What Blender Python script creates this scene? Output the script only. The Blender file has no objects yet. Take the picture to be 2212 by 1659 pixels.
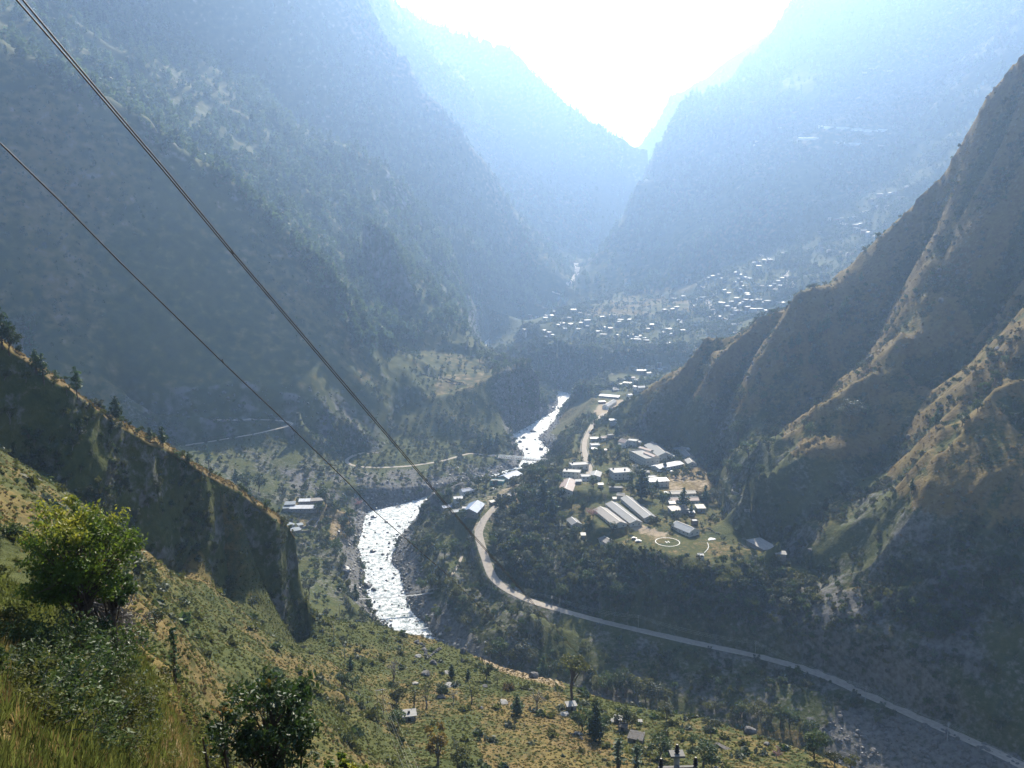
import bpy, bmesh, math, random
import numpy as np
from mathutils import Vector, Matrix

random.seed(7)
RNG = np.random.default_rng(11)
SC = bpy.context.scene
COL = SC.collection
R = math.radians

# ------------------------------------------------------------------ camera
CAM_Z = 260.0
PITCH = R(-9.6)
FPX = 796.0
cam_data = bpy.data.cameras.new('camera')
cam_data.sensor_width = 36.0
cam_data.lens = 36.0 * FPX / 1024.0
cam_data.clip_start = 0.3
cam_data.clip_end = 60000.0
cam = bpy.data.objects.new('camera', cam_data)
cam.location = (0, 0, CAM_Z)
cam.rotation_euler = (R(90) + PITCH, 0, 0)
COL.objects.link(cam)
SC.camera = cam

# ------------------------------------------------------------------ light
SUN_AZ = R(9.0)        # to the right of the viewing axis (+Y), over the end of the valley
SUN_EL = R(35.5)
world = bpy.data.worlds.new('World')
SC.world = world
world.use_nodes = True
wn = world.node_tree
for n in list(wn.nodes):
    wn.nodes.remove(n)
w_out = wn.nodes.new('ShaderNodeOutputWorld')
w_bg = wn.nodes.new('ShaderNodeBackground')
w_sky = wn.nodes.new('ShaderNodeTexSky')
w_sky.sky_type = 'NISHITA'
w_sky.sun_disc = False
w_sky.sun_elevation = SUN_EL
w_sky.sun_rotation = SUN_AZ
w_sky.altitude = 1500.0
w_sky.air_density = 1.0
w_sky.dust_density = 4.0
w_sky.ozone_density = 1.0
w_bg.inputs['Strength'].default_value = 0.07
wn.links.new(w_sky.outputs[0], w_bg.inputs[0])
wn.links.new(w_bg.outputs[0], w_out.inputs[0])

sun_data = bpy.data.lights.new('sun', 'SUN')
sun_data.energy = 5.0
sun_data.angle = R(0.5)
sun_data.color = (1.0, 0.91, 0.76)
sun = bpy.data.objects.new('sun', sun_data)
sun_dir = Vector((math.sin(SUN_AZ) * math.cos(SUN_EL), math.cos(SUN_AZ) * math.cos(SUN_EL), math.sin(SUN_EL)))
sun.rotation_euler = sun_dir.to_track_quat('Z', 'Y').to_euler()
sun.location = sun_dir * 3000
COL.objects.link(sun)

vs = SC.view_settings
vs.view_transform = 'Standard'
vs.look = 'None'
vs.gamma = 1.0
vs.use_curve_mapping = False
vs.exposure = 1.4
SC.cycles.max_bounces = 6
SC.cycles.diffuse_bounces = 2
SC.cycles.glossy_bounces = 2
SC.cycles.transmission_bounces = 3
SC.cycles.transparent_max_bounces = 6
SC.cycles.volume_bounces = 1
SC.cycles.use_denoising = True
SC.cycles.sample_clamp_indirect = 6.0

HAZE_DENSITY = 0.00016
HAZE_COLOR = (0.40, 0.62, 1.0)
HAZE_G = 0.57

# ------------------------------------------------------------------ helpers: points of the place seen along a direction
CP, SP = math.cos(PITCH), math.sin(PITCH)

def ray(u, v):
    x = (u - 512.0) / FPX
    y = (384.0 - v) / FPX
    return np.array([x, CP - y * SP, SP + y * CP])

def at_range(u, v, r):
    d = ray(u, v)
    return np.array([0, 0, CAM_Z]) + d * (r / math.hypot(d[0], d[1]))

def at_level(u, v, z):
    d = ray(u, v)
    return np.array([0, 0, CAM_Z]) + d * ((z - CAM_Z) / d[2])

def flat(u, r, z):
    """a point in the direction of column u (at mid height), at range r and height z"""
    th = math.atan2((u - 512.0) / FPX, 1.0)
    return np.array([r * math.sin(th), r * math.cos(th), z])

# ------------------------------------------------------------------ noise
def _hash(ix, iy, seed):
    h = (ix.astype(np.int64) * 374761393 + iy.astype(np.int64) * 668265263 + seed * 1442695041) & 0x7fffffff
    h = ((h ^ (h >> 13)) * 1274126177) & 0x7fffffff
    h = (h ^ (h >> 16)) & 0xffff
    return h.astype(np.float32) / 65535.0

def vnoise(x, y, seed=0):
    ix = np.floor(x); iy = np.floor(y)
    fx = (x - ix).astype(np.float32); fy = (y - iy).astype(np.float32)
    fx = fx * fx * fx * (fx * (fx * 6 - 15) + 10); fy = fy * fy * fy * (fy * (fy * 6 - 15) + 10)
    ix = ix.astype(np.int64); iy = iy.astype(np.int64)
    a = _hash(ix, iy, seed); b = _hash(ix + 1, iy, seed)
    c = _hash(ix, iy + 1, seed); d = _hash(ix + 1, iy + 1, seed)
    return (a + (b - a) * fx) * (1 - fy) + (c + (d - c) * fx) * fy

def fbm(x, y, lam, octs=4, seed=0, gain=0.5):
    s = 0.0; a = 1.0; t = 0.0
    for k in range(octs):
        s = s + a * (vnoise(x / lam + 17.3 * k, y / lam - 9.1 * k, seed + k) * 2 - 1)
        t += a; a *= gain; lam *= 0.5
    return s / t

def smooth(e0, e1, x):
    t = np.clip((x - e0) / (e1 - e0), 0, 1)
    return t * t * (3 - 2 * t)

# ------------------------------------------------------------------ terrain: height controls along crests, feet, terraces, banks
TH0, TH1, NT = -0.72, 0.72, 660
R0, R1_, NR = 5.0, 5600.0, 1260
LR0, LR1 = math.log(R0), math.log(R1_)
DTH = (TH1 - TH0) / (NT - 1)
DLR = (LR1 - LR0) / (NR - 1)

controls = []     # arrays of (x, y, z)

def ctl(*pts):
    controls.append(np.array([at_range(*p) for p in pts]))

def ctl_world(*pts):
    controls.append(np.array([np.array(p, float) for p in pts]))

def ctl_flat(*pts):
    controls.append(np.array([flat(*p) for p in pts]))
# near slope, column by column
for col in (
    [(-60, 768, 12), (-60, 700, 19), (-60, 640, 30), (-60, 580, 52), (-60, 520, 110), (-60, 450, 232)],
    [(0, 900, 7), (0, 768, 15), (0, 700, 22), (0, 640, 34), (0, 580, 60), (0, 520, 120), (0, 462, 251)],
    [(70, 900, 9), (70, 768, 20), (70, 700, 27), (70, 640, 38), (70, 600, 60), (70, 560, 130), (72, 491, 268)],
    [(130, 900, 11), (130, 768, 24), (130, 720, 30), (130, 675, 40), (130, 655, 90), (132, 610, 140), (133, 570, 200), (135, 538, 286)],
    [(170, 900, 16), (170, 768, 34), (170, 730, 42), (170, 700, 52), (172, 685, 108), (172, 645, 150), (174, 605, 220), (174, 570, 299)],
    [(215, 1000, 18), (215, 850, 36), (215, 790, 62), (216, 768, 100), (217, 735, 128), (219, 690, 165), (220, 640, 228), (221, 595, 315)],
    [(300, 1100, 25), (300, 880, 60), (300, 768, 150), (300, 720, 182), (300, 690, 220), (296, 643, 335)],
    [(400, 1100, 40), (400, 880, 110), (400, 768, 200), (400, 720, 262), (400, 680, 310), (398, 633, 368)],
    [(500, 1100, 45), (500, 880, 125), (500, 768, 215), (500, 720, 260), (500, 690, 300), (500, 669, 340)],
    [(600, 1100, 50), (600, 880, 130), (600, 768, 220), (600, 722, 268), (598, 698, 300)],
    [(700, 1100, 55), (700, 880, 140), (700, 768, 232), (700, 738, 262), (700, 718, 282)],
    [(800, 1100, 60), (800, 880, 150), (800, 768, 240), (800, 750, 258)],
    [(880, 1100, 60), (880, 900, 140), (872, 778, 242)],
    [(1100, 1100, 70), (1100, 900, 170), (1050, 840, 215)],
):
    ctl(*col)
ctl_flat((-300, 5.05, 257.5), (0, 5.05, 256), (300, 5.05, 254.0), (600, 5.05, 253), (1150, 5.05, 252.5))
ctl_flat((-300, 8.2, 255.5), (0, 8.2, 253.5), (180, 8.2, 251), (300, 8.2, 248.5), (600, 8.2, 246.5), (1150, 8.2, 246))
ctl_flat((230, 14, 244), (330, 14, 240.5), (600, 14, 237.5), (1150, 14, 237.5))
ctl_flat((300, 24, 232), (400, 24, 229), (600, 24, 227), (1150, 24, 228))
ctl_flat((430, 40, 214), (600, 40, 211.5), (1150, 40, 214))
# far edge of the meadow terrace, then the drop behind it
EDGE = [(312, 612, 372), (337, 621, 374), (369, 624, 372), (398, 632, 368), (433, 641, 364), (470, 656, 352), (500, 669, 340),
    (560, 683, 322), (598, 698, 300), (650, 709, 290), (700, 718, 282), (760, 736, 268), (800, 750, 258), (872, 778, 242), (1050, 840, 215)]
ctl(*EDGE)
ctl_flat((310, 440, 34), (360, 440, 28), (420, 430, 14), (470, 415, 4), (560, 400, -2), (650, 385, -4), (750, 375, -5), (850, 360, -5), (1000, 345, -6), (1150, 330, -8))
# dark ridge on the left: crest, shoulder, foot, ground behind
LC = [(-70, 296, 255), (0, 342, 265), (30, 366, 270), (52, 381, 276), (79, 398, 283), (111, 417, 291), (150, 436, 302), (190, 461, 315),
      (229, 483, 328), (261, 505, 338), (282, 518, 344), (293, 534, 346), (297, 552, 346), (299, 570, 345), (304, 594, 343), (308, 616, 340)]
ctl(*LC)
ctl(*[(u - 1, v + 11 + 3 * math.sin(u * 0.09), r - 9 + 2 * math.sin(u * 0.13)) for (u, v, r) in LC[1:-6]])
LF = [(-70, 445, 240), (0, 462, 251), (40, 473, 260), (72, 491, 268), (135, 538, 286), (174, 570, 299), (221, 595, 315), (269, 625, 330), (295, 642, 336), (308, 640, 338)]
ctl(*LF)
ctl(*[(u, v - 45 + 8 * math.sin(u * 0.11), r + 3.5 + 1.5 * math.sin(u * 0.07)) for (u, v, r) in LF[1:-3]])
ctl((309, 634, 337), (312, 622, 341), (313.5, 617, 348), (314, 613, 358))
ctl_flat((-100, 420, 150), (0, 430, 110), (80, 440, 75), (150, 450, 58), (220, 455, 46), (290, 460, 36), (310, 440, 34))
# left bank below the houses
ctl_flat((230, 640, 24), (290, 560, 22), (330, 500, 20))
ctl((250, 500, 740), (290, 505, 712), (320, 505, 706), (345, 512, 700))
ctl((300, 530, 668), (330, 545, 640), (340, 575, 585), (345, 605, 530), (352, 618, 505))
# river banks (both sides at water level)
BANK_L = [(555, 389.5, 8), (559, 403, 7.5), (554, 411, 7), (542, 417, 6.5), (527, 427, 6), (512, 434, 5.5), (513, 442, 5), (524, 455, 4.5), (519, 466, 4),
          (487, 477, 3.5), (450, 489, 3), (400, 505, 2.5), (367, 512, 2), (360, 538, 1), (357, 548, 0.8), (361, 562, 0.5), (365, 575, 0), (364, 591, -0.5),
          (369, 604, -1), (376, 619, -1.5), (392, 631, -2), (420, 650, -3)]
BANK_R = [(581, 396, 8), (575, 402, 7.5), (564, 411, 7), (556, 420, 6.5), (549, 428, 6), (538, 438, 5.5), (545, 446, 5), (553, 452, 4.5), (536, 465, 4),
          (505, 479, 3.5), (470, 490, 3), (427, 504, 2.5), (413, 526, 2), (396, 541, 1), (396, 550, 0.8), (391, 562, 0.5), (400, 571, 0), (403, 586, -0.5),
          (407, 601, -1), (412, 613, -1.5), (423, 622, -2), (436, 638, -3)]
bank_l = [at_level(*p) for p in BANK_L] + [flat(490, 402, -4), flat(600, 394, -5), flat(720, 378, -6), flat(860, 362, -7), flat(1000, 345, -8), flat(1140, 330, -9)]
bank_r = [at_level(*p) for p in BANK_R] + [flat(480, 442, -4), flat(600, 424, -5), flat(720, 405, -6), flat(860, 388, -7), flat(1000, 368, -8), flat(1140, 350, -9)]
ctl_world(*[p + np.array([0, 0, 0.8]) for p in bank_l])
ctl_world(*[p + np.array([0, 0, 0.8]) for p in bank_r])
UP_L = [(477, 348, 30), (484, 342.5, 31), (489, 338, 32)]
UP_R = [(487, 350, 30), (490, 344, 31), (493, 339, 32)]
up_l = [at_level(*p) for p in UP_L]; up_r = [at_level(*p) for p in UP_R]
ctl_world(*[p + np.array([0, 0, 1.0]) for p in up_l]); ctl_world(*[p + np.array([0, 0, 1.0]) for p in up_r])
# gorge between the two visible reaches
ctl_world(at_level(566, 389, 9), flat(548, 1520, 14), flat(515, 1660, 20), flat(493, 1780, 26), flat(480, 1850, 29))
ctl_flat((481, 1470, 70), (485, 1560, 54), (486, 1650, 42), (486, 1760, 34), (485, 1840, 31))
ctl_flat((497, 2200, 190), (508, 2290, 225), (516, 2350, 265))
ctl_flat((494, 1990, 34), (515, 2080, 44), (545, 2160, 62), (563, 2240, 98), (575, 2320, 130))

# roads: pixel, level -> world
def road_pts(*pts):
    return np.array([at_level(*p) for p in pts])
MAIN_ROAD = road_pts((1090, 803, 19), (1045, 778, 18.5), (1010, 759, 18), (980, 745, 18), (948, 731, 18), (905, 712, 17.5), (866, 695, 17), (830, 678, 17), (795, 666, 17),
                      (755, 655.5, 17), (700, 644, 17.5), (640, 630.5, 18), (600, 621, 19), (560, 610, 20), (530, 601, 22), (505, 589, 25), (492, 577, 28), (487, 563, 31), (481, 545, 35),
                      (478, 532, 38), (484, 519, 41), (495, 507, 44), (507, 497, 46), (521, 488, 48), (537, 481, 50), (555, 480, 52), (575, 480, 54), (588, 478, 56))
CAMP_ROAD = road_pts((588, 478, 56), (590, 468, 56.5), (586, 459, 57), (584, 448, 57), (585, 440, 57), (589, 431, 56), (594, 422, 54), (604, 413, 51))
WEST_ROAD = road_pts((126, 416, 84), (150, 417.5, 83), (190, 420, 80), (230, 420.5, 77), (262, 419.5, 74), (288, 421.5, 71), (294, 424, 70), (284, 427, 69), (255, 434, 66), (225, 439, 63.5), (190, 445, 59), (165, 449, 57))
BRIDGE_ROAD = road_pts((470, 453, 15.5), (487, 455.5, 13.5), (500, 456.5, 13))
LOWER_ROAD = np.vstack([road_pts((385, 452, 29), (360, 454, 30), (350, 457, 29), (345, 461, 27.5), (350, 465, 26), (362, 467, 25), (385, 467.5, 23), (410, 466, 21), (440, 461.5, 18.5)), BRIDGE_ROAD[0:]])
WEST_BENCH = road_pts((165, 449, 57), (210, 450, 52), (270, 450.5, 45), (310, 451, 40), (340, 451, 34))
ctl_world(*MAIN_ROAD); ctl_world(*CAMP_ROAD); ctl_world(*WEST_ROAD); ctl_world(*LOWER_ROAD); ctl_world(*WEST_BENCH)
ctl_world(at_level(560, 459, 12), at_level(566, 466, 30))
# bank under the lower road
ctl((280, 478, 792), (330, 484, 790), (385, 488, 800), (430, 487, 820), (470, 477, 860))
ctl_flat((130, 640, 66), (200, 660, 46), (250, 690, 30))
# slope between main road and river, right bank
ctl_flat((425, 640, 20), (440, 585, 22), (455, 545, 20), (475, 505, 16))
ctl((452, 520, 668), (462, 548, 612), (470, 572, 574))
ctl((478, 585, 548), (500, 600, 520), (530, 618, 480))
# bench of the roadside houses, hiding the river behind it
ctl_world(*[at_level(*p) for p in ((430, 508, 22), (438, 502, 31), (450, 495, 36), (465, 489, 38), (482, 484, 40), (500, 479, 42), (520, 475, 44), (540, 471, 46))])
ctl_world(*[at_level(*p) for p in ((440, 520, 30), (455, 512, 37), (470, 505, 40), (485, 498, 43), (505, 490, 46))])
# camp terrace
HELI = at_level(667.5, 542, 56)
PADS = []
ctl_world(*[at_level(u, v, 56) for (u, v) in ((616, 543), (640, 547), (665, 553), (700, 559), (722, 556), (745, 551), (775, 557))])
ctl_world(*[at_level(u, v, 56.5) for (u, v) in ((640, 535), (667, 535), (700, 540), (725, 545))])
ctl_world(*[at_level(u, v, 57.5) for (u, v) in ((590, 520), (620, 518), (660, 515), (690, 515), (706, 530))])
ctl_world(*[at_level(u, v, 58) for (u, v) in ((560, 478), (600, 482), (650, 478), (700, 480))])
ctl_world(*[at_level(u, v, 58) for (u, v) in ((560, 460), (610, 452), (660, 450), (690, 458))])
ctl((560, 505, 650), (575, 525, 612), (600, 548, 560), (620, 563, 540))
ctl((505, 540, 608), (525, 530, 618), (545, 500, 660), (552, 490, 690))
# foot of the terrace above the main road
ctl((600, 600, 500), (650, 608, 494), (720, 618, 492), (780, 636, 470))
# dirt field and lower town
ctl_world(*[at_level(u, v, 50) for (u, v) in ((590, 418), (600, 405), (612, 400), (635, 400))])
ctl_world(*[at_level(u, v, 45) for (u, v) in ((615, 397), (640, 385), (665, 372))])
ctl((585, 395, 1180), (600, 385, 1300), (615, 375, 1400), (640, 364, 1440))
ctl_world(*[at_level(u, v, z) for (u, v, z) in ((601, 431, 51.5), (606, 424, 50.5), (613, 415, 50), (621, 406, 50), (631, 398, 49))])
# plateau of the middle village
ctl((497, 350, 1600), (508, 347, 1570), (520, 351, 1525), (532, 346, 1515), (543, 347, 1500), (556, 352, 1470), (570, 347, 1500), (585, 353, 1465), (600, 348, 1490), (618, 354, 1455), (636, 350, 1480), (650, 357, 1440), (675, 352, 1470), (700, 356, 1460))
ctl((505, 368, 1490), (530, 384, 1430), (556, 388.5, 1405), (585, 391, 1380), (610, 380, 1420), (650, 370, 1440), (700, 368, 1440))
ctl((520, 330, 1720), (560, 322, 1760), (600, 326, 1720), (650, 326, 1720), (700, 330, 1680))
ctl((556, 312, 1930), (590, 306, 2000), (640, 298, 2080), (690, 302, 2000))
ctl((700, 330, 1680), (740, 325, 1700), (790, 312, 1740))
ctl((700, 300, 1940), (735, 285, 1950), (770, 278, 1940), (810, 262, 1960))
ctl((735, 257, 2160), (770, 243, 2180), (810, 226, 2200), (850, 203, 2240), (900, 178, 2300), (960, 140, 2360), (1040, 80, 2450))
ctl((820, 250, 2020), (860, 226, 2080), (900, 200, 2140))
# brown hill on the right: crest
FR = [(1140, -60, 770), (1070, 10, 790), (1024, 59, 800), (1013, 68, 803), (981, 105, 815), (957, 135, 823), (934, 171, 832), (900, 214, 845), (872, 250, 855), (832, 273, 862),
      (808, 295, 864), (785, 311, 864), (755, 316, 872), (737, 335, 872), (704, 340, 880), (674, 362, 888), (654, 378, 892), (635, 401, 897), (622, 416, 893), (616, 430, 880)]
ctl(*FR)
ctl_flat((1140, 1180, 330), (1024, 1200, 290), (930, 1220, 230), (860, 1230, 180), (800, 1240, 130), (740, 1230, 85), (690, 1210, 55))
# its spurs and gullies
ctl((860, 262, 848), (810, 296, 818), (772, 348, 790), (747, 400, 768), (733, 432, 752))
ctl((780, 330, 856), (757, 372, 838), (735, 408, 818), (715, 440, 792))
ctl((755, 318, 866), (735, 350, 838), (712, 390, 815), (695, 430, 790))
ctl((722, 345, 874), (700, 378, 862), (680, 412, 846), (668, 436, 828))
ctl((690, 352, 876), (668, 385, 860), (650, 418, 848))
ctl((1000, 140, 790), (943, 267, 760), (899, 335, 705), (884, 366, 688), (864, 407, 660), (832, 441, 634), (785, 476, 604), (745, 503, 584))
ctl((1090, 230, 670), (1024, 342, 608), (990, 403, 569), (967, 434, 552), (937, 469, 534), (924, 509, 516), (905, 560, 498))
ctl((920, 270, 826), (880, 330, 785), (840, 385, 750), (790, 432, 722), (735, 472, 680))
ctl((1010, 290, 722), (960, 365, 678), (905, 440, 636), (855, 490, 598), (805, 525, 566))
ctl((1100, 420, 560), (1040, 470, 530), (1000, 520, 505), (970, 570, 485))
ctl((632, 436, 862), (655, 442, 830), (690, 458, 775), (715, 480, 740), (722, 520, 640), (745, 545, 590), (790, 560, 556), (830, 585, 520))
ctl((1100, 690, 450), (1000, 690, 444), (930, 665, 446), (860, 640, 455), (800, 625, 470))
ctl((1100, 560, 490), (1000, 610, 470), (930, 590, 480), (860, 590, 500))
# mountain on the left: arete with the shaded face under it, forested flank behind
ctl((-120, -20, 1260), (-40, 30, 1220), (17, 58, 1200), (63, 84, 1180), (111, 117, 1165), (146, 146, 1150), (218, 188, 1130), (260, 217, 1120), (297, 258, 1100), (337, 300, 1080),
    (350, 331, 1066), (375, 366, 1050), (390, 392, 1036), (394, 408, 1020), (392, 425, 990), (388, 445, 950))
ctl((-120, 380, 930), (0, 395, 900), (60, 404, 890), (126, 411, 885))
ctl((297, 415, 880), (340, 432, 900), (370, 445, 920))
ctl((142, 0, 2050), (166, 30, 1990), (206, 59, 1930), (256, 84, 1880), (279, 117, 1840), (309, 138, 1810), (350, 152, 1790), (369, 171, 1790), (398, 190, 1810), (426, 222, 1880),
    (464, 236, 2030), (496, 260, 2240), (520, 289, 2260), (540, 312, 2250))
ctl((-200, -380, 2200), (0, -170, 2150), (100, -50, 2080), (142, 0, 2050))
ctl((362, 218, 1430), (393, 253, 1380), (413, 290, 1340), (430, 322, 1300), (448, 342, 1260), (475, 352, 1250))
ctl((352, 252, 1450), (380, 295, 1390), (402, 330, 1330))
ctl((345, 332, 1180), (390, 350, 1200), (440, 352, 1230), (475, 356, 1260))
ctl((440, 262, 1760), (468, 290, 1830), (482, 320, 1880), (479, 344, 1885))
# bench and bluff above the river
ctl((404, 411, 1025), (435, 398, 1045), (470, 388, 1068), (497, 375, 1105), (530, 370, 1190), (543, 383, 1190), (551, 393, 1215))
ctl((430, 380, 1120), (470, 372, 1160), (505, 362, 1260))
ctl((412, 440, 960), (450, 442, 962), (490, 440, 980), (510, 430, 1030), (535, 415, 1110), (550, 405, 1180))
ctl_flat((500, 1420, 30), (530, 1400, 14))
# further mountains
ctl((330, -110, 2430), (361, 0, 2400), (375, 28, 2395), (392, 50, 2385), (410, 71, 2375), (412, 84, 2370), (418, 97, 2360), (439, 108, 2345), (448, 122, 2335), (462, 134, 2325), (466, 143, 2330), (483, 160, 2380), (496, 179, 2430), (520, 215, 2490),
    (550, 255, 2500), (573, 283, 2450), (583, 297, 2390))
ctl((60, -620, 2700), (200, -330, 2480), (330, -110, 2430))
ctl((368, -90, 3342), (375, 0, 3296), (399, 33, 3250), (440, 63, 3205), (469, 89, 3159), (489, 131, 3113), (527, 171, 3067), (560, 205, 3021), (580, 235, 2930), (590, 258, 2793))
ctl((100, -420, 3276), (250, -220, 3192), (368, -90, 3066))
ctl((-100, -260, 3944), (330, -20, 3808), (390, 8, 3740), (417, 21, 3726), (458, 41, 3672), (504, 57, 3604), (534, 84, 3536), (575, 108, 3468), (630, 144, 3400), (650, 151, 3366), (690, 170, 3332))
ctl((600, 170, 4560), (640, 150, 4500), (662, 119, 4440), (670, 98, 4440), (690, 88, 4440), (755, 49, 4440), (830, 0, 4440), (960, -60, 4440))
RM = [(1150, -200, 3600), (1000, -120, 3600), (900, -60, 3600), (830, -24, 3550), (800, 2, 3450), (794, 14, 3420), (766, 41, 3320), (750, 55, 3250), (737, 70, 3200), (729, 85, 3150), (696, 95, 3040),
      (679, 109, 2960), (670, 117, 2900), (660, 134, 2820), (654, 150, 2740), (648, 171, 2670), (636, 182, 2610), (633, 198, 2560), (613, 223, 2500), (605, 245, 2450), (592, 255, 2400), (590, 268, 2360),
      (574, 288, 2290), (566, 296, 2250)]
ctl(*RM)
ctl((740, 250, 2170), (770, 190, 2330), (800, 150, 2440), (860, 110, 2620), (960, 40, 2860), (1060, -60, 3050))
ctl((610, 293, 2190), (640, 290, 2140), (690, 285, 2120), (735, 257, 2160))
ctl((640, 240, 2420), (700, 200, 2450), (740, 170, 2480))
ctl((870, 175, 2440), (900, 140, 2540), (960, 70, 2680), (1040, -20, 2860))
ctl_flat((598, 2700, 170), (610, 2950, 210), (640, 3300, 300), (680, 3900, 430))
ctl_flat((640, 3900, 300), (720, 4000, 500), (900, 4100, 700), (1100, 4100, 800))
ctl_flat((560, 4400, 330), (610, 4500, 380), (640, 4550, 420))
ctl_flat((-200, 5500, 600), (400, 5500, 450), (600, 5500, 350), (800, 5500, 450), (1200, 5500, 600))
ctl_flat((380, 4400, 700), (480, 4300, 600), (560, 4250, 420))
ctl_flat((300, 2750, 620), (380, 2720, 520), (470, 2680, 380), (540, 2620, 240), (590, 2560, 180))
ctl_flat((200, 2300, 520), (300, 2150, 420), (400, 2050, 260), (470, 1960, 130), (520, 1950, 90))
ctl_flat((300, 3520, 780), (450, 3500, 600), (540, 3420, 400))

def solve_heights():
    Z = None
    levels = [16, 8, 4, 2, 1]
    for f in levels:
        nt, nr = NT // f + 2, NR // f + 2
        acc = np.zeros((nr, nt)); cnt = np.zeros((nr, nt))
        for c in controls:
            seg = []
            for a, b in zip(c[:-1], c[1:]):
                ta, tb = math.atan2(a[0], a[1]), math.atan2(b[0], b[1])
                la, lb = math.log(math.hypot(a[0], a[1])), math.log(math.hypot(b[0], b[1]))
                n = int(max(abs(ta - tb) / (DTH * f), abs(la - lb) / (DLR * f)) * 2.0) + 2
                t = np.linspace(0, 1, n)[:, None]
                seg.append(a + (b - a) * t)
            s = np.vstack(seg)
            it = np.rint((np.arctan2(s[:, 0], s[:, 1]) - TH0) / DTH / f).astype(int)
            ir = np.rint((np.log(np.hypot(s[:, 0], s[:, 1])) - LR0) / DLR / f).astype(int)
            ok = (it >= 0) & (it < nt) & (ir >= 0) & (ir < nr)
            np.add.at(acc, (ir[ok], it[ok]), s[ok, 2]); np.add.at(cnt, (ir[ok], it[ok]), 1)
        fix = cnt > 0
        val = np.where(fix, acc / np.maximum(cnt, 1), 0)
        if Z is None:
            Z = np.full((nr, nt), val[fix].mean())
        else:
            yi = np.clip(np.arange(nr) / 2, 0, Z.shape[0] - 1.001); xi = np.clip(np.arange(nt) / 2, 0, Z.shape[1] - 1.001)
            y0 = yi.astype(int); x0 = xi.astype(int); fy = (yi - y0)[:, None]; fx = (xi - x0)[None]
            Z = (Z[y0][:, x0] * (1 - fy) * (1 - fx) + Z[y0 + 1][:, x0] * fy * (1 - fx) + Z[y0][:, x0 + 1] * (1 - fy) * fx + Z[y0 + 1][:, x0 + 1] * fy * fx)
        Z = np.where(fix, val, Z)
        wx, wy = 1 / DTH ** 2, 1 / DLR ** 2
        wx, wy = wx / (2 * (wx + wy)), wy / (2 * (wx + wy))
        for k in range({16: 2500, 8: 400, 4: 120, 2: 60, 1: 24}[f]):
            P = np.pad(Z, 1, mode='edge')
            Z = np.where(fix, val, wy * (P[:-2, 1:-1] + P[2:, 1:-1]) + wx * (P[1:-1, :-2] + P[1:-1, 2:]))
    Z = Z[:NR, :NT]
    return np.where(Z > 1280, 1280 + 170 * np.tanh((Z - 1280) / 170.0), Z)

HZ = solve_heights()
GTH = TH0 + np.arange(NT) * DTH
GR = np.exp(LR0 + np.arange(NR) * DLR)
GX = GR[:, None] * np.sin(GTH)[None]
GY = GR[:, None] * np.cos(GTH)[None]
GRR = np.repeat(GR[:, None], NT, 1)

def poly_dist(pts, closed=False, reach=60.0):
    """distance of every grid node to a polyline and the height of its nearest point, inf beyond reach"""
    D = np.full(HZ.shape, np.inf); ZZ = np.zeros(HZ.shape)
    for a, b in zip(pts[:-1], pts[1:]):
        x0, x1 = min(a[0], b[0]) - reach, max(a[0], b[0]) + reach
        y0, y1 = min(a[1], b[1]) - reach, max(a[1], b[1]) + reach
        m = (GX > x0) & (GX < x1) & (GY > y0) & (GY < y1)
        if not m.any():
            continue
        px, py = GX[m], GY[m]
        dx, dy = b[0] - a[0], b[1] - a[1]
        t = np.clip(((px - a[0]) * dx + (py - a[1]) * dy) / (dx * dx + dy * dy + 1e-9), 0, 1)
        d = np.hypot(px - a[0] - t * dx, py - a[1] - t * dy)
        z = a[2] + t * (b[2] - a[2])
        Dm = D[m]; Zm = ZZ[m]
        c = d < Dm
        Dm[c] = d[c]; Zm[c] = z[c]
        D[m] = Dm; ZZ[m] = Zm
    return D, ZZ

def inside(poly, X=None, Y=None):
    X = GX if X is None else X; Y = GY if Y is None else Y
    m = np.zeros(X.shape, bool)
    n = len(poly)
    for i in range(n):
        x1, y1 = poly[i][0], poly[i][1]; x2, y2 = poly[(i + 1) % n][0], poly[(i + 1) % n][1]
        if y1 == y2:
            continue
        c = ((y1 > Y) != (y2 > Y)) & (X < (x2 - x1) * (Y - y1) / (y2 - y1) + x1)
        m ^= c
    return m
# ------------------------------------------------------------------ relief on the solved heights
def ridged(x, y, lam, octs, seed):
    s = 0.0; a = 1.0; t = 0.0
    for k in range(octs):
        n = 1 - np.abs(vnoise(x / lam + 3.7 * k, y / lam + 8.3 * k, seed + 31 * k) * 2 - 1) * 1.0
        s = s + a * (n - 0.5); t += a; a *= 0.5; lam *= 0.48
    return s / t

def slope_of(H):
    gr = np.gradient(H, axis=0) / (GRR * DLR)
    gt = np.gradient(H, axis=1) / (GRR * DTH)
    return np.hypot(gr, gt)

SL0 = slope_of(HZ)
quiet = np.ones(HZ.shape)      # 0 where the ground is kept even
ROADS = []

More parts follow.
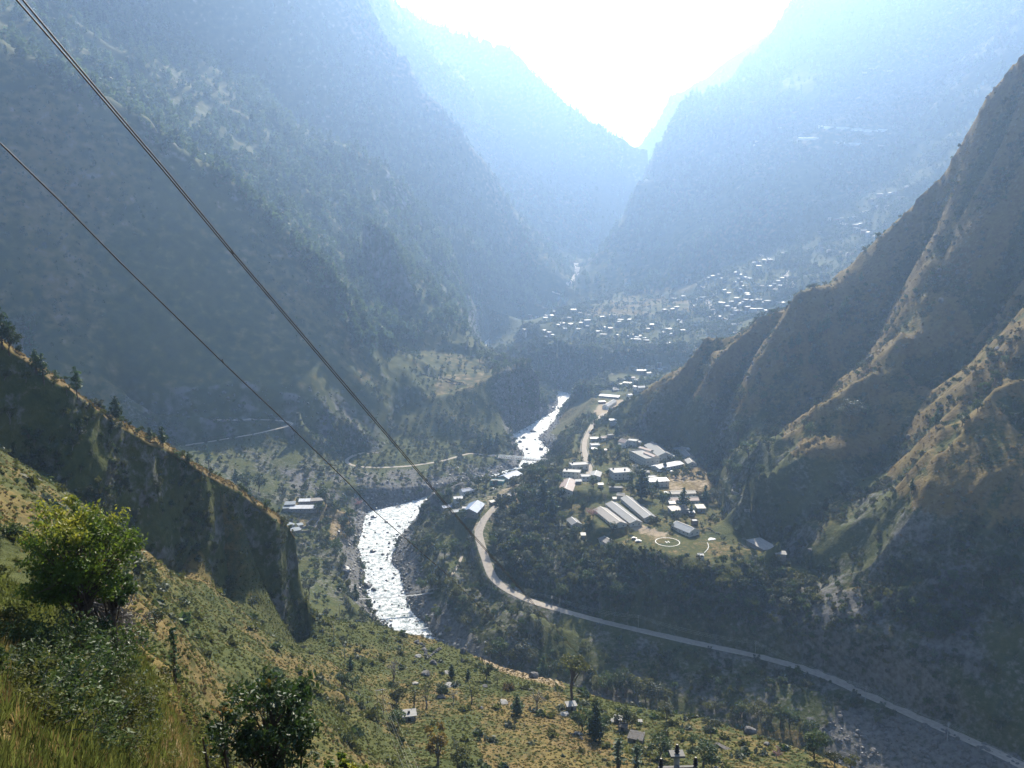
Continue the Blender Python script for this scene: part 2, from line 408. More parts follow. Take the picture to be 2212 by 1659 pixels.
for nm, pts, half, blend in (('main', MAIN_ROAD, 3.6, 5), ('camp', CAMP_ROAD, 3.0, 5), ('west', WEST_ROAD, 2.6, 5), ('lower', LOWER_ROAD, 2.6, 5)):
    D, ZZ = poly_dist(pts, reach=30)
    ROADS.append((nm, pts, half, D, ZZ, blend))
    quiet = np.minimum(quiet, smooth(half, half + 14, D))
DL, ZL = poly_dist(np.array(bank_l)); DR_, ZR = poly_dist(np.array(bank_r))
RIVER_POLY = [tuple(p) for p in bank_l] + [tuple(p) for p in bank_r[::-1]]
in_river = inside(RIVER_POLY)
quiet = np.where(in_river, 0, np.minimum(quiet, smooth(0, 25, np.minimum(DL, DR_)) * 0.8 + 0.2))
UP_POLY = [tuple(p) for p in up_l] + [tuple(p) for p in up_r[::-1]]
in_up = inside(UP_POLY)
PAD_POLYS = {
    'lawn': ([at_level(*p) for p in ((614, 540, 56), (640, 533, 56), (700, 533, 56), (716, 541, 56), (735, 546, 56), (722, 555, 56), (700, 557.5, 56), (665, 551, 56), (640, 546, 56))], 56),
    'camp': ([at_level(*p) for p in ((600, 527, 57.5), (592, 516, 57.5), (620, 500, 57.5), (690, 500, 57.5), (705, 512, 57.5), (700, 527, 57.5))], 57.3),
    'upper': ([at_level(*p) for p in ((560, 488, 58), (574, 462, 58), (590, 446, 58), (670, 444, 58), (704, 462, 58), (706, 490, 58), (640, 497, 58))], 57.8),
    'field': ([at_level(*p) for p in ((593, 413, 50), (598, 405, 50), (612, 400, 50), (640, 399, 50), (634, 410, 50), (622, 416, 50), (606, 421, 50))], 50),
}
for k, (poly, z) in PAD_POLYS.items():
    D, _ = poly_dist(np.array(poly + [poly[0]]), reach=40)
    D = np.where(inside(poly), 0, D)
    t = smooth(0, 9, D)
    HZ = np.where(np.isfinite(D), z + (HZ - z) * t, HZ)
    quiet = np.minimum(quiet, smooth(0, 18, D))

for line, lo, reach in ((LC, 0.22, 34), (EDGE, 0.15, 30)):
    D, _ = poly_dist(np.array([at_range(*q) for q in line]), reach=reach + 5)
    quiet = np.minimum(quiet, lo + (1 - lo) * smooth(reach * 0.5, reach, D))
_cu0 = 512 + FPX * np.tan(GTH)[None] + 0 * GRR
quiet = np.where((_cu0 > 540) & (GRR > 385) & (GRR < 475), quiet * 0.3, quiet)
quiet = np.where((_cu0 > 466) & (_cu0 < 522) & (GRR > 1380) & (GRR < 2400), quiet * 0.25, quiet)
steep = smooth(0.25, 0.9, SL0)
rel = np.zeros(HZ.shape)
cell = GRR * DLR
wx_ = GX + 60 * fbm(GX, GY, 420, 2, 91); wy_ = GY + 60 * fbm(GX, GY, 420, 2, 92)
for lam, amp, sd in ((420, 44, 1), (190, 30, 2), (85, 17, 3), (38, 7.5, 4), (17, 3.0, 5), (8, 1.1, 6), (3.6, 0.4, 7)):
    far = smooth(1.6 * lam, 5.0 * lam, GRR) if lam > 60 else smooth(0.9 * lam, 3.0 * lam, GRR)
    fine = smooth(0.7, 2.0, lam / cell)
    m = far * fine * (0.16 + 0.84 * steep)
    if (m > 0.01).any():
        n = 0.55 * ridged(wx_, wy_, lam, 1, 40 + sd) * 1.6 + 0.45 * (vnoise(GX / lam, GY / lam, 60 + sd) * 2 - 1)
        rel += amp * (1.0 + 0.7 * ((lam < 60) & (lam > 7)) * (GX > 80) * (GRR > 500) * (GRR < 1000)) * m * n
HZ = HZ + rel * quiet
for nm, pts, half, D, ZZ, blend in ROADS:
    t = smooth(half, half + blend, D)
    HZ = np.where(np.isfinite(D), (ZZ - 0.12) + (HZ - ZZ + 0.12) * t, HZ)
for nm, pts, half, D, ZZ, blend in ROADS:
    if nm == 'main':
        rr_ = np.full(HZ.shape, np.inf)
        th_ = np.arctan2(pts[:, 0], pts[:, 1]); k_ = np.argsort(th_)
        rr_ = np.interp(GTH, th_[k_], np.hypot(pts[k_, 0], pts[k_, 1]))[None] + 0 * GRR
        front = np.isfinite(D) & (D > half) & (D < 18) & (GRR < rr_)
        HZ = np.where(front, np.minimum(HZ, ZZ - 0.12 - 0.35 * (D - half)), HZ)
zr = np.where(np.isfinite(DL) & (DL < DR_), ZL, np.where(np.isfinite(DR_), ZR, -6))
HZ = np.where(in_river, np.minimum(HZ, zr - 1.6), HZ)
HZ = np.where(in_up, 29.0, HZ)
# terraced fields on the lower slopes of the far right
FIELD_POLY = [tuple(at_range(*p)) for p in ((585, 312, 1950), (600, 295, 2190), (690, 299, 2050), (740, 256, 2160), (810, 226, 2200), (910, 172, 2320), (1040, 80, 2450), (1060, 200, 1900), (930, 260, 1700), (830, 300, 1700), (730, 325, 1700), (640, 325, 1760))]
HIGH_POLY = [tuple(at_range(*p)) for p in ((740, 165, 2420), (800, 110, 2620), (870, 60, 2800), (960, -10, 3050), (1060, -60, 3100), (1060, 10, 2840), (930, 130, 2500), (860, 170, 2420), (790, 175, 2400))]
terr = inside(FIELD_POLY).astype(float) * 1.0 + inside(HIGH_POLY).astype(float) * 1.0
tstep = 5.5
tz = HZ / tstep + 0.5 * fbm(GX, GY, 160, 2, 77)
TERR = (np.floor(tz) + smooth(0.0, 0.32, tz - np.floor(tz)) - 0.5 * fbm(GX, GY, 160, 2, 77)) * tstep
HZ = np.where(terr > 0, TERR * 0.8 + HZ * 0.2, HZ)

SL = slope_of(HZ)

def ground(x, y):
    """height of the ground (and its slope) at world points"""
    x = np.asarray(x, float); y = np.asarray(y, float)
    ft = np.clip((np.arctan2(x, y) - TH0) / DTH, 0, NT - 1.001)
    fr = np.clip((np.log(np.maximum(np.hypot(x, y), R0)) - LR0) / DLR, 0, NR - 1.001)
    i = fr.astype(int); j = ft.astype(int); a = fr - i; b = ft - j
    return HZ[i, j] * (1 - a) * (1 - b) + HZ[i + 1, j] * a * (1 - b) + HZ[i, j + 1] * (1 - a) * b + HZ[i + 1, j + 1] * a * b

def gslope(x, y):
    ft = np.clip(np.rint((np.arctan2(x, y) - TH0) / DTH), 0, NT - 1).astype(int)
    fr = np.clip(np.rint((np.log(np.maximum(np.hypot(x, y), R0)) - LR0) / DLR), 0, NR - 1).astype(int)
    return SL[fr, ft]

def hit(u, v, rmin=6.0, lift=0.0):
    """first ground point met along a direction from the lens"""
    d = ray(u, v)
    h = math.hypot(d[0], d[1])
    lr = np.linspace(math.log(rmin), LR1 - 0.01, 4000)
    r = np.exp(lr)
    x = d[0] / h * r; y = d[1] / h * r; z = CAM_Z + d[2] / h * r
    g = ground(x, y) + lift
    k = np.nonzero(g > z)[0]
    k = k[0] if len(k) else len(r) - 1
    if k > 0:
        a, b = z[k - 1] - g[k - 1], g[k] - z[k]
        t = a / (a + b + 1e-9)
        rr = r[k - 1] + (r[k] - r[k - 1]) * t
    else:
        rr = r[0]
    X, Y = d[0] / h * rr, d[1] / h * rr
    return np.array([X, Y, float(ground(X, Y))])

# how every node of the ground lies in the view (only to look up where things grow and what covers them)
_dz = HZ - CAM_Z
_dep = GY * CP + _dz * SP
PU = 512 + FPX * GX / np.maximum(_dep, 0.1)
PV = 384 - FPX * (_dz * CP - GY * SP) / np.maximum(_dep, 0.1)
_el = _dz / GRR
_run = np.maximum.accumulate(_el, axis=0)
SEEN = _el >= _run - 0.012 - 4.0 / GRR

def px(poly, r0=0, r1=1e9):
    return inside([(a, b) for a, b in poly], PU, PV) & (GRR >= r0) & (GRR <= r1)

def blur(A, n=2):
    for _ in range(n):
        P_ = np.pad(A, 1, mode='edge')
        A = (P_[:-2, 1:-1] + P_[2:, 1:-1] + P_[1:-1, :-2] + P_[1:-1, 2:] + A) / 5.0
    return A
# ------------------------------------------------------------------ materials
def new_mat(name):
    m = bpy.data.materials.new(name)
    m.use_nodes = True
    nt = m.node_tree
    for n in list(nt.nodes):
        nt.nodes.remove(n)
    out = nt.nodes.new('ShaderNodeOutputMaterial')
    b = nt.nodes.new('ShaderNodeBsdfPrincipled')
    nt.links.new(b.outputs[0], out.inputs[0])
    return m, nt, b, out

def N(nt, kind, **kw):
    n = nt.nodes.new(kind)
    for k, v in kw.items():
        setattr(n, k, v)
    return n

def mix_rgb(nt, fac, a, b, blend='MIX'):
    n = nt.nodes.new('ShaderNodeMix'); n.data_type = 'RGBA'; n.blend_type = blend
    for sock, val in ((n.inputs[0], fac), (n.inputs[6], a), (n.inputs[7], b)):
        if hasattr(val, 'is_output'):
            nt.links.new(val, sock)
        elif isinstance(val, (int, float)):
            sock.default_value = val
        else:
            sock.default_value = (*val, 1)
    return n.outputs[2]

def noise(nt, scale, detail=4, rough=0.55, coord=None, dim='3D'):
    n = nt.nodes.new('ShaderNodeTexNoise'); n.noise_dimensions = dim
    n.inputs['Scale'].default_value = scale; n.inputs['Detail'].default_value = detail; n.inputs['Roughness'].default_value = rough
    if coord is not None:
        nt.links.new(coord, n.inputs['Vector'])
    return n.outputs[0]

def ramp(nt, fac, *stops):
    n = nt.nodes.new('ShaderNodeValToRGB')
    while len(n.color_ramp.elements) < len(stops):
        n.color_ramp.elements.new(0.5)
    for e, (p, c) in zip(n.color_ramp.elements, stops):
        e.position = p
        e.color = (c, c, c, 1) if isinstance(c, (int, float)) else (*c, 1)
    nt.links.new(fac, n.inputs[0])
    return n.outputs[0]

def bump(nt, bsdf, height, strength=0.5, dist=1.0):
    n = nt.nodes.new('ShaderNodeBump')
    n.inputs['Strength'].default_value = strength; n.inputs['Distance'].default_value = dist
    nt.links.new(height, n.inputs['Height']); nt.links.new(n.outputs[0], bsdf.inputs['Normal'])

def simple_mat(name, color, rough=0.8, var=0.25, scale=1.5, bump_s=0.0, metal=0.0, spec=0.3, color2=None):
    m, nt, b, out = new_mat(name)
    tc = N(nt, 'ShaderNodeTexCoord')
    n = noise(nt, scale, 5, 0.6, tc.outputs['Object'])
    c2 = color2 if color2 is not None else tuple(min(1, c * (1 + var)) for c in color)
    f = ramp(nt, n, (0.3, 0.0), (0.7, 1.0))
    nt.links.new(mix_rgb(nt, f, tuple(c * (1 - var) for c in color), c2), b.inputs['Base Color'])
    b.inputs['Roughness'].default_value = rough
    b.inputs['Metallic'].default_value = metal
    b.inputs['Specular IOR Level'].default_value = spec
    if bump_s:
        bump(nt, b, n, bump_s, 0.2)
    return m

# ground: green scrub / dry grass / rock / soil, in shares painted per vertex by what grows there
def ground_mat(name='ground', k=1.0):
    m, nt, b, out = new_mat(name)
    tc = N(nt, 'ShaderNodeTexCoord'); co = tc.outputs['Object']
    at = N(nt, 'ShaderNodeVertexColor', layer_name='cover')
    sep = N(nt, 'ShaderNodeSeparateColor'); nt.links.new(at.outputs[0], sep.inputs[0])
    n1 = noise(nt, 0.35 * k, 6, 0.65 if k == 1 else 0.5, co); n2 = noise(nt, 0.06 * k, 6, 0.6, co); n3 = noise(nt, 2.5, 4, 0.6, co)
    green = mix_rgb(nt, ramp(nt, n1, (0.35, 0.0), (0.7, 1.0)), (0.030, 0.043, 0.013), (0.075, 0.083, 0.023))
    green = mix_rgb(nt, ramp(nt, n2, (0.4, 0.0), (0.7, 0.6)), green, (0.09, 0.085, 0.026))
    dry = mix_rgb(nt, ramp(nt, n1, (0.3, 0.0), (0.72, 1.0)), (0.085, 0.060, 0.024), (0.17, 0.122, 0.048))
    dry = mix_rgb(nt, ramp(nt, n2, (0.42, 0.0), (0.66, 0.7)), dry, (0.145, 0.115, 0.036))
    rock = mix_rgb(nt, ramp(nt, n1, (0.3, 0.0), (0.7, 1.0)), (0.06, 0.06, 0.058), (0.17, 0.163, 0.152))
    soil = mix_rgb(nt, ramp(nt, n3, (0.3, 0.0), (0.7, 1.0)), (0.26, 0.20, 0.13), (0.38, 0.31, 0.22))
    def share(sock, w=0.35):
        a = N(nt, 'ShaderNodeMath', operation='SUBTRACT'); nt.links.new(n1, a.inputs[0]); a.inputs[1].default_value = 0.5
        c = N(nt, 'ShaderNodeMath', operation='MULTIPLY_ADD'); nt.links.new(a.outputs[0], c.inputs[0]); c.inputs[1].default_value = 1.6; nt.links.new(sock, c.inputs[2])
        return ramp(nt, c.outputs[0], (0.5 - w / 2, 0.0), (0.5 + w / 2, 1.0))
    c = mix_rgb(nt, share(sep.outputs[1]), green, dry)
    c = mix_rgb(nt, share(sep.outputs[0]), c, rock)
    c = mix_rgb(nt, share(sep.outputs[2]), c, soil)
    nt.links.new(c, b.inputs['Base Color'])
    b.inputs['Roughness'].default_value = 0.95
    b.inputs['Specular IOR Level'].default_value = 0.1
    bump(nt, b, n1, 0.8 if k == 1 else 0.3, 1.2 / k ** 0.5)
    return m
M_GROUND = ground_mat()
M_FAR = ground_mat('far_ground', 0.22)

def water_mat():
    m, nt, b, out = new_mat('river_water')
    tc = N(nt, 'ShaderNodeTexCoord'); co = tc.outputs['Object']
    n1 = noise(nt, 0.28, 6, 0.7, co); n2 = noise(nt, 1.3, 5, 0.65, co)
    mf = N(nt, 'ShaderNodeMath', operation='MULTIPLY_ADD'); nt.links.new(n2, mf.inputs[0]); mf.inputs[1].default_value = 0.5; nt.links.new(n1, mf.inputs[2])
    foam = ramp(nt, mf.outputs[0], (0.66, 0.0), (0.82, 1.0))
    nt.links.new(mix_rgb(nt, foam, (0.16, 0.21, 0.21), (0.78, 0.80, 0.80)), b.inputs['Base Color'])
    b.inputs['Roughness'].default_value = 0.42
    b.inputs['IOR'].default_value = 1.333
    h = N(nt, 'ShaderNodeMath', operation='ADD'); nt.links.new(n1, h.inputs[0]); nt.links.new(n2, h.inputs[1])
    bump(nt, b, h.outputs[0], 1.0, 0.9)
    return m
M_WATER = water_mat()

# ------------------------------------------------------------------ object helpers
def link(o, parent=None):
    COL.objects.link(o)
    if parent is not None:
        o.parent = parent
    return o

def props(o, label=None, cat=None, group=None, kind=None):
    if label: o['label'] = label
    if cat: o['category'] = cat
    if group: o['group'] = group
    if kind: o['kind'] = kind
    return o

def mesh_from(name, verts, faces, mats, smooth_=False, mat_idx=None):
    me = bpy.data.meshes.new(name)
    if isinstance(verts, np.ndarray):
        verts = verts.tolist()
    me.from_pydata(verts, [], faces if isinstance(faces, list) else faces.tolist())
    for m in (mats if isinstance(mats, (list, tuple)) else [mats]):
        me.materials.append(m)
    if mat_idx is not None:
        me.polygons.foreach_set('material_index', np.asarray(mat_idx, np.int32))
    if smooth_:
        me.polygons.foreach_set('use_smooth', np.ones(len(me.polygons), bool))
    me.update()
    return me

def grid_mesh(name, V, quads, mat):
    me = bpy.data.meshes.new(name)
    me.vertices.add(len(V)); me.vertices.foreach_set('co', V.astype(np.float32).ravel())
    nq = len(quads)
    me.loops.add(nq * 4); me.loops.foreach_set('vertex_index', quads.astype(np.int32).ravel())
    me.polygons.add(nq)
    me.polygons.foreach_set('loop_start', np.arange(0, nq * 4, 4, dtype=np.int32))
    me.polygons.foreach_set('use_smooth', np.ones(nq, bool))
    me.materials.append(mat)
    me.update(calc_edges=True)
    return me

def empty(name, loc=(0, 0, 0), rz=0.0):
    o = bpy.data.objects.new(name, None)
    o.location = loc; o.rotation_euler = (0, 0, rz)
    o.empty_display_size = 0.5
    COL.objects.link(o)
    return o

def obj(name, me, parent=None, loc=None, rz=None):
    o = bpy.data.objects.new(name, me)
    if loc is not None: o.location = loc
    if rz is not None: o.rotation_euler = (0, 0, rz)
    return link(o, parent)
# ------------------------------------------------------------------ what covers the ground (shares: rock, dry grass, bare soil) and where trees and scrub grow
CONC = blur(HZ, 14) - HZ                      # > 0 in gullies, < 0 on crests
CONC = CONC / np.maximum(0.6, 0.006 * GRR)
CONC = np.clip(CONC, -1, 1)
B1 = fbm(GX, GY, 130, 4, 201); B2 = fbm(GX, GY, 40, 3, 207); B3 = fbm(GX, GY, 14, 3, 213)
_cu = GTH[None] + 0 * GRR
def _line(line):
    w = np.array([at_range(*q) for q in line]); t = np.arctan2(w[:, 0], w[:, 1]); k = np.argsort(t)
    return np.interp(_cu, t[k], np.hypot(w[k, 0], w[k, 1]))
_lf = _line(LF); _lc = _line(LC[:-1]); _ed = _line(EDGE); _tmax = float(np.arctan2(*at_range(*LF[-1])[:2]))
NEAR_OLD = px([(-400, 330), (0, 462), (72, 491), (135, 538), (221, 595), (295, 642), (312, 608), (337, 618), (433, 637), (500, 664), (598, 694), (700, 714), (800, 746), (872, 774), (1300, 1000), (1300, 3000), (-800, 3000)], 0, 385)
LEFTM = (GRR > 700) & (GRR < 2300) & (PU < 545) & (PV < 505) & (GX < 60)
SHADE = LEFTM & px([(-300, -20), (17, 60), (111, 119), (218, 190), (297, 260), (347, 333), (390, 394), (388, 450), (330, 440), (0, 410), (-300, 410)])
NEAR = np.where(_cu < _tmax, GRR < _lf + 1.0, GRR < _ed + 4.0)
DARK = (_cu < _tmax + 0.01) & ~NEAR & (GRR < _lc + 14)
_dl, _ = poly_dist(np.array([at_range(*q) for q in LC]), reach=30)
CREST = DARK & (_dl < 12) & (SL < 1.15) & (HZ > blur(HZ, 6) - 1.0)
BROWN = px([(1300, -300), (1024, 50), (950, 140), (872, 248), (785, 308), (737, 333), (674, 360), (635, 399), (612, 430), (650, 440), (690, 456), (720, 478), (728, 522), (750, 548), (800, 562), (830, 590), (900, 650), (1300, 720)], 440, 1060)
ROCKY = px([(760, 600), (830, 590), (905, 590), (960, 560), (1300, 500), (1300, 900), (1000, 735), (880, 690), (800, 655), (750, 640)], 400, 560)
FARM = GRR > 2150
RIGHTM = (GRR > 1850) & (GX > 250)
PLATEAU = (GRR > 1450) & (GRR < 2320) & (inside(FIELD_POLY) | px([(505, 352), (560, 308), (600, 290), (700, 296), (740, 255), (900, 170), (930, 200), (860, 262), (740, 336), (690, 348), (540, 348)], 1450, 2400))
CAMPZ = px([(555, 465), (585, 425), (640, 436), (700, 458), (724, 486), (722, 520), (745, 545), (780, 558), (700, 562), (640, 550), (590, 545), (560, 520), (545, 495)], 500, 900)
CLUMP = px([(512, 484), (545, 468), (562, 478), (560, 512), (535, 562), (500, 578), (490, 548), (497, 515)], 480, 800)
TOWN = px([(596, 424), (598, 402), (608, 376), (640, 356), (700, 346), (700, 364), (655, 395), (630, 424)], 985, 1460)
dist_bank = np.minimum(DL, DR_)

dry = np.clip(0.34 + 0.42 * B1 + 0.30 * B2 - 0.20 * CONC, 0, 1)
rock = np.clip(0.10 + 0.5 * smooth(1.1, 2.2, SL) + 0.2 * B2, 0, 1) * (GRR > 120)
soil = np.zeros(HZ.shape)
rock = np.where(NEAR, 0.0, rock)
dry = np.where(NEAR, np.clip(0.24 + 0.8 * B2 + 0.35 * B3 + 0.45 * B1, 0.0, 1), dry)
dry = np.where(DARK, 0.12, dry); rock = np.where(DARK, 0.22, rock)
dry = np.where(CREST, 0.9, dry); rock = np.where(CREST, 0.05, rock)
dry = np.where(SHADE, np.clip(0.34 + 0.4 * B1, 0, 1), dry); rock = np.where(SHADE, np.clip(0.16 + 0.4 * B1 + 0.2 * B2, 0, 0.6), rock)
dry = np.where(BROWN, np.clip(0.68 - 1.1 * CONC + 0.45 * B1 + 0.4 * B2, 0, 1), dry); rock = np.where(BROWN, np.clip(0.08 + 0.35 * B2, 0, 1) * smooth(0.8, 1.6, SL), rock)
rock = np.where(ROCKY, np.clip(0.16 + 0.7 * B2, 0, 1), rock); dry = np.where(ROCKY, 0.2 + 0.3 * B2, dry)
scree = px([(250, 380), (360, 395), (392, 430), (380, 455), (120, 418), (110, 395)], 780, 960)
rock = np.where(scree, np.clip(0.36 + 0.6 * B3, 0, 1), rock)
cutbank = px([(280, 468), (345, 474), (430, 468), (480, 462), (500, 480), (425, 503), (370, 508), (280, 486)], 700, 900)
rock = np.where(cutbank, np.clip(0.40 + 0.6 * B3, 0, 1), rock); soil = np.where(cutbank, 0.12, soil)
rock = np.where((dist_bank < 16) | in_river, np.maximum(rock, 0.95 - 0.03 * np.minimum(dist_bank, 30)), rock)
gravel = px([(840, 705), (900, 715), (1060, 770), (1060, 830), (840, 775), (815, 735)], 330, 440)
rock = np.where(gravel, 0.7, rock)
dry = np.where(PLATEAU, np.clip(0.14 + 0.5 * B2 + 0.3 * B1, 0, 1), dry); rock = np.where(PLATEAU, 0.0, rock)
dry = np.where(inside(HIGH_POLY), np.clip(0.62 + 0.5 * B2, 0, 1), dry)
yellow = px([(590, 305), (640, 293), (690, 300), (700, 312), (620, 318), (585, 316)], 1800, 2250); dry = np.where(yellow, np.clip(0.5 + 0.6 * B3 + 0.4 * B2, 0, 1), dry)
dry = np.where(LEFTM & ~SHADE, dry * np.where(HZ > 110, 0.45, 0.6), dry)
dry = np.where((GRR > 2300) & (GX > 300), dry * 0.6, dry)
lowbank = (GRR > 395) & (GRR < 500) & (_cu > 500) & ~NEAR & ~gravel & (C0 if False else True)
dry = np.where(lowbank & ~BROWN, 0.06, dry); rock = np.where(lowbank & ~BROWN & ~ROCKY, np.clip(0.05 + 0.4 * B2, 0, 0.5), rock)
behind = (_cu < 330) & (GRR > 420) & (GRR < 860) & (HZ < 110)
dry = np.where(behind, np.clip(0.12 + 0.5 * B2, 0, 1), dry); rock = np.where(behind, np.clip(rock + 0.25 + 0.4 * B3, 0, 0.7), rock)
rock = np.where((GRR > 1900) & ~PLATEAU, rock * 0.3, rock); rock = np.where(SHADE & ~scree, rock * 0.5, rock)
leftflat = (GRR > 700) & (GRR < 1000) & (HZ < 95) & (_cu < 530) & ~DARK
dry = np.where(leftflat, np.clip(0.05 + 0.5 * B2, 0, 1), dry)
steepg = (SL > 1.5) & ~BROWN & (GRR > 395) & (GRR < 700)
dry = np.where(steepg, 0.15, dry); rock = np.where(steepg & ~DARK, 0.22 + 0.5 * smooth(2.0, 4.0, SL), rock)
def pad_mask(k): return inside(PAD_POLYS[k][0])
dry = np.where(CAMPZ, 0.35 + 0.4 * B3, dry); rock = np.where(CAMPZ, 0.0, rock)
dry = np.where(pad_mask('lawn'), np.clip(0.45 + 0.5 * B3, 0, 1), dry); rock = np.where(pad_mask('lawn'), 0, rock); soil = np.where(pad_mask('lawn'), 0.18 + 0.3 * B3, soil)
parade = px([(684, 470), (706, 466), (712, 490), (690, 496), (668, 492), (668, 478)], 600, 800); dry = np.where(parade, 1.0, dry); soil = np.where(parade, 0.45 + 0.3 * B3, soil)
yard = px([(624, 527), (641, 524), (668, 533), (664, 537), (640, 533)], 500, 650); soil = np.where(yard, 0.75, soil)
soil = np.where(pad_mask('field'), 0.85, soil); rock = np.where(pad_mask('field'), 0, rock)
village_track = px([(470, 505), (545, 468), (556, 478), (500, 515), (485, 545), (470, 530)], 560, 760); soil = np.where(village_track, 0.40 + 0.5 * B3, soil)
for (poly, r0, r1, dv, sv) in (
    ([(428, 655), (445, 650), (482, 664), (476, 678), (440, 674)], 280, 400, 0.0, 0.0),       # bright crop patch
    ([(470, 655), (500, 657), (560, 676), (566, 690), (500, 672)], 260, 400, 1.0, 0.5),
    ([(500, 700), (560, 690), (600, 740), (590, 775), (490, 780), (470, 730)], 200, 320, 0.62, 0.03),
    ([(600, 720), (700, 722), (800, 752), (840, 775), (640, 775)], 200, 320, 0.38, 0.02),
    ([(160, 690), (176, 690), (190, 740), (200, 775), (150, 790), (160, 735)], 20, 90, 1.0, 0.25),
    ([(-100, 600), (20, 620), (60, 730), (50, 800), (-100, 800)], 6, 60, 0.4, 0.02),
    ([(290, 498), (330, 500), (335, 520), (300, 530)], 600, 760, 0.6, 0.3), ([(330, 512), (352, 510), (350, 535), (330, 540)], 560, 760, 1.0, 0.45),
    ([(440, 372), (500, 375), (470, 390), (430, 396)], 1000, 1250, 0.5, 0.25)):
    mk = px(poly, r0, r1)
    dry = np.where(mk, dv + 0.25 * B3 * (dv > 0), dry); soil = np.where(mk, sv, soil); rock = np.where(mk, 0.0, rock)
C_ROCK, C_DRY, C_SOIL = blur(np.clip(rock, 0, 1), 1), blur(np.clip(dry, 0, 1), 1), blur(np.clip(soil, 0, 1), 1)

HZ_TOP = HZ.copy()
HZ = np.where((_dl < 26) & DARK, HZ - 5.0 * smooth(26, 12, _dl), HZ)
# ground sheet, cut into the landforms one can tell apart
VERTS = np.stack([GX, GY, HZ], -1).reshape(-1, 3)
COVER = np.stack([C_ROCK, C_DRY, C_SOIL, np.ones(HZ.shape)], -1).reshape(-1, 4).astype(np.float32)
IDX = np.arange(NR * NT).reshape(NR, NT)
QUADS = np.stack([IDX[:-1, :-1], IDX[:-1, 1:], IDX[1:, 1:], IDX[1:, :-1]], -1).reshape(-1, 4)
def region_grid():
    """0 valley ground, 1 near hillside, 2 dark ridge, 3 left mountain, 4 brown hill, 5 far right mountain, 6.. far ridges"""
    reg = np.zeros(HZ.shape, int)
    cu = 512 + FPX * np.tan(GTH)[None] + 0 * GRR      # column at mid height
    edge_u = [-400, 300, 337, 433, 500, 598, 700, 800, 872, 1050, 1300]; edge_r = [395, 395, 400, 390, 368, 326, 305, 280, 264, 236, 220]
    reg[GRR < np.interp(cu, edge_u, edge_r)] = 1
    fu = [p[0] for p in LF]; fr = [p[2] for p in LF]
    reg[(cu < 318) & (GRR > np.interp(cu, fu, fr) - 1) & (GRR < 430)] = 2
    toe_u = [-400, 0, 126, 260, 330, 392, 420, 470, 520, 545, 560]; toe_r = [885, 885, 880, 872, 890, 930, 1010, 1060, 1180, 1230, 9000]
    reg[(GRR > np.interp(cu, toe_u, toe_r)) & (GRR < 2260) & (cu < 556) & ~((cu > 470) & (GRR > 1400) & (HZ < 100))] = 3
    toe_u = [600, 616, 640, 690, 715, 722, 745, 790, 830, 900, 1000, 1300]; toe_r = [9000, 890, 860, 790, 740, 640, 590, 556, 520, 470, 445, 445]
    top_u = [600, 622, 640, 740, 860, 930, 1024, 1300]; top_r = [900, 930, 960, 1050, 1050, 1050, 1040, 1040]
    reg[(GRR > np.interp(cu, toe_u, toe_r)) & (GRR < np.interp(cu, top_u, top_r)) & (cu > 610)] = 4
    back_u = [560, 610, 690, 735, 900, 1040, 1300]; back_r = [2250, 2180, 2110, 2160, 2300, 2440, 2500]
    reg[(GRR > np.interp(cu, back_u, back_r)) & (cu > 560) & (GRR < 3050)] = 5
    reg[(GRR >= 2260) & (cu <= 584) & (GRR < 2760)] = 6
    reg[(GRR >= 2760) & (cu <= 600)] = 7
    reg[(GRR >= 3320)] = 8
    reg[(GRR >= 3050) & (reg == 5)] = 8
    return reg
REG = region_grid()
RC = REG[:-1, :-1]
REGION_NAMES = ['ground', 'hillside', 'hill', 'mountain', 'hill', 'mountain', 'mountain', 'mountain', 'mountain']
REGION_LABELS = [None, 'near grassy hillside falling to a meadow terrace', 'dark cliff-faced ridge with a dry grass crest and pines', 'steep left mountain with a forested flank and a shaded face', 'brown grassy spurred hill right of the camp',
                 'hazy terraced mountain behind the right-hand village', 'hazy blue cliff ridge on the far left', 'paler ridge behind the cliff ridge', 'palest ridges at the end of the valley']
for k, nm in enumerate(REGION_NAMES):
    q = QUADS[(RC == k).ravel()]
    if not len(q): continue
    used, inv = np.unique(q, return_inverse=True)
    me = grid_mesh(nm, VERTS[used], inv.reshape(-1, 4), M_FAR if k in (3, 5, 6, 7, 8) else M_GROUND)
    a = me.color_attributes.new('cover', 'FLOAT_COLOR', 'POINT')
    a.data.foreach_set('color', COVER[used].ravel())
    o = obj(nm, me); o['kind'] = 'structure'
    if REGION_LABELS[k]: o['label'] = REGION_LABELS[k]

def ribbon(name, L, Rr, lift, mat, n=6, sub=4, ext=0.06):
    L = np.array(L); Rr = np.array(Rr)
    def res(A):
        k = np.linspace(0, len(A) - 1, (len(A) - 1) * sub + 1)
        i = np.clip(k.astype(int), 0, len(A) - 2); f = (k - i)[:, None]
        return A[i] * (1 - f) + A[i + 1] * f
    L = res(L); Rr = res(Rr)
    V = np.stack([L + (Rr - L) * t for t in np.linspace(-ext, 1 + ext, n)], 1)
    V[..., 2] += lift
    m = len(L)
    I = np.arange(m * n).reshape(m, n)
    q = np.stack([I[:-1, :-1], I[:-1, 1:], I[1:, 1:], I[1:, :-1]], -1).reshape(-1, 4)
    return grid_mesh(name, V.reshape(-1, 3), q, mat)
river = obj('river', ribbon('river', bank_l, bank_r, 0.0, M_WATER)); river['kind'] = 'structure'
river2 = obj('river', ribbon('river', up_l, up_r, 0.5, M_WATER)); river2['kind'] = 'structure'

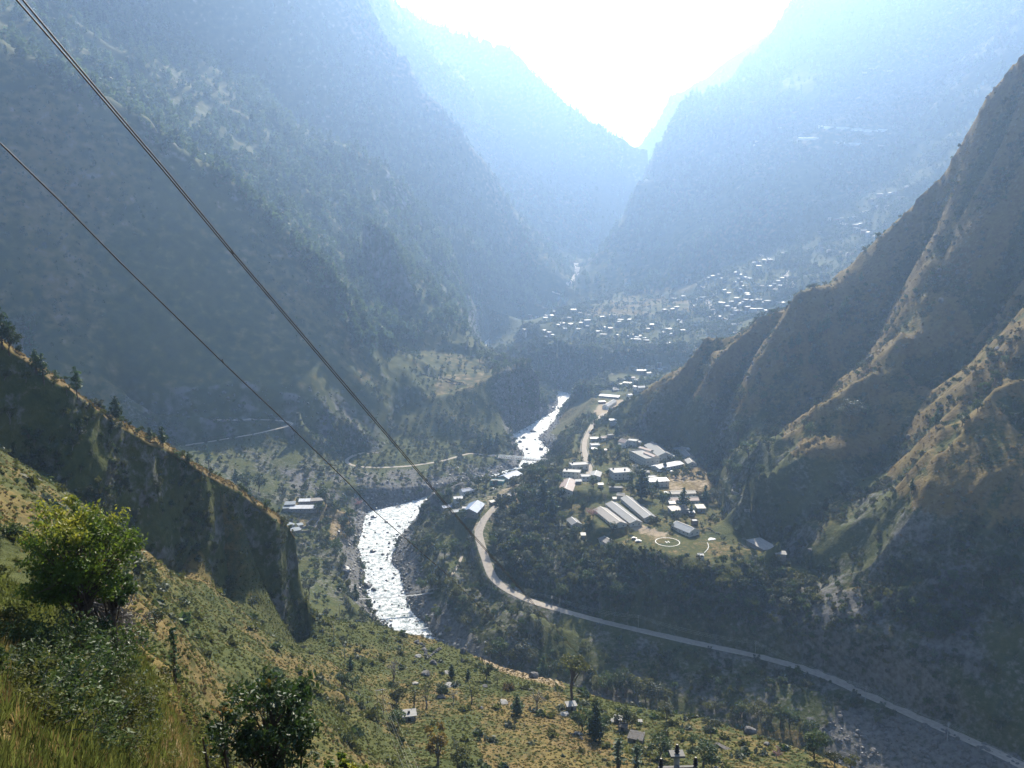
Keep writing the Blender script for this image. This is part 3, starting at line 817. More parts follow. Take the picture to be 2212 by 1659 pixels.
# dirt roads
M_ROAD = simple_mat('dirt_road', (0.34, 0.30, 0.25), 0.95, 0.18, 0.5, 0.3, spec=0.1)
def road_mesh(pts, half, name='road'):
    seg = [pts[0]]
    for a, b in zip(pts[:-1], pts[1:]):
        n = max(1, int(np.linalg.norm(b - a) / 4))
        for k in range(1, n + 1): seg.append(a + (b - a) * k / n)
    P_ = np.array(seg)
    for _ in range(3): P_[1:-1] = (P_[:-2] + P_[1:-1] * 2 + P_[2:]) / 4
    T = np.gradient(P_, axis=0); T[:, 2] = 0; T /= np.linalg.norm(T, axis=1)[:, None] + 1e-9
    S = np.stack([-T[:, 1], T[:, 0], 0 * T[:, 0]], 1)
    w = half * (0.85 + 0.12 * fbm(P_[:, 0], P_[:, 1], 25, 2, 301))
    rows = []
    for t in (-1, -0.4, 0.4, 1):
        q = P_ + S * (w * t)[:, None]
        q[:, 2] = np.maximum(q[:, 2] + (0.0 if abs(t) == 1 else 0.10), ground(q[:, 0], q[:, 1]) + 0.10)
        rows.append(q)
    V = np.stack(rows, 1); m = len(P_)
    I = np.arange(m * 4).reshape(m, 4)
    qd = np.stack([I[:-1, :-1], I[1:, :-1], I[1:, 1:], I[:-1, 1:]], -1).reshape(-1, 4)
    o = obj(name, grid_mesh(name, V.reshape(-1, 3), qd, M_ROAD)); o['kind'] = 'structure'
    return o
for nm, pts, half, D_, ZZ_, bl in ROADS:
    road_mesh(pts, half)

# haze: one closed box of pale air
def haze_box():
    zt = float(max(HZ.max(), CAM_Z)) + 30; zb = float(HZ.min()) - 1.5
    x0, x1, y0, y1 = -3900, 3900, -200, 5700
    v = [(x, y, z) for z in (zb, zt) for y in (y0, y1) for x in (x0, x1)]
    f = [(0, 2, 3, 1), (4, 5, 7, 6), (0, 1, 5, 4), (2, 6, 7, 3), (0, 4, 6, 2), (1, 3, 7, 5)]
    m = bpy.data.materials.new('haze'); m.use_nodes = True
    nt = m.node_tree
    for n in list(nt.nodes): nt.nodes.remove(n)
    out = nt.nodes.new('ShaderNodeOutputMaterial'); p = nt.nodes.new('ShaderNodeVolumePrincipled')
    p.inputs['Color'].default_value = (*HAZE_COLOR, 1)
    p.inputs['Density'].default_value = HAZE_DENSITY
    p.inputs['Anisotropy'].default_value = HAZE_G
    nt.links.new(p.outputs[0], out.inputs['Volume'])
    o = obj('haze', mesh_from('haze', v, f, m)); o['kind'] = 'stuff'
    o['label'] = 'pale blue haze filling the valley air'
haze_box()
# ------------------------------------------------------------------ the dark ridge on the left: a shell with a cliff face finer than the ground sheet
def noise3(P_, lam, seed):
    return (fbm(P_[..., 0] + 0.7 * P_[..., 2], P_[..., 1] - 0.4 * P_[..., 2], lam, 3, seed) + fbm(P_[..., 2] * 1.1 + 0.3 * P_[..., 0], P_[..., 0] + P_[..., 1] * 0.6, lam, 3, seed + 9)) * 0.75
def ridge_shell():
    crest = np.array([at_range(*q) for q in LC[:-4]]); foot = np.array([at_range(*q) for q in LF])
    # stations along the crest
    seg = np.linalg.norm(np.diff(crest[:, :2], axis=0), axis=1); s = np.concatenate([[0], np.cumsum(seg)])
    n = int(s[-1] / 0.75)
    t = np.linspace(0, s[-1], n)
    C = np.stack([np.interp(t, s, crest[:, k]) for k in range(3)], 1)
    for _ in range(6): C[1:-1] = (C[:-2] + 2 * C[1:-1] + C[2:]) / 4
    T = np.gradient(C, axis=0); T[:, 2] = 0; T /= np.linalg.norm(T, axis=1)[:, None]
    Nn = np.stack([T[:, 1], -T[:, 0], 0 * T[:, 0]], 1)             # towards the viewer's side
    for _ in range(20): Nn[1:-1] = (Nn[:-2] + 2 * Nn[1:-1] + Nn[2:]) / 4
    # the nose turns round its end
    fr = np.linspace(0, 1, n)
    fd = np.hypot(foot[:, 0], foot[:, 1]); fth = np.arctan2(foot[:, 0], foot[:, 1])
    cth = np.arctan2(C[:, 0], C[:, 1])
    k = np.argsort(fth)
    fz = np.interp(cth, fth[k], foot[k, 2])
    H = np.maximum(C[:, 2] - fz, 4.0)
    w = 10.0 + 4.5 * fbm(t, t * 0, 34, 2, 501) + 3.0 * np.exp(-((fr - 0.60) / 0.05) ** 2) + 2.5 * np.exp(-((fr - 0.42) / 0.04) ** 2)
    w *= smooth(1.02, 0.86, fr) * 0.85 + 0.15
    rows = []; kinds = []
    for d, dz in ((-46, -30), (-30, -17), (-18, -9), (-10, -4.2), (-5, -1.5), (-2, -0.35)):
        rows.append(C + Nn * d + np.array([0, 0, 1.0]) * dz); kinds.append('back')
    for q in np.linspace(0, 1, 9):
        rows.append(C + Nn * (w * q)[:, None] - np.array([0, 0, 1.0]) * (w * (0.16 * q + 0.38 * q * q))[:, None]); kinds.append('top')
    top = rows[-1]
    Hf = np.maximum(top[:, 2] - fz, 2.0) + 16.0
    run = np.minimum(0.07 * Hf, 3.5) + 1.0
    m = 56
    for q in np.linspace(0, 1, m)[1:]:
        rows.append(top + Nn * (run * (q ** 1.5) + 0.5 * np.sin(q * 3.1))[:, None] - np.array([0, 0, 1.0]) * (Hf * q)[:, None]); kinds.append('face')
    V = np.stack(rows, 1)                                            # stations x rows x 3
    # end cap: swing the rows of the last stations round the nose
    d3 = 1.5 * noise3(V, 20, 511) + 0.9 * noise3(V, 8, 521) + 0.45 * noise3(V, 3.2, 531)
    rib = 1.5 * (ridged(t[:, None] + 4 * noise3(V, 12, 551), V[..., 2] * 0.12, 13, 2, 541))
    amp = np.array([{'back': 0.5, 'top': 0.6, 'face': 1.0}[k_] for k_ in kinds])
    amp[6:8] *= 0.8
    nrm = np.repeat(Nn[:, None], V.shape[1], 1) * np.array([0 if k_ != 'face' else 1 for k_ in kinds])[None, :, None] + np.array([0, 0, 1.0]) * np.array([1 if k_ != 'face' else 0.15 for k_ in kinds])[None, :, None]
    V = V + nrm * ((d3 + rib * np.array([1 if k_ == 'face' else 0.15 for k_ in kinds])[None]) * amp[None])[..., None]
    I = np.arange(V.shape[0] * V.shape[1]).reshape(V.shape[:2])
    qd = np.stack([I[:-1, :-1], I[:-1, 1:], I[1:, 1:], I[1:, :-1]], -1).reshape(-1, 4)
    # nose: continue the last station as a fan turning away from the viewer
    last = V[-1]; pivot = C[-1]
    fan = [last]
    for a in (25, 50, 75, 100, 125, 150):
        ca, sa = math.cos(math.radians(a)), math.sin(math.radians(a))
        rel = last - pivot
        off = np.maximum(rel @ Nn[-1], 0)
        q = last + (off * (ca - 1))[:, None] * Nn[-1] + (np.maximum(off, 0) * sa * 0.28)[:, None] * T[-1]
        q = q + (0.5 * noise3(q, 4, 561))[:, None] * T[-1]
        fan.append(q)
    F_ = np.stack(fan, 0)
    V2 = F_[1:].reshape(-1, 3); base = V.shape[0] * V.shape[1]
    J = np.concatenate([I[-1:], base + np.arange(V2.shape[0]).reshape(6, -1)], 0)
    qd2 = np.stack([J[:-1, :-1], J[:-1, 1:], J[1:, 1:], J[1:, :-1]], -1).reshape(-1, 4)
    P_ = np.vstack([V.reshape(-1, 3), V2]); Q = np.vstack([qd, qd2])
    me = grid_mesh('hill', P_, Q[:, ::-1], M_GROUND)
    nz = np.zeros(len(P_) * 3, np.float32); me.vertices.foreach_get('normal', nz); nz = nz.reshape(-1, 3)
    if np.mean(nz[:, 2]) < 0: me.flip_normals(); nz = -nz
    up = nz[:, 2]
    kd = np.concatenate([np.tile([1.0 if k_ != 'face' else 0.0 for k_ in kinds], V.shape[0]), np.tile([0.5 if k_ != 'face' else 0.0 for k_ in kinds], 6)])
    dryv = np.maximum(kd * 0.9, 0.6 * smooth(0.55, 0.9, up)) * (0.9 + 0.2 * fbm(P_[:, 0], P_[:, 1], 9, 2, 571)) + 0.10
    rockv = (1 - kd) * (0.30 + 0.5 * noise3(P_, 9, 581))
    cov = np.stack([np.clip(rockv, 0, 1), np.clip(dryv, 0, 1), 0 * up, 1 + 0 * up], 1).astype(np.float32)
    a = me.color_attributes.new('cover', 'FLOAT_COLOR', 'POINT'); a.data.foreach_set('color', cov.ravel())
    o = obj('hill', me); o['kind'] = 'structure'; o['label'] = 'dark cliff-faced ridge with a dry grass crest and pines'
    return P_, nz
SHELL_P, SHELL_N = ridge_shell()
HZ = HZ_TOP
# ------------------------------------------------------------------ vegetation
def leaf_mat(name, c0, c1, trans=0.35, rough=0.55, spec=0.25, tip=None, TIP0=0.34):
    m, nt, b, out = new_mat(name)
    tc = N(nt, 'ShaderNodeTexCoord'); oi = N(nt, 'ShaderNodeObjectInfo')
    n = noise(nt, 0.9, 3, 0.6, tc.outputs['Object'])
    f = ramp(nt, n, (0.32, 0.0), (0.68, 1.0))
    c = mix_rgb(nt, f, c0, c1)
    k = ramp(nt, oi.outputs['Random'], (0.0, 0.62), (1.0, 1.3))
    c = mix_rgb(nt, 1.0, c, k, 'MULTIPLY')
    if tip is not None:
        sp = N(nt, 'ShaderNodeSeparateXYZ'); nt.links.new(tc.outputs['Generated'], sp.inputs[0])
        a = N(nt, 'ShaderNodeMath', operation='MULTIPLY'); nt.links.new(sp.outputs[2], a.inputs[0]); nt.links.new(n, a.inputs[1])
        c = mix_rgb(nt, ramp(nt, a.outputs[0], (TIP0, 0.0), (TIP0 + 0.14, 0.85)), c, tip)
    nt.links.new(c, b.inputs['Base Color'])
    b.inputs['Roughness'].default_value = rough; b.inputs['Specular IOR Level'].default_value = spec
    t = N(nt, 'ShaderNodeBsdfTranslucent'); nt.links.new(c, t.inputs['Color'])
    mx = N(nt, 'ShaderNodeMixShader'); mx.inputs[0].default_value = trans
    nt.links.new(b.outputs[0], mx.inputs[1]); nt.links.new(t.outputs[0], mx.inputs[2]); nt.links.new(mx.outputs[0], out.inputs[0])
    return m
M_PINE = leaf_mat('pine_needles', (0.030, 0.060, 0.026), (0.065, 0.105, 0.042), 0.4)
M_FARPINE = leaf_mat('sunlit_far_needles', (0.045, 0.08, 0.032), (0.095, 0.135, 0.05), 0.5)  # needle colour lightened to paint sunlight onto the far forests
M_LEAF = leaf_mat('broad_leaves', (0.034, 0.062, 0.018), (0.08, 0.112, 0.032), 0.42)
M_LEAF2 = leaf_mat('grey_green_leaves', (0.06, 0.075, 0.045), (0.11, 0.125, 0.075), 0.3)
M_OLIVE = leaf_mat('olive_leaves', (0.06, 0.07, 0.016), (0.12, 0.125, 0.03), 0.5)
M_PINK = leaf_mat('pink_blossom', (0.22, 0.12, 0.12), (0.36, 0.22, 0.21), 0.35)
M_YELLOW = leaf_mat('yellow_leaves', (0.13, 0.095, 0.02), (0.22, 0.16, 0.03), 0.4)
M_BARE = leaf_mat('bare_twigs', (0.13, 0.115, 0.10), (0.22, 0.20, 0.18), 0.15)
M_TREE1 = leaf_mat('sunlit_leaves', (0.045, 0.085, 0.012), (0.13, 0.18, 0.022), 0.5, 0.5, 0.3, tip=(0.30, 0.28, 0.035))  # tip colour paints the sunlit top into the crown
M_TREE2 = leaf_mat('glossy_leaves', (0.022, 0.05, 0.014), (0.06, 0.10, 0.022), 0.4, 0.45, 0.35, tip=(0.30, 0.11, 0.02), TIP0=0.50)
M_GRASS = leaf_mat('grass_blades', (0.065, 0.085, 0.019), (0.13, 0.135, 0.035), 0.6, 0.7, 0.1)
M_DRYGRASS = leaf_mat('dry_grass_blades', (0.125, 0.092, 0.034), (0.215, 0.16, 0.066), 0.6, 0.7, 0.1)
M_BARK = simple_mat('bark', (0.09, 0.065, 0.05), 0.9, 0.35, 3.0, 0.5, spec=0.1)
M_BARK2 = simple_mat('grey_bark', (0.17, 0.15, 0.13), 0.9, 0.3, 3.0, 0.5, spec=0.1)

def cards(rng, centers, size, up=0.3, long=1.5):
    """little folded leaves: rhombic quads of random lie about the given points"""
    n = len(centers)
    d = rng.normal(size=(n, 3)); d[:, 2] += up; d /= np.linalg.norm(d, axis=1)[:, None]
    e = np.cross(d, rng.normal(size=(n, 3))); e /= np.linalg.norm(e, axis=1)[:, None] + 1e-9
    s = (size * rng.uniform(0.6, 1.3, n))[:, None]
    f = np.cross(d, e)
    a = centers - e * s * long * 0.5; b = centers + f * s * 0.42 + d * s * 0.1; c = centers + e * s * long * 0.5; g = centers - f * s * 0.42 + d * s * 0.1
    V = np.stack([a, b, c, g], 1).reshape(-1, 3)
    F = np.arange(n * 4).reshape(n, 4)
    return V, F

def tube(path, radii, sides=6):
    path = np.asarray(path, float); V = []
    n = len(path)
    T = np.gradient(path, axis=0); T /= np.linalg.norm(T, axis=1)[:, None] + 1e-9
    for p, t, r in zip(path, T, radii):
        a = np.cross(t, [0.3, 0.9, 0.1] if abs(t[1]) < 0.9 else [1, 0, 0]); a /= np.linalg.norm(a) + 1e-9
        b = np.cross(t, a)
        for k in range(sides):
            w = 2 * math.pi * k / sides
            V.append(p + (a * math.cos(w) + b * math.sin(w)) * r)
    F = []
    for i in range(n - 1):
        for k in range(sides):
            F.append((i * sides + k, i * sides + (k + 1) % sides, (i + 1) * sides + (k + 1) % sides, (i + 1) * sides + k))
    F.append(tuple(range(sides))[::-1]); F.append(tuple((n - 1) * sides + k for k in range(sides)))
    return np.array(V), F

def join(parts):
    V = []; F = []; o = 0
    for v, f in parts:
        V.append(np.asarray(v)); F += [tuple(int(i) + o for i in q) for q in f]; o += len(v)
    return np.vstack(V), F

def pine_parts(seed, h=10.0, w=0.23, clear=0.22, whorls=13, per=7, size=0.75, lean=0.0):
    rng = np.random.default_rng(seed)
    trunk = tube([(lean * t * h + 0.1 * math.sin(5 * t + seed), 0.08 * math.cos(4 * t), t * h) for t in np.linspace(-0.08, 0.97, 6)], np.linspace(0.026 * h, 0.005 * h, 6), 5)
    pts = []; br = [trunk]
    for k in range(whorls):
        t = clear + (1 - clear) * (k + rng.uniform(0, 0.7)) / whorls
        prof = (1 - ((t - clear) / (1 - clear))) ** 0.75 * (0.55 + 0.45 * min(1, (t - clear) / 0.18 + 0.1))
        L = w * h * prof * rng.uniform(0.75, 1.2) + 0.02 * h
        nb = max(3, int(per * (0.5 + prof * 0.6)))
        for j in range(nb):
            if rng.random() < 0.13: continue
            a = 2 * math.pi * (j / nb + rng.random() * 0.12) + k
            ll = L * rng.uniform(0.6, 1.15)
            base = np.array([lean * t * h, 0, t * h])
            tip = base + np.array([math.cos(a) * ll, math.sin(a) * ll, ll * rng.uniform(0.05, 0.4)])
            m = max(3, int(ll / size * 2.6))
            for q in np.linspace(0.3, 1, m):
                p = base + (tip - base) * q
                pts.append(p + rng.normal(size=3) * size * 0.32)
    pts = np.array(pts)
    crown = cards(rng, pts, size * 1.1, 0.5, 1.7)
    return crown, join(br)

def broad_parts(seed, h=7.0, rx=2.6, rz=2.3, clumps=14, per=26, size=0.55, clear=0.3, flat=1.0):
    rng = np.random.default_rng(seed)
    cz = h - rz * flat
    C = []
    while len(C) < clumps:
        p = rng.uniform(-1, 1, 3)
        if 0.15 < np.linalg.norm(p) < 1: C.append(p / max(np.linalg.norm(p), 0.001) * rng.uniform(0.45, 0.92))
    C = np.array(C) * [rx, rx, rz * flat] + [0, 0, cz]
    C += rng.normal(size=C.shape) * [rx * .12, rx * .12, rz * .12]
    pts = []
    for c in C:
        r = rng.uniform(0.26, 0.5) * rx
        d = rng.normal(size=(per, 3)); d /= np.linalg.norm(d, axis=1)[:, None]
        pts.append(c + d * r * rng.uniform(0.5, 1.05, (per, 1)) * [1, 1, 0.75])
    crown = cards(rng, np.vstack(pts), size, 0.6, 1.4)
    br = [tube([(0, 0, -0.08 * h), (0.03 * h, 0, h * clear * 0.6), (0.02 * h, 0.03 * h, h * clear), (0, 0, cz)], [0.03 * h, 0.024 * h, 0.02 * h, 0.008 * h], 6)]
    for c in C[::2]:
        s = np.array([0.02 * h, 0.02 * h, h * clear * rng.uniform(0.7, 1.25)])
        br.append(tube([s, s + (c - s) * 0.5 + [0, 0, 0.06 * h], c], [0.014 * h, 0.009 * h, 0.004 * h], 4))
    return crown, join(br)

def veg_mesh(name, crown, wood, mc, mw):
    (cv, cf), (wv, wf) = crown, wood
    V = np.vstack([cv, wv]); F = [tuple(map(int, q)) for q in cf] + [tuple(int(i) + len(cv) for i in q) for q in wf]
    me = mesh_from(name, V, F, [mc, mw], False, [0] * len(cf) + [1] * len(wf))
    return me

def bush_mesh(name, seed, mat, n=60, size=0.5, rx=1.0, rz=0.8):
    rng = np.random.default_rng(seed)
    d = rng.normal(size=(n, 3)); d /= np.linalg.norm(d, axis=1)[:, None]
    lump = 0.75 + 0.35 * np.sin(d[:, 0] * 4 + seed) * np.cos(d[:, 1] * 5)
    p = d * [rx, rx, rz] * (rng.uniform(0.45, 1.0, (n, 1))) * lump[:, None]
    p[:, 2] = np.abs(p[:, 2]) * 1.1 + 0.02
    V, F = cards(rng, p, size, 0.7, 1.4)
    return mesh_from(name, V, F.tolist(), mat)

def tuft_mesh(name, seed, mat, n=22, h=0.5, spread=0.28):
    rng = np.random.default_rng(seed)
    V = []; F = []
    for i in range(n):
        a = rng.uniform(0, 2 * math.pi); r = rng.uniform(0, spread)
        b = np.array([math.cos(a) * r, math.sin(a) * r, -0.05]); hh = h * rng.uniform(0.5, 1.2)
        lean = np.array([math.cos(a), math.sin(a), 0]) * hh * rng.uniform(0.1, 0.6) + rng.normal(size=3) * 0.05
        s = np.array([-math.sin(a), math.cos(a), 0]) * 0.012 * (1 + h)
        k = len(V)
        V += [b - s, b + s, b + lean * 0.4 + [0, 0, hh * 0.6] + s * 0.8, b + lean * 0.4 + [0, 0, hh * 0.6] - s * 0.8, b + lean + [0, 0, hh * 0.95]]
        F += [(k, k + 1, k + 2, k + 3), (k + 3, k + 2, k + 4)]
    return mesh_from(name, np.array(V), F, mat)

# scatter of uncountable growth: points carrying scale and turn, one plant mesh instanced on them
HIDDEN = {}
def scatter(name, label, P, scale, mesh, tilt=0.0, seed=0):
    if not len(P): return None
    me = bpy.data.meshes.new(name)
    me.vertices.add(len(P)); me.vertices.foreach_set('co', np.asarray(P, np.float32).ravel())
    a = me.attributes.new('grow', 'FLOAT', 'POINT'); a.data.foreach_set('value', np.asarray(scale, np.float32))
    rng = np.random.default_rng(seed + 5)
    rot = np.stack([rng.normal(0, 0.06 + tilt, len(P)), rng.normal(0, 0.06 + tilt, len(P)), rng.uniform(0, 6.283, len(P))], 1).astype(np.float32)
    b = me.attributes.new('turn', 'FLOAT_VECTOR', 'POINT'); b.data.foreach_set('vector', rot.ravel())
    o = obj(name, me)
    src = HIDDEN.get(mesh.name)
    if src is None:
        src = bpy.data.objects.new(mesh.name, mesh); HIDDEN[mesh.name] = src
    g = bpy.data.node_groups.new(name, 'GeometryNodeTree')
    g.interface.new_socket('Geometry', in_out='INPUT', socket_type='NodeSocketGeometry')
    g.interface.new_socket('Geometry', in_out='OUTPUT', socket_type='NodeSocketGeometry')
    gi = g.nodes.new('NodeGroupInput'); go = g.nodes.new('NodeGroupOutput')
    ip = g.nodes.new('GeometryNodeInstanceOnPoints'); io = g.nodes.new('GeometryNodeObjectInfo'); io.inputs['Object'].default_value = src
    s = g.nodes.new('GeometryNodeInputNamedAttribute'); s.data_type = 'FLOAT'; s.inputs['Name'].default_value = 'grow'
    r = g.nodes.new('GeometryNodeInputNamedAttribute'); r.data_type = 'FLOAT_VECTOR'; r.inputs['Name'].default_value = 'turn'
    mp = g.nodes.new('GeometryNodeMeshToPoints')
    g.links.new(gi.outputs[0], mp.inputs['Mesh']); g.links.new(mp.outputs[0], ip.inputs['Points'])
    g.links.new(io.outputs['Geometry'], ip.inputs['Instance'])
    g.links.new(s.outputs['Attribute'], ip.inputs['Scale']); g.links.new(r.outputs['Attribute'], ip.inputs['Rotation'])
    g.links.new(ip.outputs[0], go.inputs[0])
    md = o.modifiers.new('plants', 'NODES'); md.node_group = g
    props(o, label, None, None, 'stuff')
    return o

CELL_A = (GRR * DLR) * (GRR * DTH)
NOGO = in_river | in_up | inside(PAD_POLYS['field'][0]) | inside(PAD_POLYS['lawn'][0])
for nm, pts, half, D_, ZZ_, bl in ROADS:
    NOGO |= D_ < half + 1.2
NOGO |= TOWN & (fbm(GX, GY, 30, 2, 611) < 0.18)
CLEAR = []            # (x, y, radius) kept free of growth: filled by the houses
def sow(density, size_lo, size_hi, seed, seen=True, sub=None):
    rng = np.random.default_rng(seed)
    lam = density * CELL_A * np.sqrt(1 + np.minimum(SL, 4) ** 2) * (SEEN if seen else 1) * ~NOGO
    lam = np.clip(lam, 0, 40)
    cnt = rng.poisson(lam)
    ir, it = np.nonzero(cnt)
    k = cnt[ir, it]
    ir = np.repeat(ir, k); it = np.repeat(it, k)
    lr = LR0 + (ir + rng.uniform(-0.5, 0.5, len(ir))) * DLR; th = TH0 + (it + rng.uniform(-0.5, 0.5, len(it))) * DTH
    r = np.exp(lr); x = r * np.sin(th); y = r * np.cos(th)
    ok = (lr < LR1) & (r > R0 + 0.3)
    x, y = x[ok], y[ok]
    for cx, cy, cr in CLEAR:
        kk = (x - cx) ** 2 + (y - cy) ** 2 > cr * cr
        x, y = x[kk], y[kk]
    s = rng.uniform(0, 1, len(x)) ** 1.6 * (size_hi - size_lo) + size_lo
    return np.stack([x, y, ground(x, y) - 0.05 * s], 1), s
# ------------------------------------------------------------------ houses
M_CONC = simple_mat('weathered_concrete', (0.28, 0.27, 0.25), 0.9, 0.2, 0.6, 0.2)
M_CREAM = simple_mat('cream_render', (0.52, 0.49, 0.42), 0.85, 0.12, 0.4)
M_WHITEW = simple_mat('white_plaster', (0.72, 0.71, 0.68), 0.8, 0.08, 0.4)
M_STONEW = simple_mat('dry_stone_wall', (0.24, 0.22, 0.20), 0.95, 0.4, 1.6, 0.8)
M_TEAL = simple_mat('teal_plaster', (0.16, 0.42, 0.38), 0.8, 0.15, 0.6)
M_WOODW = simple_mat('brown_timber', (0.16, 0.11, 0.08), 0.85, 0.3, 2.0)
M_DARK = simple_mat('doorway_shade', (0.03, 0.03, 0.035), 0.5, 0.2, 1.0)  # near-black colour painting the shade inside hut doorways
M_GLASS = simple_mat('window_glass', (0.05, 0.06, 0.07), 0.15, 0.1, 1.0, spec=0.6)
M_FRAME = simple_mat('painted_timber', (0.36, 0.33, 0.30), 0.7, 0.1, 2.0)
def metal_roof(name, c, rough=0.42, rust=0.0, metal=0.35):
    rough = max(rough, 0.6); metal = 0.0
    m, nt, b, out = new_mat(name)
    tc = N(nt, 'ShaderNodeTexCoord'); co = tc.outputs['Object']
    n1 = noise(nt, 0.35, 5, 0.6, co); n2 = noise(nt, 2.2, 4, 0.6, co)
    base = mix_rgb(nt, ramp(nt, n1, (0.3, 0.0), (0.7, 1.0)), tuple(x * 0.8 for x in c), tuple(min(0.9, x * 1.15) for x in c))
    if rust: base = mix_rgb(nt, ramp(nt, n2, (0.5, 0.0), (0.66, rust)), base, (0.24, 0.15, 0.10))
    nt.links.new(base, b.inputs['Base Color'])
    b.inputs['Roughness'].default_value = rough; b.inputs['Metallic'].default_value = metal
    bump(nt, b, n2, 0.25, 0.1)
    return m
M_TIN = metal_roof('grey_tin', (0.095, 0.103, 0.112), 0.5)
M_TINR = metal_roof('rusty_tin', (0.115, 0.108, 0.098), 0.55, 0.6)
M_BRIGHT = metal_roof('bright_tin', (0.42, 0.44, 0.46), 0.36, 0.1, 0.6)
M_WHITER = metal_roof('white_sheet', (0.42, 0.43, 0.44), 0.45, 0.0, 0.1)
M_BLUE = metal_roof('blue_tin', (0.10, 0.16, 0.27), 0.42)
M_BLUEG = metal_roof('blue_grey_tin', (0.12, 0.155, 0.19), 0.45)
M_BROWN = metal_roof('brown_red_tin', (0.12, 0.068, 0.06), 0.6, 0.1, 0.1)
M_PINKR = metal_roof('faded_red_tin', (0.21, 0.125, 0.105), 0.6, 0.1, 0.1)
M_FLAT = simple_mat('flat_roof_screed', (0.27, 0.265, 0.25), 0.85, 0.15, 0.5)
M_PALE = simple_mat('pale_flat_roof', (0.40, 0.39, 0.365), 0.8, 0.1, 0.5)
M_RIDGE = simple_mat('pale_ridge_cap', (0.42, 0.41, 0.38), 0.6, 0.1, 1.0)
M_TANK = simple_mat('black_water_tank', (0.03, 0.03, 0.032), 0.5, 0.1, 1.0)

def box_vf(x0, x1, y0, y1, z0, z1):
    v = [(x, y, z) for z in (z0, z1) for y in (y0, y1) for x in (x0, x1)]
    f = [(0, 2, 3, 1), (4, 5, 7, 6), (0, 1, 5, 4), (2, 6, 7, 3), (0, 4, 6, 2), (1, 3, 7, 5)]
    return np.array(v, float), f

def box(name, parent, dims, mat, loc=None):
    v, f = box_vf(*dims)
    return obj(name, mesh_from(name, v, f, mat), parent, loc)

def gable_roof_mesh(L, W, ze, zr, over=0.5, th=0.12, hip=0.0):
    """pitched roof along x: two sheets with thickness, eaves overhanging"""
    k = (zr - ze) / (W / 2)
    hw = W / 2 + over; z0 = zr - k * hw; hl = L / 2 + over * 0.8
    xs0, xs1 = -hl, hl; r0, r1 = -hl + hip, hl - hip
    v = [(xs0, -hw, z0), (xs1, -hw, z0), (r1, 0, zr), (r0, 0, zr), (xs0, hw, z0), (xs1, hw, z0)]
    v = v + [(a, b, c - th) for a, b, c in v]
    f = [(0, 1, 2, 3), (5, 4, 3, 2), (6, 9, 8, 7), (11, 8, 9, 10), (0, 6, 7, 1), (4, 5, 11, 10), (0, 3, 9, 6), (3, 4, 10, 9), (1, 7, 8, 2), (2, 8, 11, 5)]
    return v, f

def gable_wall_mesh(L, W, ze, zr, drop=2.5):
    hl, hw = L / 2, W / 2
    v = [(-hl, -hw, -drop), (hl, -hw, -drop), (hl, hw, -drop), (-hl, hw, -drop), (-hl, -hw, ze), (hl, -hw, ze), (hl, hw, ze), (-hl, hw, ze), (-hl, 0, zr - 0.14), (hl, 0, zr - 0.14)]
    f = [(0, 1, 5, 4), (2, 3, 7, 6), (1, 2, 6, 9, 5), (3, 0, 4, 8, 7), (0, 3, 2, 1), (4, 5, 9, 8), (6, 7, 8, 9)]
    return v, f

SHARED = {}
def opening(parent, kind, x, y, z, w, h, rz, with_frame=True):
    """a window or door set 4 cm proud of its wall: frame round a recessed pane"""
    key = (kind, round(w, 2), round(h, 2))
    if key not in SHARED:
        t = 0.09
        fr = join([box_vf(-w / 2, w / 2, -0.06, 0.05, -h / 2, -h / 2 + t), box_vf(-w / 2, w / 2, -0.06, 0.05, h / 2 - t, h / 2),
                   box_vf(-w / 2, -w / 2 + t, -0.06, 0.05, -h / 2 + t, h / 2 - t), box_vf(w / 2 - t, w / 2, -0.06, 0.05, -h / 2 + t, h / 2 - t)] +
                  ([box_vf(-0.03, 0.03, -0.05, 0.03, -h / 2 + t, h / 2 - t)] if kind == 'window' else []))
        pn = box_vf(-w / 2 + t, w / 2 - t, -0.028, 0.04, -h / 2 + t, h / 2 - t)
        SHARED[key] = (mesh_from(kind + '_frame', fr[0], fr[1], M_FRAME), mesh_from('pane' if kind == 'window' else 'door_leaf', pn[0], pn[1], M_GLASS if kind == 'window' else M_WOODW))
    fm, pm = SHARED[key]
    o = obj(kind, fm, parent, (x, y, z), rz)
    obj('pane' if kind == 'window' else 'door_leaf', pm, o)
    return o

def ground_under(x, y, L, W, ang):
    c, s = math.cos(ang), math.sin(ang)
    P = [(x + a * c - b * s, y + a * s + b * c) for a in (-L / 2, 0, L / 2) for b in (-W / 2, 0, W / 2)]
    g = ground(np.array([p[0] for p in P]), np.array([p[1] for p in P]))
    return float(np.min(g)), float(np.max(g)), float(np.mean(g))

def axis_from(p0, p1, H, rmin=120):
    """two sightings of a roof line H metres above the ground -> centre, length, angle, ground height"""
    um, vm = (p0[0] + p1[0]) / 2, (p0[1] + p1[1]) / 2
    c = hit(um, vm, rmin, H)
    zb = float(ground(c[0], c[1]))
    a = at_level(p0[0], p0[1], zb + H); b = at_level(p1[0], p1[1], zb + H)
    cx, cy = (a[0] + b[0]) / 2, (a[1] + b[1]) / 2
    return cx, cy, float(np.hypot(*(b - a)[:2])), math.atan2(b[1] - a[1], b[0] - a[0]), zb

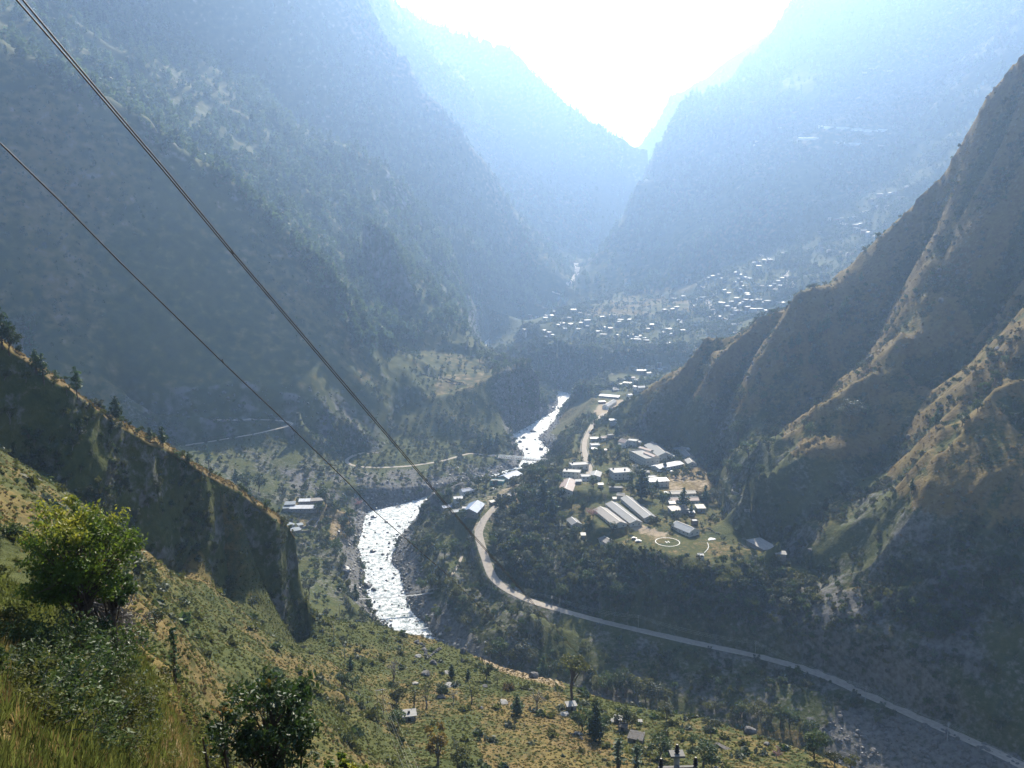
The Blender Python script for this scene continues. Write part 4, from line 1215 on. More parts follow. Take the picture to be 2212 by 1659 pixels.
def building(name, label, p0, p1, W, eave, ridge, kind='gable', roof=None, wall=None, cat='house', group=None, wins=True, Lmin=3.0, Lmax=70, hip=0.0, cap=True, tanks=0, parapet=0.35, storeys=1, over=0.5, rmin=120, turn=None):
    roof = roof or M_TIN; wall = wall or M_CREAM
    H = ridge if kind == 'gable' else eave
    x, y, L, ang, zb = axis_from(p0, p1, H, rmin)
    L = min(max(L, Lmin), Lmax)
    if turn is not None: ang = turn
    lo, hi, me_ = ground_under(x, y, L, W, ang)
    zb = max(lo, min(me_, zb))
    root = empty(name, (x, y, zb), ang)
    props(root, label, cat, group)
    if hi - lo > 5: zb = lo + 1.0
    drop = max(1.5, zb - lo + 1.5)
    if kind == 'gable':
        v, f = gable_wall_mesh(L, W, eave, ridge, drop); obj('wall', mesh_from('wall', v, f, wall), root)
        v, f = gable_roof_mesh(L, W, eave, ridge, over, 0.12, hip); rf = obj('roof', mesh_from('roof', v, f, roof), root)
        if cap and L > 6:
            box('ridge_cap', rf, (-L / 2 + hip, L / 2 - hip, -0.28, 0.28, ridge + 0.01, ridge + 0.10), M_RIDGE)
    elif kind == 'flat':
        obj('wall', mesh_from('wall', *box_vf(-L / 2, L / 2, -W / 2, W / 2, -drop, eave - 0.18), wall), root)
        rf = box('roof', root, (-L / 2 - 0.3, L / 2 + 0.3, -W / 2 - 0.3, W / 2 + 0.3, eave - 0.18, eave), roof)
        if parapet:
            t = 0.18; a, b = L / 2 + 0.1, W / 2 + 0.1; z0, z1 = eave, eave + parapet
            V, F = join([box_vf(-a, a, -b, -b + t, z0, z1), box_vf(-a, a, b - t, b, z0, z1), box_vf(-a, -a + t, -b + t, b - t, z0, z1), box_vf(a - t, a, -b + t, b - t, z0, z1)])
            obj('parapet', mesh_from('parapet', V, F, wall), rf)
        for k in range(tanks):
            tx, ty = (-0.32 + 0.5 * k) * L, (0.25 - 0.35 * k) * W
            V, F = tube([(tx, ty, eave), (tx, ty, eave + 1.5), (tx, ty, eave + 1.75)], [0.75, 0.75, 0.35], 10)
            t_ = obj('water_tank', mesh_from('water_tank', V, F, M_TANK), root)
    elif kind == 'mono':
        dz = ridge - eave
        V = np.array([(-L / 2, -W / 2, -drop), (L / 2, -W / 2, -drop), (L / 2, W / 2, -drop), (-L / 2, W / 2, -drop), (-L / 2, -W / 2, eave - 0.1), (L / 2, -W / 2, eave - 0.1), (L / 2, W / 2, ridge - 0.1), (-L / 2, W / 2, ridge - 0.1)])
        F = [(0, 3, 2, 1), (0, 1, 5, 4), (1, 2, 6, 5), (2, 3, 7, 6), (3, 0, 4, 7), (4, 5, 6, 7)]
        obj('wall', mesh_from('wall', V, F, wall), root)
        o_ = over; k = dz / W
        V = np.array([(sx * (L / 2 + o_), sy * (W / 2 + o_), (eave if sy < 0 else ridge) + sy * k * o_ + t) for t in (0, 0.1) for sy in (-1, 1) for sx in (-1, 1)])
        F = [(0, 2, 3, 1), (4, 5, 7, 6), (0, 1, 5, 4), (2, 6, 7, 3), (0, 4, 6, 2), (1, 3, 7, 5)]
        obj('roof', mesh_from('roof', V, F, roof), root)
    if wins:
        for st in range(storeys):
            zc = (1.45 if eave > 2.4 else 1.1) + st * 3.0
            if zc + 0.7 > eave: break
            n = max(1, int(L / 3.4))
            for side in (-1, 1):
                for k in range(n):
                    xx = -L / 2 + (k + 0.5) * L / n
                    if st == 0 and k == n // 2:
                        opening(root, 'door', xx, side * W / 2, 1.05, 1.0, 2.0, 0 if side < 0 else math.pi)
                    else:
                        opening(root, 'window', xx, side * W / 2, zc, 1.2, 1.1, 0 if side < 0 else math.pi)
            for k in range(max(1, int(W / 4.5))):
                nn = max(1, int(W / 4.5)); yy = -W / 2 + (k + 0.5) * W / nn
                for side in (-1, 1):
                    opening(root, 'window', side * L / 2, yy, zc, 1.2, 1.1, side * math.pi / 2)
    CLEAR.append((x, y, max(L, W) * 0.62 if max(L, W) < 1.7 * min(L, W) else max(L, W) * 0.42))
    if max(L, W) >= 1.7 * min(L, W):
        c, s = math.cos(ang), math.sin(ang)
        for q in (-0.36, 0.36): CLEAR.append((x + q * L * c, y + q * L * s, W * 0.75))
    return root

def zc2(x, y): return (550 + x * 0.0791, 412.5 + y * 0.0791)
def zc3(x, y): return (625 + x * 0.0791, 462.5 + y * 0.0791)
def zc6(x, y): return (425 + x * 0.0791, 437.5 + y * 0.0791)
def zc7(x, y): return (250 + x * 0.0791, 475 + y * 0.0791)
def zc4(x, y): return (500 + x * 0.0791, 287.5 + y * 0.0791)
def zc5(x, y): return (650 + x * 0.0791, 237.5 + y * 0.0791)
def zc8(x, y): return (750 + x * 0.0791, 150 + y * 0.0791)
def Z(f, *q): return [f(q[i], q[i + 1]) for i in range(0, len(q), 2)]

# the camp on the terrace
B = building
B('long_shed', 'leftmost of three long grey tin-roofed sheds beside the lawn', *Z(zc2, 636, 1180, 888, 1372), 10.5, 3.0, 4.9, roof=M_TINR, cat='shed', group='long sheds above the lawn')
B('long_shed', 'middle long grey tin-roofed shed of the three beside the lawn', *Z(zc2, 775, 1118, 1090, 1358), 9.5, 3.0, 4.8, roof=M_TIN, cat='shed', group='long sheds above the lawn')
B('long_shed', 'rightmost and longest of the three grey tin-roofed sheds', *Z(zc2, 965, 1048, 1270, 1298), 9.5, 3.0, 4.8, roof=M_TIN, cat='shed', group='long sheds above the lawn')
r_ = B('lawn_house', 'grey hip-roofed house at the back of the helipad lawn', *Z(zc2, 1590, 1365, 1830, 1462), 10, 3.0, 5.4, roof=M_BLUEG, hip=1.5)
B('flat_roofed_block', 'two-storey block with a wide white flat roof and two black tanks beside the camp road', *Z(zc2, 775, 735, 1015, 722), 16, 6.6, 0, 'flat', M_PALE, M_CREAM, tanks=2, storeys=2, cat='building')
big = B('hotel_block', 'large two-storey cream building with a terrace roof at the camp centre', *Z(zc2, 1085, 480, 1300, 585), 15, 7.4, 0, 'flat', M_FLAT, M_CREAM, storeys=2, parapet=0.9, cat='building')
B('assembly_hall', 'big grey pitched-roof hall behind the large cream building', *Z(zc2, 1285, 368, 1460, 502), 15, 4.6, 8.0, roof=M_TIN, cat='hall')
B('lean_to', 'small grey low roof against the right end of the hall', *Z(zc2, 1425, 545, 1555, 540), 6, 2.8, 3.6, 'mono', M_BLUEG, M_CONC, wins=False)
B('store_hall', 'low hall with a broad pale tin roof at the edge of the parade ground', *Z(zc2, 1330, 672, 1640, 612), 11, 3.2, 4.6, roof=M_WHITER, cat='hall')
B('cottage', 'grey gabled cottage right of the hall, upper of the pair', *Z(zc2, 1705, 468, 1775, 540), 9, 2.8, 4.6, roof=M_TIN)
B('cottage', 'grey gabled cottage right of the hall, lower of the pair', *Z(zc2, 1755, 572, 1800, 622), 8, 2.6, 4.4, roof=M_TIN)
B('cottage', 'small grey hut farthest back on the right of the camp', *Z(zc2, 1665, 430, 1730, 452), 6, 2.4, 3.8, roof=M_TINR)
B('kiosk', 'tiny blue-roofed kiosk left of the pair of grey cottages', *Z(zc2, 1580, 460, 1650, 452), 4, 2.6, 3.0, 'mono', M_BLUEG, M_WHITEW, wins=False)
B('hip_roofed_house', 'dark red hip-roofed house under trees behind the cream building', *Z(zc2, 895, 325, 985, 345), 9, 5.0, 7.4, roof=M_BROWN, hip=2.0, storeys=2)
B('town_house', 'two-storey cream house with a flat roof joined to the dark red roof', *Z(zc2, 990, 342, 1105, 352), 9, 6.0, 0, 'flat', M_PALE, M_CREAM, storeys=2)
B('annexe', 'small white flat-roofed annexe in front of the dark red roof', *Z(zc2, 872, 395, 958, 398), 6, 3.4, 0, 'flat', M_PALE, M_WHITEW)
B('gate_house', 'brown-roofed gate house at the upper end of the camp road', *Z(zc2, 640, 300, 720, 292), 6, 3.2, 4.4, roof=M_BROWN)
B('gate_shed', 'long low pale shed left of the gate house', *Z(zc2, 515, 322, 610, 322), 5, 2.4, 2.9, 'mono', M_WHITER, M_CONC, wins=False)
B('guard_post', 'grey block right of the top of the camp road', *Z(zc2, 728, 282, 800, 278), 6, 3.4, 0, 'flat', M_CONC, M_CONC)
B('white_house', 'white cube house left of the straight camp road', *Z(zc2, 512, 402, 622, 398), 9, 4.2, 0, 'flat', M_PALE, M_WHITEW)
B('white_house', 'white flat-roofed house with one tank, uppermost left of the road bend', *Z(zc2, 255, 645, 470, 632), 10, 4.0, 0, 'flat', M_PALE, M_CREAM, tanks=1)
B('white_house', 'two-storey white flat-roofed house behind the brown gable', *Z(zc2, 170, 730, 382, 742), 10, 5.8, 0, 'flat', M_PALE, M_CREAM, tanks=1, storeys=2)
B('brown_gabled_house', 'house with a brown gable roof and pale ridge left of the camp road', *Z(zc2, 248, 785, 195, 915), 12, 3.6, 5.6, roof=M_BROWN)
B('white_house', 'two-storey white-roofed house right of the brown gable', *Z(zc2, 395, 790, 590, 786), 8, 5.8, 0, 'flat', M_PALE, M_WHITEW, storeys=2)
B('grey_gabled_wing', 'grey gabled wing right behind the two-storey white-roofed house', *Z(zc2, 590, 722, 565, 780), 9, 4.8, 6.2, roof=M_TIN)
B('tin_roofed_house', 'pale tin-roofed house behind the tallest dark trees', *Z(zc2, 1250, 860, 1485, 848), 8, 5.2, 6.0, 'mono', M_BRIGHT, M_CREAM, storeys=2)
B('white_house', 'small bright white flat roof just behind the pale tin roof', *Z(zc2, 1215, 812, 1340, 806), 6, 5.0, 0, 'flat', M_PALE, M_WHITEW)
B('barrack', 'rusty grey-roofed barrack along the foot of the parade ground', *Z(zc2, 1525, 980, 1828, 972), 8, 3.4, 4.6, roof=M_TINR, cat='barrack')
B('barrack', 'faded red-roofed barrack below the rusty grey one', *Z(zc2, 1500, 1055, 1868, 1048), 8, 3.6, 5.0, roof=M_PINKR, cat='barrack')
B('barrack', 'grey flat-topped barrack above the lawn house', *Z(zc2, 1515, 1222, 1735, 1205), 8, 3.8, 4.8, 'mono', M_TINR, M_CONC, cat='barrack')
B('barrack', 'short grey barrack right of the grey flat-topped one', *Z(zc2, 1850, 1192, 1950, 1190), 7, 3.4, 4.2, 'mono', M_TINR, M_CONC, cat='barrack')
B('cabin', 'small dark cabin behind the lawn house', *Z(zc2, 1795, 1362, 1862, 1360), 4.5, 3.6, 0, 'flat', M_BLUEG, M_WOODW, wins=False)
B('flat_shed', 'low flat shed in the trees between the white block and the long sheds', *Z(zc2, 750, 942, 912, 944), 5, 3.0, 0, 'flat', M_FLAT, M_STONEW, wins=False)
B('small_hut', 'small grey hut tucked behind the far end of the longest shed', *Z(zc2, 850, 1015, 945, 1022), 5, 2.6, 3.6, roof=M_TINR, wins=False)
B('grey_cottage', 'grey gabled cottage alone in the trees left of the long sheds', *Z(zc2, 270, 1318, 340, 1385), 8, 3.0, 4.8, roof=M_TIN)
B('grey_cottage', 'grey gabled cottage at the lower left corner of the lawn', *Z(zc2, 640, 1535, 790, 1622), 8, 2.8, 4.4, roof=M_TINR)
B('concrete_hall', 'big concrete shed with a plain grey slab roof right of the lawn', *Z(zc3, 1622, 968, 1842, 1092), 11, 4.2, 4.5, 'mono', M_CONC, M_STONEW, wins=False, cat='shed')
B('concrete_hut', 'small grey hut at the lower end of the concrete shed', *Z(zc3, 1900, 1128, 2030, 1135), 5, 2.4, 2.7, 'mono', M_CONC, M_STONEW, wins=False)
B('white_hut', 'white flat hut at the front edge of the lawn', *Z(zc3, 925, 1165, 992, 1167), 4, 2.6, 0, 'flat', M_PALE, M_WHITEW, wins=False)
# pitched pink roofs and an umbrella on the terrace of the large building
for (a, b, lab) in ((Z(zc2, 1140, 425, 1290, 470), None, 'back'), (Z(zc2, 1205, 490, 1335, 545), None, 'front')):
    pa = at_level(*a[0], 58 + 9.4); pb = at_level(*a[1], 58 + 9.4)
    L = float(np.hypot(*(pb - pa)[:2])); an = math.atan2(pb[1] - pa[1], pb[0] - pa[0])
    v, f = gable_roof_mesh(L, 4.6, 8.6, 9.5, 0.2)
    inv = big.matrix_basis.inverted() @ Matrix.Translation(((pa[0] + pb[0]) / 2, (pa[1] + pb[1]) / 2, big.location.z)) @ Matrix.Rotation(an, 4, 'Z')
    o = obj('terrace_roof', mesh_from('terrace_roof', v, f, M_PINKR), big); o.matrix_local = inv
    v, f = gable_wall_mesh(L, 4.4, 8.6, 9.4, -7.4)
    o2 = obj('stair_house', mesh_from('stair_house', v, f, M_CREAM), o)

# unfinished concrete frame, sheds and kerbs of the camp
def frame_tower():
    c = hit(*zc2(1075, 760), 400); root = empty('unfinished_tower', tuple(c), 0.15); props(root, 'unfinished concrete frame standing beside the wide white roof', 'building')
    cm_ = mesh_from('column', *box_vf(-0.2, 0.2, -0.2, 0.2, -1, 7.0), M_CONC)
    for x in (-2.4, 2.4):
        for y in (-2.0, 2.0): obj('column', cm_, root, (x, y, 0))
    for z in (3.3, 6.4):
        V, F = join([box_vf(-2.8, 2.8, -2.4, -1.9, z, z + 0.35), box_vf(-2.8, 2.8, 1.9, 2.4, z, z + 0.35), box_vf(-2.8, -2.3, -1.9, 1.9, z, z + 0.35), box_vf(2.3, 2.8, -1.9, 1.9, z, z + 0.35)])
        obj('beam', mesh_from('beam', V, F, M_CONC), root)
frame_tower()
for (x, y, w, W_, h, rf, lab) in ((1515, 452, 60, 4, 2.4, M_TINR, 'low rusty shed left of the tiny blue kiosk'), (1755, 458, 40, 4, 2.4, M_WHITER, 'small pale shed behind the upper grey cottage'), (1190, 748, 120, 4, 1.2, M_FLAT, 'low paved platform right of the unfinished frame'), (420, 1540, 50, 4, 2.4, M_TIN, 'little grey hut below the lone grey cottage'),
                              (360, 862, 70, 4, 2.4, M_PALE, 'small white store between the brown gable and its neighbour'), (1475, 1015, 50, 4, 2.6, M_BLUEG, 'blue-grey shed at the left end of the barracks'), (1130, 370, 40, 4, 3.2, M_PALE, 'white tank house at the right end of the cream house'), (820, 1085, 40, 3, 2.2, M_TINR, 'tiny hut between the flat shed and the longest shed'),
                              (1290, 550, 60, 4, 2.6, M_TIN, 'grey shed in the court before the large cream building'), (1545, 1140, 70, 5, 3.0, M_TINR, 'rusty shed between the faded red and grey barracks'), (1790, 1255, 60, 4, 2.6, M_BRIGHT, 'bright shed just under the short grey barrack'), (640, 905, 60, 4, 2.6, M_TIN, 'grey shed below the grey gabled wing'),
                              (700, 470, 30, 3, 2.4, M_BROWN, 'brown hut at the left of the straight camp road'), (560, 455, 60, 4, 2.6, M_WHITER, 'white shed in front of the white cube house')):
    B('small_shed', lab, zc2(x - w / 2, y), zc2(x + w / 2, y), W_, h, h + 0.5, 'mono', rf, M_CONC, 'shed', 'small sheds of the camp', wins=False, rmin=400)
# roadside houses above the river
B('roadside_hall', 'big blue tin-roofed hall at the top of the dirt road', *Z(zc6, 990, 476, 1155, 410), 13, 3.6, 6.0, roof=M_BLUE, wall=M_STONEW, cat='hall')
B('teal_house', 'low teal-walled house below the blue-roofed hall', *Z(zc6, 825, 535, 1000, 545), 6, 3.8, 0, 'flat', M_FLAT, M_TEAL)
B('blue_cottage', 'small blue-roofed cottage among trees on the river side', *Z(zc6, 455, 650, 600, 625), 7, 3.4, 5.0, roof=M_BLUE, wall=M_WHITEW)
B('white_cottage', 'small white-roofed cottage below the small blue-roofed one', *Z(zc6, 362, 745, 470, 738), 7, 3.6, 4.6, roof=M_WHITER, wall=M_WHITEW)
B('blue_barn', 'large blue tin-roofed barn by the utility poles', *Z(zc6, 665, 782, 560, 890), 13, 4.2, 7.0, roof=M_BLUE, wall=M_STONEW, cat='barn')
B('blue_shed', 'little blue-roofed shed nearest the river', *Z(zc6, 215, 865, 325, 845), 6, 2.8, 3.8, roof=M_BLUE, wall=M_STONEW, wins=False)
B('grey_shed', 'little grey-green roofed shed between the blue shed and the barn', *Z(zc6, 335, 870, 445, 855), 6, 2.8, 3.8, roof=M_BLUEG, wall=M_STONEW, wins=False)
B('terrace_house', 'half-built white flat-roofed house left of the large blue barn', *Z(zc6, 470, 885, 590, 885), 7, 5.0, 0, 'flat', M_PALE, M_STONEW)
B('concrete_block', 'bare grey concrete block on the right of the dirt road', *Z(zc6, 940, 745, 1090, 715), 9, 3.8, 0, 'flat', M_CONC, M_CONC)
B('road_stall', 'open timber stall beside the parked trucks on the dirt road', *Z(zc6, 825, 810, 885, 800), 4, 2.6, 3.0, 'mono', M_TINR, M_WOODW, wins=False)
# houses on the left bank
B('bright_roofed_house', 'long stone house with a glaring tin roof on the left bank', *Z(zc7, 508, 412, 842, 408), 6, 3.2, 4.2, 'mono', M_BRIGHT, M_STONEW, rmin=430)
B('bright_roofed_house', 'shorter glaring tin roof directly behind the long stone house', *Z(zc7, 622, 322, 755, 318), 5, 3.2, 4.0, 'mono', M_BRIGHT, M_STONEW, rmin=430)
B('brown_roofed_house', 'stone house with a brown roof joined right of the shorter glaring roof', *Z(zc7, 762, 318, 918, 306), 5, 3.2, 4.0, 'mono', M_TINR, M_STONEW, rmin=430)
B('blue_grey_house', 'blue-grey roofed house left of the two glaring roofs', *Z(zc7, 445, 362, 572, 356), 6, 3.2, 4.0, 'mono', M_BLUEG, M_STONEW, rmin=430)
B('grey_shed', 'grey lean-to left of the long stone house', *Z(zc7, 420, 412, 496, 406), 5, 2.6, 3.0, 'mono', M_BLUEG, M_STONEW, wins=False, rmin=430)
B('blue_grey_shed', 'blue-grey shed roof lowest on the left bank terraces', *Z(zc7, 515, 695, 628, 678), 6, 2.6, 3.2, 'mono', M_BLUEG, M_STONEW, wins=False, rmin=430)
B('blue_grey_shed', 'blue-grey shed roof half hidden by the ridge crest', *Z(zc7, 465, 640, 530, 612), 6, 2.6, 3.2, 'mono', M_BLUEG, M_STONEW, wins=False, rmin=430)
B('blue_grey_shed', 'smallest pale blue shed roof beside the roofless walls', *Z(zc7, 602, 630, 660, 618), 4, 2.4, 2.8, 'mono', M_BLUEG, M_STONEW, wins=False, rmin=430)
# lower town beyond the dirt field
B('school', 'long low white-roofed building behind the dirt field', *Z(zc4, 1262, 1352, 1505, 1372), 7, 3.4, 4.6, 'mono', M_WHITER, M_CONC, cat='building', rmin=985)
B('white_barn', 'white-walled barn with a grey gable roof on the dirt field', *Z(zc4, 1330, 1480, 1440, 1412), 8, 4.0, 6.0, roof=M_TIN, wall=M_WHITEW, cat='barn', rmin=985)
B('low_shed', 'low pink-walled shed left of the white-walled barn', *Z(zc4, 1250, 1442, 1330, 1438), 5, 2.8, 3.2, 'mono', M_WHITER, M_PINKR, wins=False, rmin=985)
B('town_house', 'small white house at the right end of the long low building', *Z(zc4, 1612, 1345, 1662, 1340), 6, 4.5, 5.5, roof=M_WHITER, wall=M_WHITEW, rmin=985)
B('low_shed', 'pale stall at the right back corner of the dirt field', *Z(zc4, 1632, 1412, 1698, 1402), 5, 2.6, 3.0, 'mono', M_WHITER, M_CONC, wins=False, rmin=985)
B('town_house', 'tall house with a bright white roof, upper left of the lower town', *Z(zc4, 1732, 1046, 1846, 1048), 9, 6.5, 7.2, 'mono', M_BRIGHT, M_CONC, storeys=2, rmin=1090)
B('town_house', 'pale house joined right of the tall bright-roofed one', *Z(zc4, 1850, 1078, 1914, 1074), 8, 4.5, 5.0, 'mono', M_WHITER, M_CREAM, rmin=1090)
B('town_house', 'unfinished grey house highest in the lower town', *Z(zc4, 1856, 968, 1955, 974), 9, 6.0, 0, 'flat', M_CONC, M_CONC, storeys=2, rmin=1090)
B('gabled_house', 'large grey gabled house in the middle of the lower town', *Z(zc4, 1690, 1160, 1815, 1138), 11, 4.0, 6.5, roof=M_TIN, rmin=1090)
B('gabled_house', 'dark-roofed house left of the large grey gable', *Z(zc4, 1616, 1128, 1696, 1124), 8, 4.0, 5.5, roof=M_BROWN, rmin=1090)
B('blue_house', 'pale blue-roofed house below the large grey gable', *Z(zc4, 1738, 1244, 1828, 1240), 8, 4.0, 5.6, roof=M_BLUEG, rmin=1090)
B('stone_house', 'white-roofed stone house leftmost in the row below the dark roof', *Z(zc4, 1480, 1222, 1530, 1214), 6, 4.2, 4.8, 'mono', M_WHITER, M_STONEW, rmin=1090)
B('stone_house', 'white-roofed stone house in the middle of the row below the dark roof', *Z(zc4, 1560, 1200, 1622, 1204), 6, 4.2, 4.8, 'mono', M_WHITER, M_STONEW, rmin=1090)
B('stone_house', 'white-roofed stone house rightmost in the row below the dark roof', *Z(zc4, 1630, 1206, 1668, 1204), 6, 4.2, 4.8, 'mono', M_BRIGHT, M_STONEW, rmin=1090)
B('stone_house', 'grey stone house standing apart at the left of the lower town', *Z(zc4, 1412, 1262, 1470, 1258), 6, 3.4, 4.6, roof=M_TINR, wall=M_STONEW, rmin=1090)
B('stone_house', 'grey gabled hut just below the house apart at the left', *Z(zc4, 1424, 1282, 1494, 1276), 5, 2.8, 4.0, roof=M_TIN, wall=M_STONEW, rmin=1090)
B('stone_house', 'small white house beside the brown hill edge in the lower town', *Z(zc4, 1700, 1236, 1720, 1230), 5, 3.4, 4.0, 'mono', M_WHITER, M_WHITEW, rmin=1090)
B('town_house', 'bright round-looking roof near the brown hill crest', *Z(zc4, 2002, 1028, 2042, 1026), 8, 4.5, 5.2, 'mono', M_BRIGHT, M_CREAM, rmin=1090)
B('town_house', 'blue-grey house partly hidden by the brown hill crest', *Z(zc4, 1925, 1165, 1990, 1140), 9, 4.5, 5.2, 'mono', M_BLUEG, M_CREAM, rmin=1090)
B('town_house', 'pale hut above the brown hill crest, topmost of the lower town', *Z(zc4, 1988, 952, 2036, 952), 7, 4.0, 4.5, 'mono', M_WHITER, M_CREAM, rmin=1090)
B('town_house', 'pale house left behind the unfinished grey one', *Z(zc4, 1650, 985, 1720, 1000), 7, 4.0, 5.0, roof=M_TIN, rmin=1090)
B('low_shed', 'row of pale sheds at the foot of the dirt field', *Z(zc2, 755, 92, 875, 90), 5, 2.8, 3.2, 'mono', M_WHITER, M_CONC, wins=False)
B('low_shed', 'second pale shed just below the row at the foot of the dirt field', *Z(zc2, 765, 118, 860, 122), 4, 2.6, 3.0, 'mono', M_WHITER, M_CONC, wins=False)

# the villages on the plateau and up the right-hand slope: roof sightings (x, y, width) in three close views
MIDV = [(380, 372, 80), (455, 355, 60), (370, 335, 60), (590, 348, 45), (660, 352, 40), (725, 348, 18), (692, 292, 30), (930, 280, 80), (1020, 310, 60), (1140, 345, 50), (1100, 402, 90), (785, 443, 70), (740, 470, 22), (895, 458, 55), (825, 512, 45),
        (1025, 448, 45), (1110, 480, 40), (1000, 525, 55), (1310, 370, 90), (1420, 345, 90), (1530, 395, 90), (1635, 405, 45), (1735, 357, 50), (1500, 420, 60), (1340, 500, 60), (1395, 507, 55), (1245, 550, 80), (1310, 578, 90), (1475, 602, 45),
        (1620, 602, 40), (1670, 595, 60), (1740, 622, 60), (1720, 645, 150), (1850, 655, 80), (1780, 612, 40), (1835, 628, 40), (310, 515, 40), (310, 557, 38), (575, 608, 60), (650, 598, 70), (560, 535, 30), (620, 562, 40), (880, 372, 60), (780, 382, 60), (570, 375, 60), (1920, 465, 60), (1870, 510, 50), (2080, 275, 45), (2180, 268, 40), (2135, 518, 80), (2070, 560, 30), (2135, 695, 110), (2180, 585, 50)]
RIGHTV = [(510, 498, 45), (470, 522, 30), (460, 556, 12), (698, 518, 50), (745, 508, 40), (795, 484, 45), (830, 502, 40), (885, 458, 50), (920, 508, 90), (1095, 430, 60), (1160, 460, 70), (1210, 490, 60), (1130, 518, 55), (1082, 552, 40), (1150, 556, 32), (1260, 510, 50), (1188, 610, 40), (1138, 640, 40),
          (1375, 298, 30), (1375, 350, 75), (1310, 310, 30), (1450, 268, 55), (1520, 280, 70), (1480, 298, 30), (1690, 180, 150), (1660, 115, 25), (1335, 188, 40), (2000, 140, 80), (2170, 130, 90), (1650, 545, 100), (1680, 512, 70), (1675, 600, 150), (1715, 580, 40), (1570, 570, 50), (1530, 605, 40),
          (308, 768, 90), (420, 742, 50), (660, 748, 115), (605, 772, 35), (185, 908, 45), (340, 875, 60), (295, 900, 40), (545, 850, 30), (772, 988, 60), (860, 995, 80), (918, 815, 88), (1095, 765, 60), (1030, 795, 70), (1205, 777, 80), (1290, 775, 60), (1375, 772, 90), (1508, 785, 130), (1475, 815, 130),
          (1635, 803, 80), (1690, 822, 35), (1235, 875, 60), (1310, 888, 90), (1392, 902, 100), (1530, 905, 80), (1465, 922, 40), (1330, 932, 50), (1380, 950, 60), (985, 862, 70), (1060, 890, 60), (1120, 845, 45), (1150, 832, 45), (1185, 812, 35), (1090, 920, 50), (1145, 918, 32), (1215, 932, 70), (1025, 970, 45), (950, 905, 22),
          (1230, 700, 65), (1240, 718, 50), (940, 660, 30), (995, 695, 45), (1075, 1088, 110), (1760, 882, 60), (380, 1038, 65), (400, 1065, 35), (235, 1150, 75), (415, 1172, 60), (295, 1218, 45), (175, 1190, 28), (1010, 1168, 40), (1080, 1192, 60), (250, 1330, 90), (120, 1585, 45), (185, 1640, 60)]
HIGHV = [(1980, 455, 45), (1780, 528, 50), (1845, 526, 45), (1910, 583, 75), (1640, 555, 90), (1740, 570, 40), (1530, 620, 70), (1738, 694, 65), (1610, 700, 30), (1470, 762, 70), (1410, 775, 55), (1310, 832, 40), (1260, 848, 40), (1160, 855, 55), (1085, 868, 100), (1010, 848, 35), (1340, 932, 85), (1405, 920, 45), (1530, 910, 85), (1350, 985, 120), (1440, 1012, 90), (1500, 1025, 50), (1585, 1085, 110), (880, 1022, 40), (745, 1248, 100), (910, 1238, 90), (995, 1268, 100), (1070, 1252, 35), (1150, 1282, 105), (1240, 1295, 70), (1300, 1298, 45), (1405, 1258, 40), (895, 1200, 35), (400, 1210, 30)]
rngv = random.Random(5)
ORD = ['first', 'second', 'third', 'fourth', 'fifth', 'sixth', 'seventh', 'eighth', 'ninth', 'tenth', 'eleventh', 'twelfth', 'thirteenth', 'fourteenth', 'fifteenth', 'sixteenth', 'seventeenth', 'eighteenth', 'nineteenth', 'twentieth']
RNAME = {}
def village(lst, f, nm, where, grp, roofs, nrows):
    ys = sorted(p[1] for p in lst); rows = {}
    cuts = [ys[int(len(ys) * k / nrows)] for k in range(1, nrows)]
    for p in lst: rows.setdefault(sum(p[1] >= c for c in cuts), []).append(p)
    for rk, row in rows.items():
        row.sort()
        rname = 'highest' if rk == 0 else 'lowest' if rk == nrows - 1 else ORD[rk] + ' highest'
        for k, (x, y, w) in enumerate(row):
            kind = 'mono' if rngv.random() < 0.55 else 'gable'
            rf = rngv.choice(roofs); tall = rngv.random() < 0.5
            ev = rngv.choice([6.0, 8.5]) if tall else 3.2
            B(nm, RNAME[rf.name] + ' house, ' + ORD[k] + ' from the left in the ' + rname + ' row of the ' + where, f(x - w * 0.42, y + rngv.uniform(-5, 5)), f(x + w * 0.42, y + rngv.uniform(-5, 5)), rngv.uniform(4.5, 7), ev, ev + rngv.uniform(0.5, 1.3), kind, rf, rngv.choice([M_STONEW, M_CONC, M_WOODW, M_STONEW]), 'house', grp, wins=False, Lmin=3.5, Lmax=24, cap=False, rmin=1150)
M_DULL = metal_roof('dull_white_sheet', (0.27, 0.275, 0.28), 0.6, 0.3)
WR = [M_WHITER, M_DULL, M_DULL, M_TIN, M_TIN, M_TINR, M_TINR, M_BLUEG]
RNAME.update({M_WHITER.name: 'white-roofed', M_DULL.name: 'dull pale-roofed', M_TIN.name: 'grey tin-roofed', M_TINR.name: 'rusty-roofed', M_BLUEG.name: 'blue-grey roofed'})
village(MIDV, zc4, 'village_house', 'plateau village', 'houses of the plateau village', WR, 5)
village(RIGHTV, zc5, 'village_house', 'right-hand village', 'houses of the right-hand village', WR, 8)
village(HIGHV, zc8, 'village_house', 'upper village', 'houses of the upper village', WR, 4)
def zcg(x, y): return (674 + x * 0.1582, y * 0.1582)
M_GLARE = simple_mat('white_plastic_sheet', (0.84, 0.84, 0.84), 0.35, 0.03, 1.0, spec=0.6)
